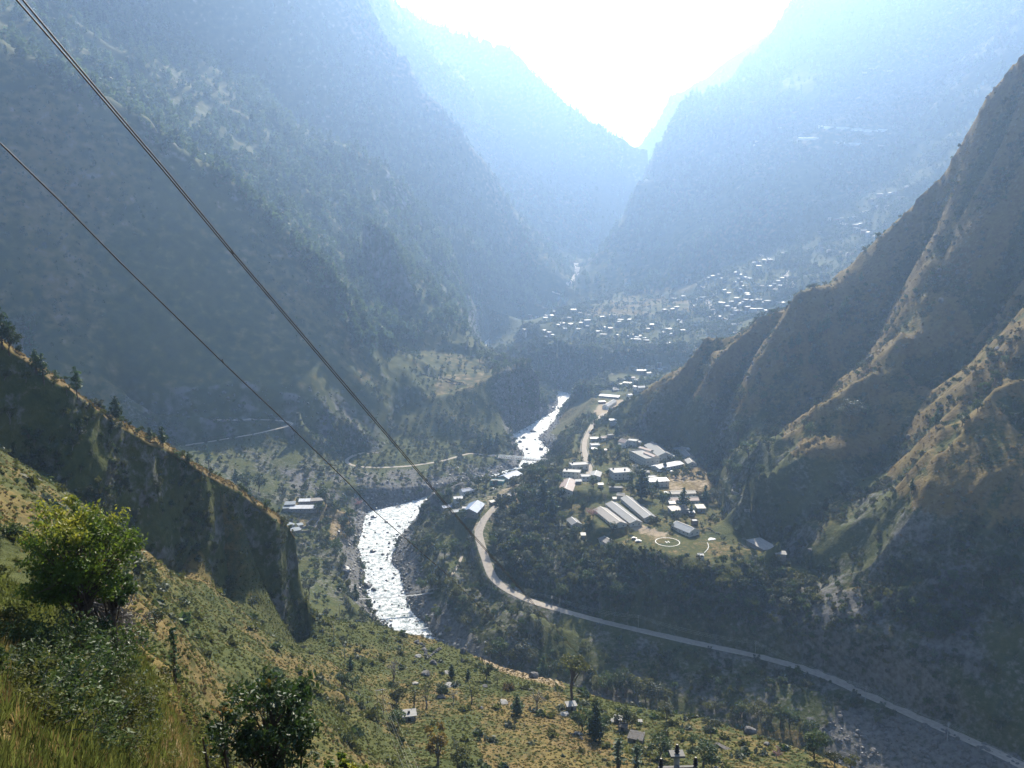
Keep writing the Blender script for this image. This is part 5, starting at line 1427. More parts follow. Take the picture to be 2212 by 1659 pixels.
GREEN = [(790, 1050, 850, 9, 'big glaring white greenhouse, the longest on the mountain terrace'), (915, 945, 798, 5, 'first and shortest greenhouse in the upper row'), (950, 1018, 803, 5, 'second greenhouse from the left in the upper row'), (1025, 1110, 807, 5, 'third greenhouse from the left in the upper row'),
         (1115, 1197, 813, 5, 'fourth greenhouse from the left in the upper row'), (1203, 1288, 819, 5, 'fifth greenhouse from the left in the upper row'), (1293, 1346, 821, 5, 'last greenhouse at the right of the upper row'), (1025, 1082, 888, 6, 'white greenhouse just below the right end of the longest one'), (1093, 1182, 907, 4, 'thin pale greenhouse lowest on the mountain terrace')]
for (a, b, y, w, lab) in GREEN:
    B('greenhouse', lab, zcg(a, y), zcg(b, y), w, 2.4, 4.0, 'mono', M_GLARE, M_GLARE, 'greenhouse', 'greenhouses on the mountain terrace', wins=False, cap=False, Lmax=140, rmin=1500)
HL = ['pale farm hut ' + t for t in ('upper of the pair left of the long greenhouse', 'lower of the pair left of the long greenhouse', 'upper of the pair far left below the greenhouses', 'lower of the pair far left below the greenhouses', 'bright beside the right end of the greenhouse rows', 'lowest at the right under the greenhouses', 'topmost on the upper terraces', 'just below the topmost on the upper terraces', 'rightmost of the upper terraces', 'leftmost of the upper terraces', 'long and grey between the greenhouse rows', 'tiny and alone highest at the right')]
HUTS = [(670, 806, 20), (695, 818, 22), (525, 890, 24), (515, 915, 30), (1250, 880, 26), (1310, 918, 36), (1245, 430, 26), (1275, 432, 34), (1370, 445, 40), (1205, 455, 26), (1225, 846, 70), (1822, 262, 14)]
for (x, y, w) in HUTS:
    B('farm_hut', HL.pop(0), zcg(x - w / 2, y), zcg(x + w / 2, y), 6, 2.6, 3.6, 'mono', rngv.choice([M_WHITER, M_BRIGHT]), M_STONEW, 'hut', 'farm huts on the mountain side', wins=False, rmin=1500)
# ------------------------------------------------------------------ tracks through the villages
def track(pix, f, half, rmin=1100):
    P_ = [hit(*f(x, y), rmin) for x, y in pix]
    road_mesh(np.array(P_), half, 'path')
ident = lambda x, y: (x, y)
track([(590, 585), (640, 610), (690, 640)], zc5, 4.5)
track([(780, 680), (828, 712), (775, 750), (735, 780), (732, 830), (785, 880), (800, 935), (850, 985), (905, 1000)], zc5, 6.5)
track([(915, 1015), (1000, 1042), (1080, 1070), (1140, 1092)], zc5, 4)
track([(1740, 420), (1712, 455), (1745, 525), (1785, 585), (1822, 630), (1700, 652), (1570, 660), (1470, 615), (1390, 610)], zc5, 6)
track([(1370, 212), (1450, 242), (1545, 285)], zc5, 4)
track([(1110, 925), (1200, 945), (1290, 965), (1360, 985)], zc8, 6)
track([(576, 263), (577.5, 268), (576.5, 274), (573, 280), (568, 286)], ident, 9, 1900)
track([(552, 292), (556, 294), (561, 295)], ident, 3, 1900)
track([(500, 455), (490, 455.5)], ident, 2.4, 700)
track([(448, 588), (452, 575), (458, 566), (462, 556)], ident, 1.2, 400)

# ------------------------------------------------------------------ rocks
M_ROCK = simple_mat('grey_rock', (0.12, 0.115, 0.11), 0.9, 0.4, 1.2, 0.7, spec=0.2)
M_PALEROCK = simple_mat('pale_rock', (0.27, 0.26, 0.24), 0.9, 0.25, 1.2, 0.6, spec=0.2)
M_WET = simple_mat('wet_rock', (0.08, 0.08, 0.08), 0.45, 0.4, 1.2, 0.6, spec=0.5)
def rock_mesh(name, seed, mat, flat=0.7, sub=2):
    rng = np.random.default_rng(seed)
    bm = bmesh.new(); bmesh.ops.create_icosphere(bm, subdivisions=sub, radius=1.0)
    planes = [(lambda d: d / np.linalg.norm(d))(rng.normal(size=3)) for _ in range(9)]
    cut = rng.uniform(0.55, 0.9, 9)
    for v in bm.verts:
        p = np.array(v.co)
        for n_, c in zip(planes, cut):
            q = p @ n_
            if q > c: p = p - n_ * (q - c) * 0.9
        p *= 1 + 0.07 * rng.normal()
        v.co = (p[0], p[1] * 0.85, p[2] * flat)
    me = bpy.data.meshes.new(name); bm.to_mesh(me); bm.free(); me.materials.append(mat)
    return me
ROCKS = [rock_mesh('boulder', s, M_ROCK, 0.65 + 0.1 * (s % 3)) for s in (1, 2, 3, 4)]
PALES = [rock_mesh('boulder', s, M_PALEROCK, 0.35) for s in (11, 12)]
WETS = [rock_mesh('boulder', s, M_WET, 0.6) for s in (21, 22, 23)]
def boulder(u, v, wpx, label, group=None, kind=ROCKS, rmin=100, z=None, tall=1.0, name='boulder', rng=random.Random(3)):
    p = hit(u, v, rmin) if z is None else at_level(u, v, z)
    s = wpx * math.hypot(p[0], p[1]) / FPX / 2
    o = obj(name, rng.choice(kind), None, (p[0], p[1], p[2] + 0.12 * s), rng.uniform(0, 6.28))
    o.scale = (s, s, s * tall)
    props(o, label, 'rock', group)
    return o
for (u, v, w, lab, k, t) in (
    (464, 652, 9, 'tall dark boulder standing at the outer edge of the meadow', ROCKS, 1.3), (433, 664, 10, 'round dark boulder left of the bright green crop', ROCKS, 0.9), (418, 657, 9, 'boulder with a pale cap below the stone wall corner', PALES, 1.4),
    (417, 643, 8, 'boulder at the top of the walled path above the river', ROCKS, 1.0), (426, 675, 13, 'broad black boulder in the upper meadow', ROCKS, 0.9), (415, 684, 9, 'flat grey boulder below the broad black one', PALES, 1.2),
    (447, 673, 10, 'pale flat slab beside the crop patch', PALES, 0.8), (441, 698, 11, 'low grey boulder in the middle of the meadow', ROCKS, 0.7), (481, 709, 7, 'small grey boulder right of the bare yellow tree', ROCKS, 0.8),
    (504, 703, 13, 'long pale outcrop in the middle of the meadow', PALES, 1.0), (513, 707, 9, 'grey rock at the right end of the long pale outcrop', ROCKS, 0.8), (533, 677, 14, 'big leaning boulder under the dark cone-shaped tree', ROCKS, 1.1),
    (564, 715, 14, 'large pale flat slab beside the stone hut', PALES, 0.8), (581, 688, 9, 'brown rock left of the edge woods', ROCKS, 0.7), (485, 687, 8, 'grey rock above the haystack', ROCKS, 0.8), (448, 686, 13, 'pale rock pile beside the dark bush', PALES, 1.0),
    (456, 683, 6, 'small white stone right of the pale rock pile', PALES, 1.2), (578, 734, 10, 'rubble heap below the stone hut', PALES, 0.9), (613, 721, 9, 'pale rubble above the slatted hut', PALES, 0.9), (749, 733, 17, 'large dark boulder on the right part of the meadow', ROCKS, 1.1),
    (767, 745, 8, 'round rock just right of the large dark boulder', ROCKS, 1.0), (435, 588, 8, 'brown rock on the bank right of the footbridge', ROCKS, 1.0), (345, 572, 12, 'tall dark rock on the left river bank', WETS, 1.7), (339, 590, 5, 'slim dark rock above the left end of the footbridge', WETS, 1.6),
    (716, 768, 6, 'white stone at the bottom beside the plank pile', PALES, 1.2), (424, 650, 7, 'grey rock beside the walled path', ROCKS, 0.9)):
    boulder(u, v, w, lab, None, k, 100, None, t)
# boulders standing in the stream, each with its place
for (u, v, w, lab) in (
    (386, 523, 7, 'large dark boulder in the head of the lower rapids'), (403, 514, 3.5, 'small boulder near the top of the lower rapids'), (399, 527, 6, 'flat dark boulder left of the right bank in the lower rapids'), (374, 518, 9, 'big dark boulder at the upper left corner of the lower rapids'),
    (373, 551.5, 7, 'flat boulder in midstream above the footbridge'), (383, 554.5, 4.5, 'midstream boulder just right of the flat one'), (388, 554, 4, 'midstream boulder nearest the right bank'), (394, 555, 6, 'dark boulder against the right bank'), (395, 561, 6, 'second dark boulder against the right bank'),
    (387, 581, 5, 'lone dark boulder in midstream just above the footbridge'), (368, 587, 12, 'long rock shelf on the left bank above the footbridge'), (374, 590, 8, 'lower step of the rock shelf above the footbridge'), (359, 574, 13, 'great dark rock on the left bank'), (362, 567, 8, 'dark rock above the great one on the left bank'),
    (371, 605, 6, 'dark boulder at the left bank below the footbridge'), (375, 611, 6, 'lower dark boulder at the left bank below the footbridge'), (408, 606, 4, 'boulder at the right bank below the footbridge'), (410, 538, 3.5, 'small boulder at the right bank of the lower rapids'),
    (365, 537, 5, 'boulder at the left bank of the lower rapids'), (524, 438, 6, 'big rounded boulder in the upper river'), (520, 442, 5, 'second rounded boulder in the upper river'), (533, 432, 7, 'dark boulder at the left bank of the upper river'), (527, 449, 4, 'flat pale boulder in the upper river'),
    (549, 417, 5, 'boulder at the neck of the upper river'), (553, 409, 7, 'dark boulder on the left bank below the bluff'), (570, 394, 4, 'boulder at the far end of the upper river'), (541, 449, 6, 'dark boulder near the right bank above the bridge'), (546, 454, 5, 'grey boulder at the right bank above the bridge'), (384, 531, 3, 'little boulder in the middle of the rapids'), (380, 606, 3, 'little boulder in the stream below the footbridge')):
    zz = 0.8 if v < 560 else -0.6
    if v < 470: zz = 5.5
    if v < 412: zz = 7.6
    boulder(u, v, w, lab, None, WETS, 300, zz)
# bank stones, too many to tell apart
def bank_points(dens, seed, d0=-6, d1=17):
    P, s = sow(np.where((np.isfinite(dist_bank)) & (dist_bank < d1) & ~in_river, dens * np.exp(-dist_bank / 8), 0.0), 0.4, 2.3, seed)
    return P, s
NOGO_SAVE = NOGO.copy(); NOGO[:] = False
P, s = bank_points(0.22, 61)
for k in range(3):
    scatter('river_stones', 'grey stones and boulders along the river banks', P[k::3], s[k::3], [ROCKS[0], WETS[0], PALES[0]][k], 0.3, 60 + k)
P, s = sow(gravel * 0.10 + (scree & (GRR < 930)) * 0.02 + cutbank * 0.012, 0.5, 2.2, 65)
for k in range(2):
    scatter('rubble', 'grey rubble in the dry side channel and on the slides', P[k::2], s[k::2], [ROCKS[1], WETS[0]][k], 0.3, 66 + k)
P, s = sow(in_river * np.where(dist_bank < 7, 0.035, 0.004), 0.4, 1.7, 69)
P[:, 2] = np.where(np.isfinite(P[:, 2]), P[:, 2] + 1.75, 0)
scatter('river_stones', 'dark stones breaking the surface of the rapids', P, s, WETS[1], 0.3, 70)
NOGO[:] = NOGO_SAVE

# ------------------------------------------------------------------ bridges
M_STEEL = simple_mat('galvanised_steel', (0.78, 0.80, 0.78), 0.5, 0.05, 1.0)
M_DECK = simple_mat('bridge_planks', (0.20, 0.19, 0.17), 0.9, 0.2, 1.0)
M_CABLE = simple_mat('steel_cable', (0.045, 0.034, 0.028), 0.6, 0.2, 3.0)
M_WIRE = simple_mat('aluminium_wire', (0.42, 0.42, 0.40), 0.5, 0.1, 1.0)
def bar(a, b, r, sides=4):
    return tube([np.array(a, float), np.array(b, float)], [r, r], sides)
def bailey():
    A = at_level(499, 457.0, 13.6); Bp = at_level(557, 462.2, 13.6)
    L = float(np.hypot(*(Bp - A)[:2])); an = math.atan2(Bp[1] - A[1], Bp[0] - A[0])
    root = empty('truss_bridge', tuple(A), an)
    props(root, 'steel truss road bridge crossing the river below the camp', 'bridge')
    box('deck', root, (0, L, -2.1, 2.1, -0.25, 0.0), M_DECK)
    n = int(L / 3.0)
    for sy in (-2.5, 2.5):
        P_ = [box_vf(0, L, sy - 0.18, sy + 0.18, 1.9, 2.3), box_vf(0, L, sy - 0.18, sy + 0.18, -0.65, -0.3)]
        for k in range(n + 1):
            x = L * k / n
            P_.append(box_vf(x - 0.22, x + 0.22, sy - 0.12, sy + 0.12, -0.3, 1.9))
            if k < n:
                x1 = L * (k + 1) / n
                P_.append(bar((x, sy, -0.3), ((x + x1) / 2, sy, 1.9), 0.06)); P_.append(bar((x1, sy, -0.3), ((x + x1) / 2, sy, 1.9), 0.06))
        V, F = join(P_); obj('truss', mesh_from('truss', V, F, M_STEEL), root)
    for x in (-2.5, L + 2.5):
        box('abutment', root, (x - 2.5, x + 2.5, -3, 3, -9, -0.27), M_CONC)
bailey()
M_FOOT = simple_mat('footbridge_planks', (0.24, 0.25, 0.25), 0.75, 0.1, 1.0)
def footbridge(pa, pb, z, label, towers=True):
    A = at_level(*pa, z); Bp = at_level(*pb, z)
    L = float(np.hypot(*(Bp - A)[:2])); an = math.atan2(Bp[1] - A[1], Bp[0] - A[0])
    root = empty('footbridge', tuple(A), an); props(root, label, 'footbridge', 'footbridges over the rapids')
    sag = L * 0.02
    xs = np.linspace(0, L, 15); zz = sag * ((2 * xs / L - 1) ** 2 - 1)
    P_ = [box_vf(a, b, -0.75, 0.75, (c + d) / 2 - 0.1, (c + d) / 2) for a, b, c, d in zip(xs[:-1], xs[1:], zz[:-1], zz[1:])]
    V, F = join(P_); obj('deck', mesh_from('deck', V, F, M_FOOT), root)
    for sy in (-0.8, 0.8):
        cz = 0.9 + (2.6 if towers else 1.0) * ((2 * xs / L - 1) ** 2)
        V, F = tube(np.stack([xs, 0 * xs + sy, cz], 1), [0.05] * 15, 5); hc = obj('hand_cable', mesh_from('hand_cable', V, F, M_STEEL), root)
        V, F = join([bar((x, sy, a), (x, sy, b), 0.025, 3) for x, a, b in zip(xs, zz, cz)]); obj('hanger', mesh_from('hanger', V, F, M_STEEL), hc)
    for x in (0, L):
        V, F = join([box_vf(x - 0.25, x + 0.25, -1.3, -0.9, -6, 3.6), box_vf(x - 0.25, x + 0.25, 0.9, 1.3, -6, 3.6), box_vf(x - 0.25, x + 0.25, -0.9, 0.9, 3.2, 3.6)])
        obj('tower', mesh_from('tower', V, F, M_CONC), root)
footbridge((353, 599), (447, 590.5), 10, 'pale suspension footbridge across the middle of the rapids')
footbridge((386, 631), (429, 627.5), 3, 'fainter lower footbridge just above the meadow edge')

# ------------------------------------------------------------------ overhead ropeway cables
def end_depth(u, v):
    e = hit(u, v, 100); return float(e[1] * CP + (e[2] - CAM_Z) * SP)
def cable(name, label, pts, d0, d1, rad, cat='cable', group=None, mat=None, sides=6):
    """sightings along a straight rope: its distance follows from its two ends"""
    s = [0.0]
    for a, b in zip(pts[:-1], pts[1:]): s.append(s[-1] + math.hypot(b[0] - a[0], b[1] - a[1]))
    P_ = []
    for (u, v), t in zip(pts, s):
        q = 1 / d0 + (1 / d1 - 1 / d0) * t / s[-1]
        P_.append(np.array([0, 0, CAM_Z]) + ray(u, v) / q)
    V, F = tube(P_, [rad] * len(P_), sides)
    o = obj(name, mesh_from(name, V, F, mat or M_CABLE, True)); props(o, label, cat, group)
    return o, P_
c1, p1_ = cable('steel_cable', 'left strand of the twin cables slanting across the whole view', [(-110, -148), (16.6, 0), (68, 58.8), (164.6, 172), (231.5, 253), (350, 392.6), (454.6, 515.2), (543, 615.5), (590, 668), (640, 722)], 15, end_depth(640, 722), 0.021, group='ropeway cables')
c2, p2_ = cable('steel_cable', 'right strand of the twin cables slanting across the whole view', [(-104, -148), (22.8, 0), (76.5, 64.5), (168, 172.5), (233.2, 252), (352, 392), (456, 515), (544.2, 615.3), (591, 668), (641, 722)], 15, end_depth(641, 722), 0.021, group='ropeway cables')
c3, p3_ = cable('steel_cable', 'single lower cable slanting from the left edge towards the meadow', [(-90, 56), (0, 143), (60, 201), (120, 262), (222, 361.5), (291, 427), (350, 484.5), (372, 509), (448, 575.5), (495.7, 622), (560, 676), (634, 735)], 17, end_depth(634, 735), 0.021, group='ropeway cables')
def clamp(u, v, d, par, name='clamp'):
    p = np.array([0, 0, CAM_Z]) + ray(u, v) * d
    V, F = join([bar(p + np.array([-0.03, 0, 0.06]), p + np.array([0.03, 0.02, -0.06]), 0.03, 6), bar(p + np.array([-0.012, 0, 0.03]), p + np.array([0.014, 0, 0.10]), 0.014, 5)])
    obj(name, mesh_from(name, V, F, M_CABLE), par)
def cable_depth(P_, u):
    us = [512 + FPX * p[0] / (p[1] * CP + (p[2] - CAM_Z) * SP) for p in P_]; ds = [p[1] * CP + (p[2] - CAM_Z) * SP for p in P_]
    return 1 / float(np.interp(u, us, [1 / d for d in ds]))
clamp(232, 252.5, cable_depth(p1_, 232), c1); clamp(222.5, 361.6, cable_depth(p3_, 222.5), c3)
for P_, lab in ((p1_, 'concrete anchor block of the twin cables on the meadow'), (p3_, 'concrete anchor block of the single cable on the meadow')):
    e = P_[-1]; g = float(ground(e[0], e[1]))
    o = box('anchor_block', None, (-0.9, 0.9, -0.9, 0.9, min(g, e[2]) - 1.0, max(e[2] + 0.3, g + 0.6)), M_CONC, (e[0], e[1], 0)); props(o, lab, 'anchor block')

# ------------------------------------------------------------------ poles and wires
M_POLE = simple_mat('steel_pole', (0.30, 0.31, 0.31), 0.6, 0.15, 1.0, metal=0.3)
M_INS = simple_mat('insulator', (0.19, 0.185, 0.175), 0.9, 0.1, 1.0, spec=0.1)
def pole(u, vb, h, label, arms=3, group=None, rmin=120, rad=0.13, mat=None, base=None):
    p = hit(u, vb, rmin) if base is None else np.array(base)
    root = empty('power_pole', tuple(p), math.radians(random.uniform(-15, 15))); props(root, label, 'power pole', group)
    V, F = tube([(0, 0, -1), (0, 0, h * 0.5), (0, 0, h)], [rad, rad * 0.85, rad * 0.65], 8); obj('shaft', mesh_from('shaft', V, F, mat or M_POLE), root)
    tips = []
    for k in range(arms):
        z = h - 0.25 - k * 0.75
        ca = box('crossarm', root, (-0.7, 0.7, -0.05, 0.05, z - 0.05, z + 0.05), M_POLE)
        for x in (-0.62, 0.62):
            V, F = tube([(x, 0, z + 0.05), (x, 0, z + 0.12), (x, 0, z + 0.24)], [0.05, 0.08, 0.04], 6); obj('insulator', mesh_from('insulator', V, F, M_INS), ca)
            tips.append(root.matrix_basis @ Vector((x, 0, z + 0.24)))
    return root, tips
def wire(a, b, sag, label, group, rad=0.014):
    a = np.array(a); b = np.array(b)
    t = np.linspace(0, 1, 13)
    P_ = a + (b - a) * t[:, None]; P_[:, 2] -= sag * 4 * t * (1 - t)
    V, F = tube(P_, [rad] * 13, 4); o = obj('power_wire', mesh_from('power_wire', V, F, M_WIRE)); props(o, label, 'wire', group)
RP = [(492.5, 592, 11, 'power pole at the bend of the dirt road above the footbridge'), (552, 612, 11.5, 'power pole where the road enters the shade'), (638, 632, 11.5, 'power pole on the shaded road below the lawn'),
      (755, 657, 10.5, 'power pole on the road above the meadow woods'), (865, 702, 9.5, 'power pole where the road passes the grey rubble'), (947, 741, 10, 'power pole nearest the lower right corner')]
tips = [pole(u, v, h, lab, 3, 'power poles along the road') for u, v, h, lab in RP]
e0 = pole(1075, 800, 10, 'power pole of the road line beyond the right edge', 3, 'power poles along the road')
tips.append(e0)
SPANS = ['between bend pole and shade-line pole', 'between shade-line pole and the pole below the lawn', 'between the pole below the lawn and the next right', 'between meadow-woods pole and rubble pole', 'between rubble pole and corner pole', 'from the corner pole to the right edge']
for sp, (r0_, t0_), (r1_, t1_) in zip(SPANS, tips[:-1], tips[1:]):
    for k in range(6):
        wire(t0_[k], t1_[k], 2.2 + 0.15 * k, ('top', 'middle', 'lowest')[k // 2] + (' outer' if k % 2 else ' inner') + ' power wire ' + sp, 'wires along the road', 0.022)
for (u, v, h, lab) in ((481, 517, 12, 'tall pole left of the large blue barn'), (484.5, 515, 10.5, 'second pole beside the large blue barn'), (480.5, 523.5, 9, 'pole at the lower end of the roadside houses'), (494.5, 500, 9, 'pole across the road from the small white-roofed cottage'),
                       (503.5, 508, 9, 'pole at the grey concrete block'), (477, 550, 11, 'pole at the roadside below the tan bend'), (470.5, 547, 9, 'pole on the bank below the bend'), (484, 457.5, 8, 'pole at the left end of the truss bridge'), (322.5, 519, 10, 'pole beside the glaring roofs on the left bank'),
                       (345, 665.5, 9, 'lone pole on the upper meadow'), (340, 622, 9, 'pole at the far edge of the meadow'), (334, 641, 9, 'pole on the grass below the dark cliff nose')):
    pole(u, v, h, lab, 1, 'village power poles', 120, 0.15)
# twin-pole transformer frame on the meadow and the wires running down towards the viewer
def hframe(u, v, h, label, base=None):
    p = hit(u, v, 120) if base is None else np.array(base)
    root = empty('twin_pole_frame', tuple(p), 0.25); props(root, label, 'power pole')
    for x in (-0.95, 0.95):
        V, F = tube([(x, 0, -1), (x, 0, h)], [0.13, 0.1], 8); obj('shaft', mesh_from('shaft', V, F, M_WOODW), root)
    ca = box('crossarm', root, (-1.6, 1.6, -0.07, 0.07, h - 0.5, h - 0.36), M_POLE)
    T = []
    for x in (-1.4, -0.3, 0.3, 1.4):
        V, F = tube([(x, 0, h - 0.36), (x, 0, h - 0.2), (x, 0, h - 0.05)], [0.06, 0.09, 0.04], 6); obj('insulator', mesh_from('insulator', V, F, M_INS), ca)
        T.append(root.matrix_basis @ Vector((x, 0, h - 0.05)))
    return T
T0 = hframe(380.5, 713, 8.6, 'twin wooden poles with a crossarm on the upper meadow')
q = flat(436, 104, 0); q[2] = float(ground(q[0], q[1]))
T1 = hframe(0, 0, 8.6, 'twin wooden poles nearer down the hillside', q)
for a, b, w_ in zip(T0, T1, ('leftmost', 'left inner', 'right inner', 'rightmost')): wire(a, b, 1.6, w_ + ' pale wire from the twin poles down to the lower frame', 'wires of the twin poles', 0.012)
# near post with insulators at the bottom edge
def near_post():
    d = 21.0
    top = np.array([0, 0, CAM_Z]) + ray(677, 751) * d
    g = float(ground(top[0], top[1]))
    root = empty('insulator_post', (top[0], top[1], g), 0.05); props(root, 'grey steel post with a crossarm and three insulators at the bottom edge', 'power pole')
    h = top[2] - g
    V, F = tube([(0, 0, -1), (0, 0, h * 0.6), (0, 0, h - 0.12)], [0.11, 0.085, 0.075], 10); obj('shaft', mesh_from('shaft', V, F, M_POLE), root)
    box('cap', root, (-0.19, 0.19, -0.14, 0.14, h - 0.12, h - 0.06), M_INS)
    za = h - 0.45
    ca = box('crossarm', root, (-0.52, 0.52, -0.17, -0.09, za, za + 0.09), M_INS)
    for x, z in ((-0.45, za + 0.09), (0.0, h - 0.06), (0.47, za + 0.09)):
        pr = [(0, .03), (.05, .075), (.08, .045), (.13, .07), (.16, .04), (.2, .05), (.25, .025)]
        V, F = tube([(x, -0.0 if x == 0 else -0.13, z + a) for a, _ in pr], [r for _, r in pr], 10); obj('insulator', mesh_from('insulator', V, F, M_TANK), ca)
near_post()

# ------------------------------------------------------------------ helipad, lawn things, vehicles
M_PAINT = simple_mat('white_ground_paint', (0.72, 0.71, 0.66), 0.9, 0.12, 1.2)
def helipad():
    c = HELI; z = float(ground(c[0], c[1]))
    root = empty('helipad', (c[0], c[1], z)); props(root, 'white painted helipad ring with an H on the lawn', 'helipad')
    R1r = 8.7; R0r = 8.1; n = 64
    V = []; F = []
    for k in range(n):
        a = 2 * math.pi * k / n
        for rr in (R0r, R1r):
            x, y = rr * math.cos(a), rr * math.sin(a)
            V.append((x, y, float(ground(c[0] + x, c[1] + y)) - z + 0.10))
    for k in range(n):
        j = (k + 1) % n
        F.append((2 * k, 2 * k + 1, 2 * j + 1, 2 * j))
    obj('ring', mesh_from('ring', V, F, M_PAINT), root)
    an = math.atan2(c[1], c[0]) - math.pi / 2 + math.radians(24)
    P_ = [box_vf(-1.35, -0.75, -1.6, 1.6, 0.02, 0.11), box_vf(0.75, 1.35, -1.6, 1.6, 0.02, 0.11), box_vf(-0.75, 0.75, -0.3, 0.3, 0.02, 0.11)]
    V, F = join(P_); o = obj('letter', mesh_from('letter', V, F, M_PAINT), root, None, an); o['label'] = 'white letter H'
helipad()
def on_lawn(f, x, y): return hit(*f(x, y), 300)
# stone edging running across the lawn
pts = [on_lawn(zc3, x, y) for x, y in ((1038, 1015), (1050, 1035), (1058, 1065), (1045, 1100), (1020, 1125), (1003, 1145))]
ed = empty('stone_edging', tuple(pts[0])); props(ed, 'curving line of white edging stones on the lawn', 'stone edging')
cm = mesh_from('edging_stone', *box_vf(-0.55, 0.55, -0.22, 0.22, -0.2, 0.3), M_WHITEW)
for a, b in zip(pts[:-1], pts[1:]):
    n = max(1, int(np.hypot(*(b - a)[:2]) / 1.2))
    for k in range(n):
        p = a + (b - a) * (k + 0.5) / n; p[2] = ground(p[0], p[1])
        o = obj('edging_stone', cm, ed, tuple(p - pts[0]), math.atan2(b[1] - a[1], b[0] - a[0]) + random.uniform(-0.1, 0.1))
p = on_lawn(zc3, 1092, 970)
hp = rock_mesh('tarpaulin', 77, M_WHITEW, 0.4); o = obj('tarpaulin_heap', hp, None, tuple(p)); o.scale = (3.4, 2.6, 2.2); props(o, 'white tarpaulin heap on the right of the lawn', 'tarpaulin')
M_CARW = simple_mat('white_car_paint', (0.75, 0.76, 0.77), 0.35, 0.04, 1.0, spec=0.5)
M_CARD = simple_mat('dark_car_paint', (0.06, 0.065, 0.07), 0.35, 0.1, 1.0, spec=0.5)
M_TYRE = simple_mat('tyre', (0.02, 0.02, 0.02), 0.9, 0.1, 1.0)
def car(f, x, y, ang, paint, label, truck=False):
    p = on_lawn(f, x, y)
    nm = 'lorry' if truck else 'jeep'
    root = empty(nm, tuple(p), ang); props(root, label, 'lorry' if truck else 'car', None)
    L, W = (6.2, 2.2) if truck else (4.3, 1.8)
    bm = bmesh.new()
    def bx(x0, x1, y0, y1, z0, z1, tx=1.0):
        v, fc = box_vf(x0, x1, y0, y1, z0, z1); vs_ = [bm.verts.new(q) for q in v]
        for k in range(4, 8): vs_[k].co.x = (x0 + x1) / 2 + (vs_[k].co.x - (x0 + x1) / 2) * tx; vs_[k].co.y *= 0.94 if tx < 1 else 1
        for q in fc: bm.faces.new([vs_[i] for i in q])
    bx(-L / 2, L / 2, -W / 2, W / 2, 0.4, 0.95 if not truck else 1.0)
    bmesh.ops.bevel(bm, geom=list(bm.edges), offset=0.08, segments=2, affect='EDGES')
    me = bpy.data.meshes.new('body'); bm.to_mesh(me); bm.free(); me.materials.append(paint); obj('body', me, root)
    if truck:
        v, fc = box_vf(L / 2 - 1.7, L / 2 - 0.05, -W / 2 + .05, W / 2 - .05, 1.0, 2.4); obj('cab', mesh_from('cab', v, fc, paint), root)
        v, fc = join([box_vf(-L / 2, L / 2 - 1.85, -W / 2, -W / 2 + .08, 1.0, 2.0), box_vf(-L / 2, L / 2 - 1.85, W / 2 - .08, W / 2, 1.0, 2.0), box_vf(-L / 2, -L / 2 + .08, -W / 2 + .08, W / 2 - .08, 1.0, 2.0)]); obj('load_bed', mesh_from('load_bed', v, fc, M_WOODW), root)
        v, fc = box_vf(L / 2 - 0.06, L / 2 - 0.01, -W / 2 + .2, W / 2 - .2, 1.5, 2.2); obj('windscreen', mesh_from('windscreen', v, fc, M_GLASS), root)
    else:
        bm = bmesh.new(); bx(-L * 0.42, L * 0.2, -W / 2 + .08, W / 2 - .08, 0.95, 1.62, 0.82); me = bpy.data.meshes.new('cabin'); bm.to_mesh(me); bm.free(); me.materials.append(paint); cb = obj('cabin', me, root)
        for sy in (-1, 1):
            v, fc = box_vf(-L * 0.36, L * 0.12, sy * (W / 2 - 0.105) - .02, sy * (W / 2 - 0.105) + .02, 1.08, 1.45); obj('side_window', mesh_from('side_window', v, fc, M_GLASS), cb)
        v, fc = box_vf(L * 0.145, L * 0.2, -W / 2 + .2, W / 2 - .2, 1.02, 1.48); obj('windscreen', mesh_from('windscreen', v, fc, M_GLASS), cb)
    for sx in (-1, 1):
        for sy in (-1, 1):
            V, F = tube([(sx * L * 0.31, sy * (W / 2 - 0.2), 0.36), (sx * L * 0.31, sy * (W / 2 + 0.02), 0.36)], [0.36, 0.36], 12); obj('wheel', mesh_from('wheel', V, F, M_TYRE), root)
car(zc2, 1538, 758, 0.5, M_CARW, 'white jeep parked at the edge of the parade ground')
car(zc2, 1385, 752, 0.1, M_CARW, 'white car half under the trees beside the store hall')
car(zc6, 868, 660, 0.2, M_CARW, 'white car parked below the teal-walled house')
car(zc6, 912, 858, 1.2, M_CARD, 'dark lorry parked on the dirt road by the timber stall', True)
car(zc3, 115, 972, 0.3, M_CARD, 'dark vehicle on the left part of the helipad lawn')
car(zc3, 168, 1003, 0.2, M_CARW, 'small pale vehicle just below the dark one on the lawn')

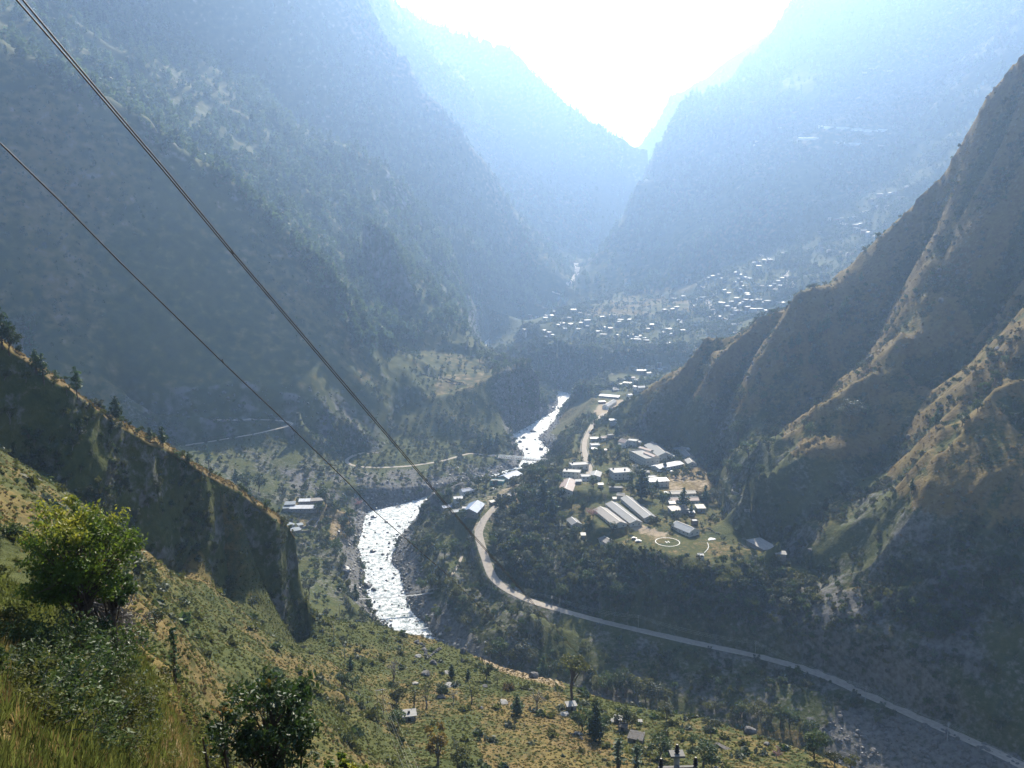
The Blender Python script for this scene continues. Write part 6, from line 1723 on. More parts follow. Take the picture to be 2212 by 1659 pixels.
# stone huts, ruins and stacks on the meadow and terraces
M_OLDWOOD = simple_mat('weathered_planks', (0.13, 0.12, 0.11), 0.95, 0.35, 2.0, 0.3, spec=0.1)
def slab_hut(u, v, w, d, h, label, roof=M_PALE, tank=False, slats=False, ang=0.2, rmin=120):
    p = hit(u, v, rmin); lo, hi, m_ = ground_under(p[0], p[1], w, d, ang)
    root = empty('stone_hut', (p[0], p[1], m_), ang); props(root, label, 'hut')
    obj('wall', mesh_from('wall', *box_vf(-w / 2, w / 2, -d / 2, d / 2, lo - m_ - 1, h - 0.15), M_STONEW), root)
    if slats:
        rf = None
        sm = mesh_from('plank', *box_vf(-0.16, 0.16, -d / 2 - 0.4, d / 2 + 0.4, h - 0.13, h - 0.03), M_OLDWOOD)
        n = int(w / 0.4)
        for k in range(n + 1):
            o = obj('plank', sm, root, (-w / 2 + k * w / n, 0, 0.02 * (k % 3)), random.uniform(-0.03, 0.03))
    else:
        box('roof', root, (-w / 2 - 0.4, w / 2 + 0.4, -d / 2 - 0.4, d / 2 + 0.4, h - 0.15, h + 0.05), roof)
    if tank: box('water_tank', root, (-0.4, 0.4, -0.4, 0.4, h + 0.05, h + 0.9), M_TANK)
    obj('doorway', mesh_from('doorway', *box_vf(-0.5, 0.5, -d / 2 - 0.03, -d / 2 + 0.02, 0, 1.7), M_DARK), root)  # dark plate on the solid wall, painted as the unlit inside
    CLEAR.append((p[0], p[1], max(w, d) * 0.75))
slab_hut(409, 719, 4.6, 4.0, 2.4, 'flat-roofed stone hut with a small black tank on the meadow', M_FLAT, True)
slab_hut(571, 709, 3.4, 3.0, 2.2, 'dark stone hut beside the large pale slab', M_FLAT)
slab_hut(636, 741, 5.0, 4.4, 2.3, 'plank-roofed hut at the bottom of the meadow', slats=True, ang=-0.35)
slab_hut(623, 730, 3.0, 2.4, 2.0, 'small plank-roofed hut just above the larger one', slats=True, ang=-0.35)
slab_hut(618, 722, 2.6, 2.2, 1.8, 'collapsed stone hut at the top of the hut group', M_FLAT, ang=-0.3)
def haystack(u, v, w, label):
    p = hit(u, v, 120); s = w * math.hypot(p[0], p[1]) / FPX / 2
    o = obj('haystack', bush_mesh('haystack', 88, M_DRYGRASS, 420, 0.22, 1.0, 0.75), None, tuple(p)); o.scale = (s, s, s); props(o, label, 'haystack')
haystack(509, 690, 19, 'rounded brown haystack in the middle of the meadow')
def plank_pile(u, v, label):
    p = hit(u, v, 100); root = empty('plank_pile', tuple(p), -0.9); props(root, label, 'plank pile')
    pm = mesh_from('plank', *box_vf(-2.6, 2.6, -0.16, 0.16, 0, 0.1), M_OLDWOOD)
    for k in range(12):
        o = obj('plank', pm, root, (random.uniform(-0.4, 0.4), (k % 5 - 2) * 0.36, 0.3 + 0.11 * (k // 5)), random.uniform(-0.12, 0.12))
plank_pile(723, 748, 'grey plank pile on the right part of the meadow')
def ruin(f, corners, h, label, z=None):
    P_ = [hit(*f(x, y), 300) for x, y in corners]
    c = sum(P_) / len(P_); root = empty('roofless_walls', tuple(c)); props(root, label, 'ruin')
    for a, b in zip(P_, P_[1:] + P_[:1]):
        L = float(np.hypot(*(b - a)[:2])); an = math.atan2(b[1] - a[1], b[0] - a[0]); m_ = (a + b) / 2 - c
        o = obj('wall', mesh_from('wall', *box_vf(-L / 2 + 0.3, L / 2 - 0.3, -0.28, 0.28, -2.0, h), M_STONEW), root, tuple(m_), an)
ruin(zc7, [(715, 640), (790, 560), (880, 570), (800, 690)], 1.8, 'roofless brown stone walls on the left bank terrace')
ruin(zc7, [(640, 680), (715, 660), (790, 690), (760, 725), (650, 715)], 1.4, 'low stone enclosure below the roofless walls')
ruin(zc7, [(810, 700), (850, 645), (910, 635), (880, 690)], 1.5, 'grey rubble-filled foundations right of the roofless walls')
ruin(zc3, [(1350, 400), (1360, 310), (1460, 310), (1450, 400)], 1.6, 'roofless foundations at the foot of the brown hill')
ruin(zc3, [(1500, 610), (1540, 590), (1580, 612), (1545, 625)], 0.8, 'small pale foundations on the slope above the lawn house')
def dry_wall(pix, f, h, label, w=0.5, rmin=150):
    P_ = [hit(*f(x, y), rmin) for x, y in pix]
    root = empty('field_wall', tuple(P_[0])); props(root, label, 'stone wall')
    k_ = 0
    for a, b in zip(P_[:-1], P_[1:]):
        n = max(1, int(np.hypot(*(b - a)[:2]) / 2.2))
        for k in range(n):
            q = a + (b - a) * (k + 0.5) / n; q[2] = ground(q[0], q[1])
            o = obj('stone', ROCKS[(k + k_) % 4], root, tuple(q - P_[0] + np.array([0, 0, 0.2])), random.uniform(0, 6)); o.scale = (1.2, 0.8, h * random.uniform(0.8, 1.3))
        k_ += n
dry_wall([(553, 955), (560, 930), (548, 900), (525, 870), (490, 880)], lambda x, y: (337.5 + x * .1582, 505.5 + y * .1582), 1.0, 'dry stone wall winding down at the outer corner of the meadow')
dry_wall([(560, 975), (590, 950), (640, 910), (655, 905)], lambda x, y: (337.5 + x * .1582, 505.5 + y * .1582), 1.0, 'dry stone wall along the path down to the river')
dry_wall([(520, 520), (545, 560), (530, 600)], zc7, 1.3, 'upper terrace wall below the long stone house')
dry_wall([(645, 505), (625, 560), (600, 610)], zc7, 1.3, 'right terrace wall below the long stone house')
dry_wall([(1490, 1435), (1520, 1460), (1560, 1490)], lambda x, y: (337.5 + x * .1582, 505.5 + y * .1582), 0.8, 'stone wall below the rubble heap on the lower meadow')
dry_wall([(525, 770), (600, 790), (690, 800), (740, 820), (800, 830)], lambda x, y: (337.5 + x * .1582, 252.5 + y * .1582), 2.0, 'stone terrace wall on the bench above the river', rmin=900)
dry_wall([(680, 815), (740, 835), (820, 838)], lambda x, y: (337.5 + x * .1582, 252.5 + y * .1582), 2.0, 'lower stone terrace wall on the bench above the river', rmin=900)
dry_wall([(1420, 1020), (1490, 1060), (1560, 1090)], zc3, 0.8, 'pale wall beside the big concrete shed')
dry_wall([(1030, 825), (1110, 870), (1200, 910)], zc3, 0.7, 'pale kerb of the path climbing behind the lawn')

km = mesh_from('kerb_stone', *box_vf(-1.5, 1.5, -0.25, 0.25, -0.5, 0.45), M_CONC)
for side, lab in ((-1, 'pale kerb along the left side of the straight camp road'), (1, 'pale kerb along the right side of the straight camp road')):
    root = empty('kerb', tuple(CAMP_ROAD[1])); props(root, lab, 'kerb', 'kerbs of the camp road')
    for a, b in zip(CAMP_ROAD[1:5], CAMP_ROAD[2:6]):
        L = float(np.hypot(*(b - a)[:2])); an = math.atan2(b[1] - a[1], b[0] - a[0]); n = max(1, int(L / 3.1))
        for k in range(n):
            q = a + (b - a) * (k + 0.5) / n + np.array([-math.sin(an), math.cos(an), 0]) * (-side * 3.7); q[2] = ground(q[0], q[1])
            obj('kerb_stone', km, root, tuple(q - CAMP_ROAD[1]), an + random.uniform(-0.04, 0.04))
# ------------------------------------------------------------------ trees one can tell apart
def tree_kind(name, crown, wood, mc, mw, h):
    cv, cf = crown; wv, wf = wood
    return (name, mesh_from('crown', cv, [tuple(map(int, q)) for q in cf], mc), mesh_from('trunk', wv, wf, mw), h)
KINDS_ = {
    'pine': [tree_kind('pine_tree', *pine_parts(s, 10, 0.24, 0.24, 13, 7, 0.62), M_PINE, M_BARK, 10.0) for s in (101, 102, 103)],
    'tallpine': [tree_kind('pine_tree', *pine_parts(s, 12, 0.17, 0.30, 12, 6, 0.6), M_PINE, M_BARK, 12.0) for s in (104, 105)],
    'dense': [tree_kind('cypress_tree', *pine_parts(s, 10, 0.22, 0.08, 17, 10, 0.6), M_PINE, M_BARK, 10.0) for s in (106, 107)],
    'slim': [tree_kind('slim_conifer', *pine_parts(108, 8, 0.075, 0.12, 16, 4, 0.34), M_PINE, M_BARK, 8.0)],
    'leafy': [tree_kind('broadleaf_tree', *broad_parts(s, 7, 2.7, 2.4, 18, 42, 0.42, 0.25), M_LEAF, M_BARK, 7.0) for s in (111, 112, 113)],
    'olive': [tree_kind('broadleaf_tree', *broad_parts(s, 7, 2.5, 2.2, 16, 38, 0.42, 0.25), M_OLIVE, M_BARK2, 7.0) for s in (114, 115)],
    'grey': [tree_kind('broadleaf_tree', *broad_parts(s, 7, 2.6, 2.4, 16, 36, 0.4, 0.25), M_LEAF2, M_BARK2, 7.0) for s in (116, 117)],
    'thin': [tree_kind('young_tree', *broad_parts(s, 7, 1.7, 2.3, 11, 16, 0.36, 0.3), M_OLIVE, M_BARK2, 7.0) for s in (118, 119)],
    'bare': [tree_kind('bare_tree', *broad_parts(s, 7, 2.0, 2.3, 13, 16, 0.22, 0.25), M_BARE, M_BARK2, 7.0) for s in (120, 121)],
    'yellow': [tree_kind('yellow_tree', *broad_parts(122, 8, 1.5, 3.3, 16, 40, 0.36, 0.12), M_YELLOW, M_BARK2, 8.0)],
    'pink': [tree_kind('blossom_tree', *broad_parts(123, 7, 2.8, 2.2, 15, 34, 0.36, 0.25), M_PINK, M_BARK2, 7.0)],
    'umbrella': [tree_kind('flat_topped_tree', *broad_parts(124, 10, 2.6, 1.2, 16, 40, 0.42, 0.55), M_OLIVE, M_BARK, 10.0)],
}
rngt = random.Random(21)
_sp = SHELL_P; _sd = _sp[:, 1] * CP + (_sp[:, 2] - CAM_Z) * SP
_su = 512 + FPX * _sp[:, 0] / _sd; _sv = 384 - FPX * ((_sp[:, 2] - CAM_Z) * CP - _sp[:, 1] * SP) / _sd
def DARK_TH(p):
    return 235 < math.hypot(p[0], p[1]) < 420
def on_shell(u, v, p):
    m = np.nonzero((np.abs(_su - u) < 3) & (np.abs(_sv - v) < 3))[0]
    if not len(m): return p
    k = m[np.argmin(np.hypot(_sp[m, 0], _sp[m, 1]))]
    return _sp[k].copy()
def tree(kind, u, v, hpx, label, group=None, rmin=100, wide=1.0):
    nm, cm_, tm, H = rngt.choice(KINDS_[kind])
    p = hit(u, v, rmin)
    if u < 310 and DARK_TH(p):
        p = on_shell(u, v, p)
    s = hpx * math.hypot(p[0], p[1]) / FPX / H * 1.04
    root = empty(nm, (p[0], p[1], p[2] - 0.02 * H * s), rngt.uniform(0, 6.28)); root.scale = (s * wide, s * wide, s)
    props(root, label, 'tree', group)
    obj('crown', cm_, root); obj('trunk', tm, root)
    return root
def trees(lst, group=None, rmin=100, grow=1.0):
    for t in lst: tree(t[0], t[1], t[2], t[3] * (1 + (grow - 1) * 0.5), t[4], group=t[5] if len(t) > 5 else group, rmin=rmin, wide=(t[6] if len(t) > 6 else 1.0) * grow ** 0.7)
# dark ridge
trees([('pine', 80, 399, 26, 'largest lone pine on the crest of the dark left ridge'), ('pine', 119.5, 420, 24, 'second lone pine down the crest of the dark left ridge'), ('tallpine', 209, 470.5, 24, 'slender pine standing clear near the lower crest of the dark ridge'),
       ('pine', 236, 486.5, 17, 'short broad pine lowest on the dark ridge crest'), ('pine', 166, 445.5, 20, 'taller pine of the close pair halfway down the dark ridge crest'), ('pine', 153, 439, 12, 'shorter pine of the close pair halfway down the dark ridge crest'),
       ('tallpine', 32, 364, 36, 'tallest dark pine of the clump at the left edge'), ('grey', 22, 356, 34, 'pale rounded pine behind the tallest one at the left edge'), ('pine', 46, 380, 25, 'lowest pine of the clump at the left edge'), ('pine', 2, 345, 34, 'pine cut by the left edge of the view'),
       ('leafy', 12, 352, 22, 'green bush-like tree under the pines at the left edge'), ('pine', 38, 372, 20, 'small pine between the tallest and the lowest of the left clump'), ('olive', 91, 402, 10, 'low olive tree right beside the largest lone pine'), ('olive', 70, 394, 9, 'low scrub tree left of the largest lone pine'),
       ('pine', 191, 463, 11, 'small pine left of the slender one on the ridge'), ('leafy', 180, 461, 12, 'green bush on the ridge crest above the bare scar'), ('olive', 115, 425, 9, 'olive bush at the foot of the second lone pine'),
       ('leafy', 198, 561, 14, 'bright green tree low on the dark cliff face', None, 1.2), ('leafy', 216, 551, 10, 'green shrub on the dark cliff beside the tan scar'), ('grey', 130, 488, 9, 'pale shrub high on the dark cliff face'), ('leafy', 160, 495, 9, 'lone green shrub in the middle of the dark cliff'), ('leafy', 30, 440, 14, 'sunlit green tree near the left edge of the dark cliff'), ('olive', 12, 425, 16, 'yellow-green tree at the left edge of the dark cliff')])
# behind the ridge / left bank
trees([('leafy', 247, 490, 18, 'green tree just behind the dark ridge crest'), ('leafy', 259, 492, 18, 'second green tree behind the dark ridge crest'), ('leafy', 325, 506, 19, 'tall green tree right behind the glaring roofs'), ('leafy', 320, 516, 15, 'dark green tree right of the pole by the glaring roofs'),
       ('pink', 358, 508, 9, 'pink blossoming tree on the left bank by the river bend'), ('leafy', 350, 525, 16, 'dense green tree on the left bank below the pink one'), ('leafy', 343, 530, 14, 'round green tree left of the dense one on the left bank'), ('leafy', 270, 510, 12, 'green tree left of the blue-grey roofs'), ('leafy', 336, 557, 18, 'dark tall tree on the slope above the left bank rocks'), ('leafy', 349, 541, 15, 'green tree above the boulders of the left bank'), ('grey', 320, 545, 14, 'pale green tree on the slope below the stone enclosure'), ('grey', 309, 595, 20, 'broad grey-green tree right of the dark cliff nose'), ('dense', 356, 601, 18, 'dark conifer at the left end of the footbridge')])
# camp
G = 'dark trees among the camp buildings'
trees([('dense', *zc2(842, 322), 14, 'narrow dark conifer at the top of the straight camp road'), ('dense', *zc2(2030, 702), 24, 'left one of the two tall dark conifers right of the parade ground'), ('dense', *zc2(2130, 722), 29, 'right and taller of the two dark conifers right of the parade ground'),
       ('dense', *zc2(1160, 1090), 30, 'biggest dark tree in the middle of the camp', None, 1.35), ('dense', *zc2(1452, 720), 10, 'small cone-shaped tree in front of the broad pale hall roof'), ('pine', *zc2(1682, 1230), 22, 'cone-shaped tree in front of the faded red barrack', None, 1.2), ('dense', *zc2(1960, 1130), 17, 'dark tree at the right end of the barracks'),
       ('dense', *zc2(1350, 965), 10, 'dark cone in front of the pale tin-roofed house'), ('leafy', *zc2(600, 540), 9, 'round dark tree left of the straight camp road', None, 1.2), ('dense', *zc2(640, 640), 9, 'dark conical tree at the bend of the camp road', None, 1.4), ('dense', *zc2(500, 625), 8, 'dark conical tree left of the one at the road bend', None, 1.4),
       ('leafy', *zc2(150, 690), 12, 'round dark tree left of the upper white house'), ('leafy', *zc2(420, 1265), 12, 'round green tree left of the long sheds'), ('dense', *zc2(1785, 1290), 11, 'dark tree before the short grey barrack'), ('leafy', *zc2(870, 560), 12, 'dense green tree right of the straight camp road'), ('leafy', *zc2(955, 630), 11, 'dense green tree left of the large cream building'),
       ('leafy', *zc2(1020, 1060), 13, 'bright green tree left of the biggest dark tree'), ('leafy', *zc2(1290, 1110), 13, 'green tree right of the biggest dark tree'), ('leafy', *zc2(1430, 1200), 17, 'tall green tree between the longest shed and the barracks'), ('leafy', *zc2(1030, 900), 12, 'dark green tree beside the wide white roof'),
       ('leafy', *zc2(545, 950), 12, 'green tree in front of the two-storey white-roofed house'), ('olive', *zc2(480, 1115), 10, 'olive tree between the brown gable and the sheds'), ('leafy', *zc2(150, 1450), 15, 'green tree at the lower left corner of the camp'), ('leafy', *zc2(330, 1560), 11, 'green tree below the lone grey cottage'), ('leafy', *zc2(470, 1520), 11, 'green tree left of the lower grey cottage'),
       ('leafy', *zc2(800, 1500), 9, 'round bright tree in front of the leftmost long shed', None, 1.3), ('leafy', *zc2(920, 1560), 6, 'low bush at the left end of the lawn', None, 1.3), ('bare', *zc2(690, 1150), 14, 'leafless tree behind the long sheds'), ('yellow', *zc2(1345, 1385), 10, 'small yellow tree at the near end of the longest shed'), ('pink', *zc2(540, 1350), 12, 'pink-grey blossoming tree left of the long sheds', None, 1.2),
       ('grey', *zc2(2060, 1140), 16, 'pale grey-green tree right of the barracks', None, 1.2), ('leafy', *zc2(790, 980), 9, 'green tree beside the low flat shed'), ('leafy', *zc2(1480, 1120), 9, 'green tree at the left end of the faded red barrack'), ('leafy', *zc2(1530, 1480), 8, 'olive bush between the yard and the lawn house'), ('slim', *zc2(995, 1610), 8, 'thin young tree at the left end of the lawn'),
       ('leafy', *zc3(1140, 300), 16, 'broad green tree behind the roofless foundations'), ('leafy', *zc3(1290, 130), 14, 'green tree under the brown hill left of the foundations')], G, 400)
# woods round the roadside houses
trees([('leafy', *zc6(1400, 600), 22, 'tallest bushy tree above the roadside, next to the bridge', None, 1.2), ('dense', *zc6(1500, 900), 30, 'tall dark conifer in the clump right of the dirt road', None, 1.2), ('leafy', *zc6(1300, 880), 24, 'broad green tree left of the tall dark conifer', None, 1.1), ('dense', *zc6(1600, 1000), 26, 'dark tree right of the tall dark conifer', None, 1.3), ('leafy', *zc6(1230, 760), 16, 'green tree beside the concrete block'),
       ('grey', *zc6(1240, 1180), 18, 'silvery tree below the dark clump'), ('grey', *zc6(1010, 1080), 16, 'silvery tree at the roadside by the tan bend'), ('grey', *zc6(960, 1300), 18, 'larger silvery tree on the bank right of the road'), ('grey', *zc6(1060, 1420), 16, 'silvery tree lower on the bank right of the road'), ('leafy', *zc6(860, 1420), 14, 'dark bush-like tree at the road edge'), ('grey', *zc6(970, 1600), 15, 'silvery tree beside the lower road bend'),
       ('leafy', *zc6(680, 640), 13, 'round dark tree right of the small blue-roofed cottage'), ('olive', *zc6(785, 620), 14, 'yellow-green tree left of the teal-walled house'), ('leafy', *zc6(470, 1090), 15, 'dark tree below the large blue barn'), ('olive', *zc6(270, 1080), 13, 'olive tree below the little blue shed'), ('leafy', *zc6(120, 1080), 12, 'green tree at the river below the roadside houses'), ('leafy', *zc6(300, 760), 10, 'green tree left of the white-roofed cottage'), ('leafy', *zc6(170, 830), 12, 'green tree at the water left of the little blue shed'),
       ('leafy', *zc6(1700, 800), 16, 'dark tree below the brown gable'), ('leafy', *zc6(1850, 900), 14, 'green tree below the two-storey white-roofed house'), ('dense', *zc6(2000, 930), 13, 'dark conical tree left of the pink blossoms'), ('olive', *zc6(1740, 1080), 13, 'yellow-green tree left of the lone grey cottage'), ('leafy', *zc6(1900, 1300), 15, 'green tree on the slope below the lone grey cottage'), ('olive', *zc6(1600, 1180), 9, 'olive tree on the dry grass shoulder'), ('leafy', *zc6(1430, 1430), 16, 'dark green tree on the wooded bank below the dry shoulder'), ('grey', *zc6(1300, 1600), 15, 'grey-green tree low on the wooded bank')], 'trees around the roadside houses', 350)
zb = lambda x, y: (337.5 + x * .1582, 252.5 + y * .1582)
trees([('dense', *zb(895, 1245), 17, 'leftmost dark conifer of the row above the truss bridge'), ('dense', *zb(935, 1240), 16, 'second dark conifer of the row above the truss bridge'), ('dense', *zb(965, 1235), 15, 'third dark conifer of the row above the truss bridge'), ('dense', *zb(1010, 1220), 13, 'last dark conifer of the row above the truss bridge'),
       ('olive', *zb(290, 1310), 10, 'olive tree inside the hairpin of the lower track'), ('leafy', *zb(1080, 1200), 10, 'green tree at the left bank above the truss bridge'), ('leafy', *zb(900, 700), 14, 'dark tall tree on the bench beside the river gap'), ('leafy', *zb(950, 690), 11, 'second dark tree on the bench beside the river gap'), ('grey', *zb(1520, 1120), 14, 'grey-green tree on the bank opposite the dirt field'), ('leafy', *zb(1620, 1120), 14, 'green tree on the bank opposite the dirt field')], 'trees near the truss bridge', 600)
# brown hill
zf = lambda x, y: (674 + x * .1582, 252.5 + y * .1582)
trees([('pine', *zf(x, y), h, lab) for x, y, h, lab in ((785, 600, 14, 'upper right pine of the close pair on the brown hill'), (740, 625, 14, 'upper left pine of the close pair on the brown hill'), (872, 735, 18, 'largest pine in the dark hollow of the brown hill'), (797, 722, 10, 'small pine left of the largest one in the dark hollow'),
       (700, 702, 9, 'small pine below the close pair on the brown hill'), (650, 695, 10, 'pine at the left rim of the dark hollow'), (965, 505, 17, 'pine in the middle of the line climbing the brown hill'), (1085, 400, 18, 'top pine of the line climbing the brown hill'), (1050, 435, 14, 'second pine from the top of the line on the brown hill'),
       (862, 585, 13, 'lowest pine of the line climbing the brown hill'), (920, 525, 13, 'pine below the middle of the line on the brown hill'), (710, 805, 8, 'little pine low in the dark hollow'), (640, 820, 9, 'little pine under the dark hollow'), (190, 712, 8, 'pine on the lower left flank of the brown hill'),
       (1655, 1112, 17, 'lone dark pine on the right flank of the brown hill'), (1503, 1520, 13, 'lone pine in the green gully above the cliffs'), (1985, 560, 7, 'tiny tree in the bare upper right of the brown hill'), (1180, 190, 9, 'pine near the skyline of the brown hill'))], 'pines on the brown hill', 400)
trees([('grey', *zf(215, 790), 13, 'broad grey-green tree on the lower left flank of the brown hill', None, 1.3), ('grey', *zf(265, 1110), 17, 'large spreading tree at the left foot of the brown hill', None, 1.3), ('leafy', *zf(150, 960), 9, 'round tree low on the left end of the brown hill'), ('grey', *zf(1110, 1065), 20, 'wide flat-crowned tree halfway up the brown hill', None, 1.4), ('leafy', *zf(420, 960), 15, 'green tree in the first gully of the brown hill'),
       ('leafy', *zf(560, 950), 12, 'green tree above the dark hollow foot'), ('leafy', *zf(400, 1180), 18, 'tall green tree in the shade behind the camp'), ('leafy', *zf(470, 1300), 18, 'tall green tree at the hill foot behind the camp', None, 1.2), ('leafy', *zf(600, 1260), 16, 'green tree on the slope behind the camp'), ('leafy', *zf(640, 1180), 12, 'small green tree above the slope behind the camp'), ('leafy', *zf(540, 1420), 14, 'green tree near the roofless foundations'), ('leafy', *zf(390, 1420), 15, 'dark green tree left of the roofless foundations'),
       ('leafy', *zf(860, 1160), 13, 'dark green tree in the middle gully of the brown hill'), ('leafy', *zf(820, 1110), 9, 'green shrub above the middle gully of the brown hill'), ('leafy', *zf(1210, 1040), 11, 'green tree beside the wide flat-crowned one'), ('leafy', *zf(1820, 1100), 13, 'green tree right of the lone dark pine'), ('leafy', *zf(1960, 900), 12, 'green tree in the right-hand gully of the brown hill'), ('leafy', *zf(2030, 830), 11, 'green tree higher in the right-hand gully'), ('leafy', *zf(1920, 1010), 11, 'green tree lower in the right-hand gully'), ('leafy', *zf(2090, 720), 10, 'green tree highest in the right-hand gully')], 'broad trees on the brown hill', 400)
zr_ = lambda x, y: (674 + x * .1582, 505.5 + y * .1582)
trees([(rngt.choice(['leafy', 'leafy', 'olive']), *zr_(x, y), h, 'bushy green tree on the sunlit slope above the right-hand road') for x, y, h in ((1280, 680, 12), (1340, 600, 13), (1450, 600, 14), (1520, 680, 15), (1600, 620, 16), (1640, 720, 16), (1700, 560, 14), (1760, 500, 14), (1800, 620, 15), (1850, 520, 15), (1900, 620, 14), (1950, 500, 15), (2000, 560, 15), (2050, 440, 15), (2120, 420, 16), (2150, 520, 15), (1700, 820, 17), (1640, 810, 15), (1790, 760, 14), (1900, 720, 12), (2160, 260, 16), (2060, 360, 13), (1460, 760, 10), (1230, 640, 10))], 'green trees above the right-hand road', 380)
# meadow
zm = lambda x, y: (337.5 + x * .1582, 505.5 + y * .1582)
zn = lambda x, y: (674 + x * .1582, 505.5 + y * .1582)
trees([('umbrella', *zm(1487, 1252), 46, 'tall flat-topped tree with a yellow-green crown on the meadow'), ('dense', *zm(1300, 1085), 21, 'dark cone-shaped tree at the meadow edge'), ('leafy', *zm(1550, 1425), 24, 'dark round tree right of the stone hut'), ('dense', *zm(1630, 1480), 38, 'tall dark conifer above the plank-roofed huts'), ('leafy', *zm(1690, 1400), 12, 'small dark tree between the tall conifer and the pale rubble'),
       ('slim', *zm(1772, 1655), 30, 'dark columnar tree at the bottom below the huts', None, 2.2), ('slim', *zm(1888, 1660), 24, 'second columnar tree at the bottom right of the huts', None, 2.4), ('bare', *zm(1265, 1282), 22, 'leafless tree in the middle of the meadow'), ('thin', *zm(845, 1255), 24, 'thin yellow-green tree left of the haystack'), ('bare', *zm(735, 1242), 14, 'brown leafless bush left of the thin yellow-green tree'),
       ('dense', *zm(1135, 1320), 20, 'dark tree below the haystack', None, 1.2), ('leafy', *zm(655, 1200), 13, 'dark bush beside the pale rock pile', None, 1.2), ('thin', *zm(560, 1285), 27, 'green feathery tree in the upper meadow'), ('thin', *zm(490, 1290), 24, 'green feathery tree left of the other feathery one'), ('olive', *zm(372, 1262), 22, 'olive tree right of the twin poles'), ('bare', *zm(355, 1125), 26, 'tall leafless tree above the twin poles'),
       ('dense', *zm(85, 1045), 14, 'dark tree at the left end of the meadow'), ('leafy', *zm(95, 1155), 15, 'dark green bush left of the twin poles', None, 1.2), ('leafy', *zm(30, 1140), 13, 'dark green bush at the far left of the meadow'), ('leafy', *zm(160, 1025), 10, 'round bush beside the dark tree at the left end'), ('dense', *zm(722, 1092), 14, 'dark conical bush below the crop patch'), ('dense', *zm(825, 1100), 11, 'dark conical bush right below the crop patch'), ('leafy', *zm(940, 1100), 16, 'green tree on the meadow edge right of the crops'), ('thin', *zm(1010, 1130), 12, 'thin green tree above the haystack'),
       ('leafy', *zm(1805, 1402), 20, 'green tree right of the tall dark conifer'), ('olive', *zm(1860, 1400), 14, 'olive bush above the plank-roofed hut'), ('yellow', *zm(625, 1640), 52, 'tall yellow-green tree at the bottom of the meadow', None, 1.0), ('olive', *zm(760, 1655), 26, 'low yellow-green tree right of the tall one at the bottom'), ('leafy', *zm(20, 1330), 12, 'dark bush on the grass left of the twin poles'), ('leafy', *zm(380, 1400), 16, 'dense bush below the flat-roofed hut', None, 1.3), ('leafy', *zm(60, 1520), 12, 'low dark bush on the lower hillside'), ('grey', *zm(2080, 1360), 18, 'bare grey tree on the right part of the meadow'),
       ('leafy', *zm(2040, 1600), 22, 'broad green bush left of the near post', None, 1.2), ('grey', *zn(232, 1472), 22, 'grey-green column of a tree above the near post', None, 0.9), ('leafy', *zn(190, 1655), 26, 'broad bush right of the near post', None, 1.2), ('leafy', *zn(885, 1600), 26, 'dark tree at the right end of the meadow'), ('olive', *zn(1010, 1650), 16, 'yellow-green tree at the lower right end of the meadow'), ('olive', *zn(1110, 1675), 16, 'last yellow-green tree at the lower right corner of the meadow'), ('leafy', *zn(120, 1520), 12, 'small bush left of the grey-green column'), ('pink', *zn(650, 1600), 10, 'pinkish dry shrub near the large dark boulder'), ('slim', 176, 683, 52, 'slender lone conifer on the near grass slope'), ('leafy', 163, 700, 12, 'leafy bush at the foot of the slender lone conifer'),
       ('leafy', 155, 625, 14, 'dark bush on the grass slope right of the sunlit tree', None, 1.2)], None, 60, 1.25)
EDGE_L = 'one of the green trees along the outer edge of the meadow'
trees([(rngt.choice(['leafy', 'olive', 'grey', 'leafy']), *zm(x, y), h, ORD[k] + ' from the left of the green trees on the outer meadow edge') for k, (x, y, h) in enumerate(((965, 985, 17), (1030, 975, 19), (1070, 990, 14), (1175, 1000, 21), (1220, 1010, 17), (1390, 1090, 17), (1560, 1100, 20), (1640, 1180, 16), (1700, 1190, 19), (1760, 1200, 21), (1820, 1210, 23), (1890, 1230, 24), (1950, 1240, 22), (2020, 1255, 20), (2080, 1260, 18)))] +
      [(rngt.choice(['leafy', 'olive', 'leafy']), *zn(x, y), h, ORD[10 - k] + ' from the right of the green trees on the outer meadow edge') for k, (x, y, h) in enumerate(((210, 1305, 10), (270, 1310, 10), (420, 1340, 14), (480, 1350, 17), (550, 1360, 18), (610, 1370, 19), (670, 1390, 18), (730, 1400, 17), (790, 1440, 15), (850, 1470, 16), (960, 1540, 13)))], 'trees along the meadow edge', 150, 1.3)
# skyline trees far off
trees([('tallpine', 446, 124, 14, 'tall thin pine on the skyline of the hazy cliff ridge'), ('tallpine', 443, 121, 12, 'thin pine just left of the tall skyline pine'), ('pine', 456, 130, 8, 'rounded skyline tree right of the tall skyline pine'), ('tallpine', 661, 139, 11, 'thin pine on the left skyline of the right mountain'), ('pine', 658, 145, 6, 'small tree below the thin skyline pine of the right mountain'), ('pine', 700, 96, 5, 'little tree on the skyline shoulder of the right mountain'), ('pine', 376, 34, 6, 'small tree near the top of the hazy cliff ridge')], None, 1500)
rb = random.Random(19)
for k in range(22):
    u = 500 + 9.5 * k + rb.uniform(-3, 3)
    tree(rb.choice(['leafy', 'leafy', 'dense', 'grey']), u, 352 + rb.uniform(-3, 5), rb.uniform(7, 13), ORD[k % 20] + (' ' if k < 20 else ' last ') + 'from the left of the trees on the brow of the plateau bluff', 'trees on the bluff brow', 1380, 1.25)
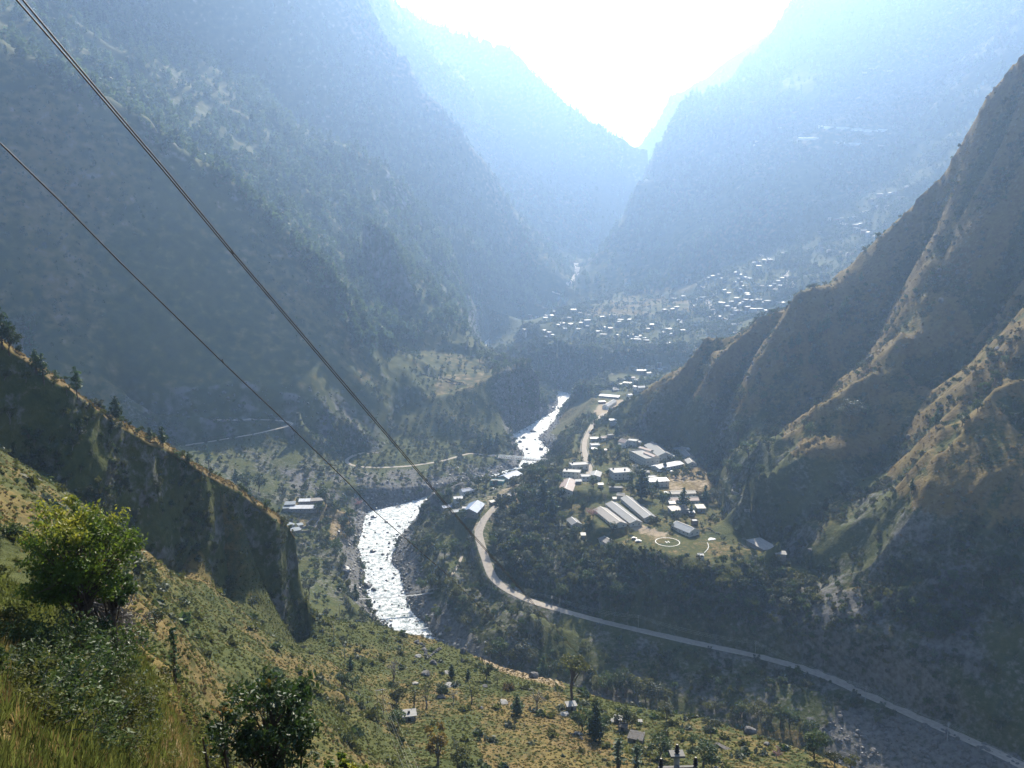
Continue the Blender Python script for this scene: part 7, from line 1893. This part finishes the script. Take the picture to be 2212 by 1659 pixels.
# wooded bank below the lawn: the largest crowns
rb = random.Random(9)
for k in range(42):
    u = rb.uniform(560, 800); v = 566 + (u - 560) * 0.06 + rb.uniform(0, 44)
    tree(rb.choice(['leafy', 'leafy', 'grey', 'olive', 'dense']), u, v, rb.uniform(11, 19), 'dark crown in the wooded bank between the lawn and the road', 'trees of the wooded bank', 380, 1.15)
for k in range(18):
    u = rb.uniform(415, 480); v = rb.uniform(545, 640)
    tree(rb.choice(['leafy', 'leafy', 'olive']), u, v, rb.uniform(10, 17), 'bushy tree on the slope between the river and the road bend', 'trees above the right river bank', 400, 1.15)

# ------------------------------------------------------------------ foreground trees
def near_tree(name, label, top_px, d, rx, rz, hgt, seed, clumps, per, size, mat, bark, lean=(0, 0), multi=1, open_=0.5):
    c = np.array([0, 0, CAM_Z]) + ray(*top_px) * d              # centre of the crown
    rng = np.random.default_rng(seed)
    bx, by = c[0] + lean[0], c[1] + lean[1]
    g = float(ground(bx, by))
    root = empty(name, (bx, by, g)); props(root, label, 'tree')
    cc = np.array([c[0] - bx, c[1] - by, c[2] - g])
    C = []
    while len(C) < clumps:
        p = rng.uniform(-1, 1, 3); l = np.linalg.norm(p)
        if open_ * 0.5 < l < 1: C.append(p / l * (open_ + (1 - open_) * rng.random()))
    C = np.array(C) * [rx, rx, rz] + cc
    pts = []
    for q in C:
        r = rng.uniform(0.16, 0.30) * rx
        dd = rng.normal(size=(per, 3)); dd /= np.linalg.norm(dd, axis=1)[:, None]
        pts.append(q + dd * r * rng.uniform(0.25, 1.1, (per, 1)) * [1, 1, 0.85])
    V, F = cards(rng, np.vstack(pts), size, 0.4, 1.7)
    obj('crown', mesh_from('crown', V, [tuple(map(int, q)) for q in F], mat), root)
    br = []
    fork = cc * [0.6, 0.6, 0] + [0, 0, max(0.4, cc[2] - rz * 1.0)]
    for m_ in range(multi):
        off = rng.normal(size=3) * [0.25, 0.25, 0] * (multi > 1)
        br.append(tube([off + [0, 0, -0.4], off * 1.5 + fork * 0.5, fork + off * 2.2], [0.11 / multi ** 0.5 + .02, 0.085 / multi ** .5 + .015, 0.06 / multi ** .5 + .01], 7))
    for q in C:
        f0 = fork * rng.uniform(0.75, 1.1) + rng.normal(size=3) * 0.1
        mid = f0 + (q - f0) * 0.55 + [0, 0, 0.12 * rz]
        br.append(tube([f0, mid, q], [0.038, 0.022, 0.008], 5))
        for _ in range(2):
            e = q + rng.normal(size=3) * 0.24 * rx
            br.append(tube([mid + (q - mid) * 0.5, e], [0.012, 0.004], 4))
    V, F = join(br); obj('trunk', mesh_from('trunk', V, F, bark), root)
    return root
near_tree('broadleaf_tree', 'sunlit yellow-green tree with a full round crown at the far left', (76, 556), 31, 2.2, 2.15, 6, 3, 110, 120, 0.105, M_TREE1, M_BARK, (0.0, 0.3), 2, 0.35)
near_tree('broadleaf_tree', 'dark glossy-leaved part-shaded tree behind the sunlit one', (112, 585), 33, 1.0, 1.05, 5, 5, 26, 90, 0.12, M_TREE2, M_BARK, (-0.2, 0.2), 1, 0.4)
near_tree('broadleaf_tree', 'bushy glossy-leaved tree with reddish tips at the bottom left centre', (268, 722), 29, 2.0, 1.75, 6, 8, 64, 80, 0.135, M_TREE2, M_BARK, (0.1, 0.1), 5, 0.4)
near_tree('bare_tree', 'leaning half-leafless silvery tree below the sunlit tree', (108, 622), 35, 1.9, 1.35, 4, 9, 60, 70, 0.085, M_BARE, M_BARK2, (-1.6, -0.3), 1, 0.35)
near_tree('bush', 'loose low bush at the left foot of the reddish-tipped tree', (222, 722), 33, 0.75, 0.7, 2, 12, 16, 60, 0.11, M_TREE2, M_BARK, (0, 0), 3, 0.3)
near_tree('bush', 'yellow-green branchy bush at the bottom edge below the knoll', (345, 772), 30, 0.9, 0.55, 2, 13, 18, 60, 0.12, M_TREE1, M_BARK, (0, 0), 3, 0.3)
for k, (u, v, d, s, mt, lab) in enumerate(((18, 672, 26, 1.0, M_LEAF, 'dark leafy bush at the left edge of the near knoll'), (62, 688, 27, 1.15, M_TREE2, 'dark glossy bush under the leaning silvery tree'), (96, 672, 31, 1.1, M_LEAF, 'green bush right of the leaning silvery trunk'), (118, 706, 28, 1.0, M_OLIVE, 'olive-green rounded bush on the near knoll'),
                                        (92, 728, 22, 0.9, M_LEAF, 'soft green bush low on the near knoll'), (140, 690, 33, 0.9, M_OLIVE, 'yellow-green bush at the right rim of the near knoll'), (40, 640, 34, 1.0, M_LEAF, 'green bush left of the sunlit tree trunk'), (128, 740, 24, 0.7, M_OLIVE, 'low olive bush beside the tan path'), (8, 620, 40, 1.0, M_OLIVE, 'yellowish bush on the left edge above the knoll'), (72, 652, 30, 1.3, M_LEAF, 'dark green bush hiding the foot of the sunlit tree'), (108, 650, 32, 1.2, M_TREE2, 'glossy bush right of the sunlit tree foot'), (52, 712, 24, 1.2, M_LEAF, 'green bush in the middle of the near knoll'), (28, 700, 24, 0.9, M_OLIVE, 'small olive bush left in the middle of the near knoll'))):
    p = hit(u, v + 14, 9)
    rb_ = np.random.default_rng(300 + k)
    C_ = rb_.normal(size=(34, 3)) * [0.62, 0.62, 0.3] + [0, 0, 0.62]; C_[:, 2] = np.abs(C_[:, 2])
    pts_ = np.vstack([c_ + rb_.normal(size=(n_, 3)) * rb_.uniform(0.07, 0.2) * [1, 1, 1.3] for c_, n_ in zip(C_, rb_.integers(25, 75, 34))])
    Vb, Fb = cards(rb_, pts_, 0.075, 0.6, 1.9)
    root = empty('bush', tuple(p), k); props(root, lab, 'bush'); root.scale = (s * 1.05, s * 1.0, s * 0.9)
    obj('foliage', mesh_from('foliage', Vb, [tuple(map(int, q_)) for q_ in Fb], mt), root)
    Vs, Fs = join([tube([(0.05 * rb_.normal(), 0.05 * rb_.normal(), -0.1), c_ * [0.5, 0.5, 0.6], c_ * [1.05, 1.05, 1.2]], [0.02, 0.013, 0.004], 4) for c_ in C_[::2]])
    obj('stems', mesh_from('stems', Vs, Fs, M_BARK2), root)
# ------------------------------------------------------------------ forests, scrub and grass
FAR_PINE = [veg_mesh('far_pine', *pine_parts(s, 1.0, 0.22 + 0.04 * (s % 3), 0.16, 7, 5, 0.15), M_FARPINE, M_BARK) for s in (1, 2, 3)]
MID_PINE = [veg_mesh('mid_pine', *pine_parts(s, 1.0, 0.23, 0.2, 11, 7, 0.085), M_PINE, M_BARK) for s in (4, 5)]
FAR_TREE = [veg_mesh('far_tree', *broad_parts(s, 1.0, 0.42, 0.36, 8, 9, 0.19, 0.22), mt, M_BARK2) for s, mt in ((11, M_LEAF), (12, M_LEAF2), (13, M_LEAF))]
MID_TREE = [veg_mesh('mid_tree', *broad_parts(s, 1.0, 0.42, 0.36, 13, 24, 0.105, 0.22), mt, M_BARK2) for s, mt in ((21, M_LEAF), (22, M_LEAF2), (23, M_OLIVE))]
BUSH = [bush_mesh('scrub', 31, M_LEAF, 46, 0.52), bush_mesh('scrub', 32, M_OLIVE, 46, 0.5), bush_mesh('scrub', 33, M_LEAF2, 44, 0.5)]
DRYB = [bush_mesh('dry_tussock', 41, M_DRYGRASS, 34, 0.5, 1.0, 0.6)]
GREENB = [bush_mesh('grass_clump', 45, M_GRASS, 40, 0.5, 1.0, 0.6)]
FINEB = [bush_mesh('leafy_bush', 61, M_OLIVE, 520, 0.15), bush_mesh('leafy_bush', 62, M_LEAF, 520, 0.15), bush_mesh('leafy_bush', 63, M_OLIVE, 420, 0.13, 1.0, 1.1)]
TUFT = [tuft_mesh('grass_tuft', 51, M_GRASS), tuft_mesh('dry_grass_tuft', 52, M_DRYGRASS)]

def put(name, label, dens, lo, hi, meshes, seed, tilt=0.0):
    P, s = sow(dens, lo, hi, seed)
    rng = np.random.default_rng(seed + 1)
    pick = rng.integers(0, len(meshes), len(P))
    for k, me in enumerate(meshes):
        scatter(name, label, P[pick == k], s[pick == k], me, tilt, seed + k)
    return len(P)

FLANK = LEFTM & ~SHADE
patch = smooth(-0.25, 0.25, B1 + 0.4 * B2)
cnt = {}
cnt['flank'] = put('forest', 'pine forest on the left mountain flank', FLANK * (HZ > 120) * (0.003 + 0.008 * patch), 10, 23, FAR_PINE, 401)
cnt['flank2'] = put('woodland', 'mixed low woodland at the foot of the left mountain', FLANK * (HZ < 260) * (0.003 + 0.010 * patch) * (C_DRY < 0.75) * np.where((SL < 0.45) & (HZ < 130), 0.25, 1), 3.5, 9, FAR_TREE, 402)
cnt['shade'] = put('scrub', 'dark scrub on the shaded mountain face', (SHADE | scree) * 0.012 * patch, 2.5, 6, FAR_TREE, 403)
BACK = (GRR > 2100) & (HZ > 70) & ~PLATEAU & ~inside(HIGH_POLY)
cnt['back'] = put('forest', 'hazy forest on the far ridges', BACK * (0.0012 + 0.0042 * patch) * (SL < 2.6), 9, 22, FAR_PINE, 404)
cnt['back2'] = put('woodland', 'hazy broadleaf woodland on the far slopes', BACK * (GRR < 3000) * 0.0030 * patch, 6, 13, FAR_TREE, 405)
cnt['plateau'] = put('woodland', 'trees and hedges between the terraced fields', (PLATEAU | inside(HIGH_POLY)) * (0.0050 + 0.0220 * smooth(-0.2, 0.25, B2)) * (1 - 0.75 * yellow), 4.5, 12, FAR_TREE, 406)
cliffw = (GRR > 1150) & (GRR < 1560) & ~PLATEAU & (GX > -40) & ~BROWN & (HZ > 10)
cnt['cliff'] = put('woodland', 'dark woodland on the bluff below the middle village', cliffw * 0.020 * (~pad_mask('field')), 5, 14, FAR_TREE, 407)
gul = smooth(-0.1, 0.5, CONC + 0.5 * B2)
cnt['brown'] = put('scrub', 'green scrub in the gullies of the brown hill', BROWN * (0.004 + 0.055 * gul), 1.5, 6.0, MID_TREE, 408)
cnt['brown2'] = put('tussocks', 'dry grass tussocks on the brown hill', BROWN * C_DRY * 0.035, 0.7, 1.7, DRYB, 409)
BANKW = (GRR > 395) & (GRR < 1000) & ~BROWN & ~DARK & ~LEFTM & ~CAMPZ & (C_ROCK < 0.7) & (GX > -600) & ~NEAR
cnt['bank'] = put('woodland', 'dense green scrub on the valley slopes', BANKW * (0.010 + 0.035 * smooth(-0.3, 0.2, B2)) * (C_SOIL < 0.3), 1.8, 6.5, MID_TREE, 410)
BELOW = px([(600, 549), (640, 551), (700, 561), (780, 560), (830, 590), (800, 640), (700, 625), (640, 612), (560, 592), (520, 585), (500, 560), (560, 530)], 440, 640)
cnt['below'] = put('woodland', 'dark woods on the bank below the helipad lawn', BELOW * 0.045, 3.5, 8, MID_TREE, 411)
P, s = sow(BROWN * smooth(0.5, 1.2, SL) * 0.0022 * smooth(-0.1, 0.4, B2), 0.7, 3.6, 441)
scatter('outcrops', 'small rock outcrops on the brown hill', P, s, ROCKS[2], 0.4, 441)
LEFTFLAT = (GRR > 700) & (GRR < 1000) & (HZ < 95) & (_cu < 530) & ~DARK & ~in_river & (dist_bank > 10)
cnt['leftflat'] = put('woodland', 'scrub and small trees on the left bank flats', LEFTFLAT * (0.006 + 0.030 * smooth(-0.25, 0.2, B2 + 0.3 * B3)), 2.0, 6.5, MID_TREE, 451)
cnt['clump'] = put('woodland', 'tall dark trees in the clump right of the dirt road', CLUMP * 0.022, 7, 14, MID_TREE, 422)
cnt['rocky'] = put('scrub', 'scrub clinging to the roadside cliffs', (ROCKY & (GRR < 640)) * 0.028 * patch, 2, 5.5, MID_TREE, 412)
greenR = px([(880, 560), (940, 540), (1040, 520), (1100, 600), (1000, 640), (920, 640), (860, 600)], 420, 600)
cnt['greenR'] = put('woodland', 'sunlit green trees on the slope above the road', greenR * 0.035, 3, 7, MID_TREE, 413)
cnt['camp'] = put('scrub', 'garden trees and hedges around the camp buildings', CAMPZ * ~parade * ~yard * ~pad_mask('lawn') * 0.030 * smooth(-0.2, 0.3, B3), 1.5, 6, MID_TREE, 414)
cnt['dark'] = put('scrub', 'dark scrub on the shaded cliff of the left ridge', (DARK & ~CREST) * 0.0, 1.0, 3.6, MID_TREE, 415)
cnt['crest'] = put('dry_grass', 'dry golden grass along the ridge crest', CREST * 0.0, 0.5, 1.0, DRYB, 416)
rsh = np.random.default_rng(77)
fc = np.nonzero((SHELL_N[:, 2] < 0.55) & (SHELL_P[:, 2] > 40))[0]
wsel = smooth(-0.15, 0.35, noise3(SHELL_P[fc], 14, 591)) + 0.12
fc = fc[rsh.random(len(fc)) < 0.17 * wsel]
for k, me_ in enumerate(MID_TREE):
    scatter('scrub', 'dark scrub on the shaded cliff of the left ridge', SHELL_P[fc[k::3]], rsh.uniform(0.8, 1, len(fc[k::3])) * rsh.uniform(1.0, 4.2, len(fc[k::3])), me_, 0.25, 415 + k)
tp = np.nonzero(SHELL_N[:, 2] > 0.6)[0]
tp = tp[rsh.random(len(tp)) < 0.5]
scatter('dry_grass', 'dry golden grass along the ridge crest', SHELL_P[tp], rsh.uniform(0.35, 0.9, len(tp)), DRYB[0], 0.2, 416)
tp = tp[rsh.random(len(tp)) < 0.10]
scatter('scrub', 'green shrubs along the ridge crest', SHELL_P[tp], rsh.uniform(0.8, 2.6, len(tp)), MID_TREE[0], 0.2, 431)
NS = NEAR & (GRR > 45)
gmask = 1 - C_DRY
cnt['near_b'] = put('scrub', 'low bushes over the near hillside', NS * (GRR > 170) * (0.006 + 0.06 * smooth(0.35, 0.75, gmask) * smooth(0.0, 0.4, B3 + 0.5 * B2)) * (C_SOIL < 0.3), 0.6, 3.2, [BUSH[1], BUSH[1], BUSH[0], BUSH[2]], 417)
cnt['near_f'] = put('scrub', 'leafy bushes over the nearest part of the hillside', NEAR * (GRR > 42) * (GRR <= 170) * (0.006 + 0.05 * smooth(0.3, 0.7, gmask) * smooth(-0.05, 0.4, B3 + 0.5 * B2)) * (C_SOIL < 0.3), 0.5, 1.7, FINEB, 423)
cnt['near_d'] = put('tussocks', 'dry grass tussocks over the near hillside', NS * (0.03 + 0.8 * C_DRY ** 1.5) * (C_SOIL < 0.6), 0.22, 0.55, DRYB, 418)
cnt['near_g'] = put('grass', 'green grass clumps over the near hillside', NS * (0.10 + 0.60 * gmask) * (C_SOIL < 0.5), 0.25, 0.7, GREENB, 419)
NG = (GRR < 75) & NEAR
cnt['tuft'] = put('grass', 'long green and straw grass on the near knoll', NG * np.minimum(30, 26 * np.exp(-GRR / 26)) * (0.5 + 0.6 * gmask), 0.5, 1.25, [TUFT[0]], 420)
cnt['tuftd'] = put('dry_grass', 'dry straw grass on the near knoll', NG * np.minimum(30, 26 * np.exp(-GRR / 26)) * (0.05 + 0.28 * C_DRY), 0.5, 1.1, [TUFT[1]], 421)
print('scatter counts', cnt, sum(cnt.values()))
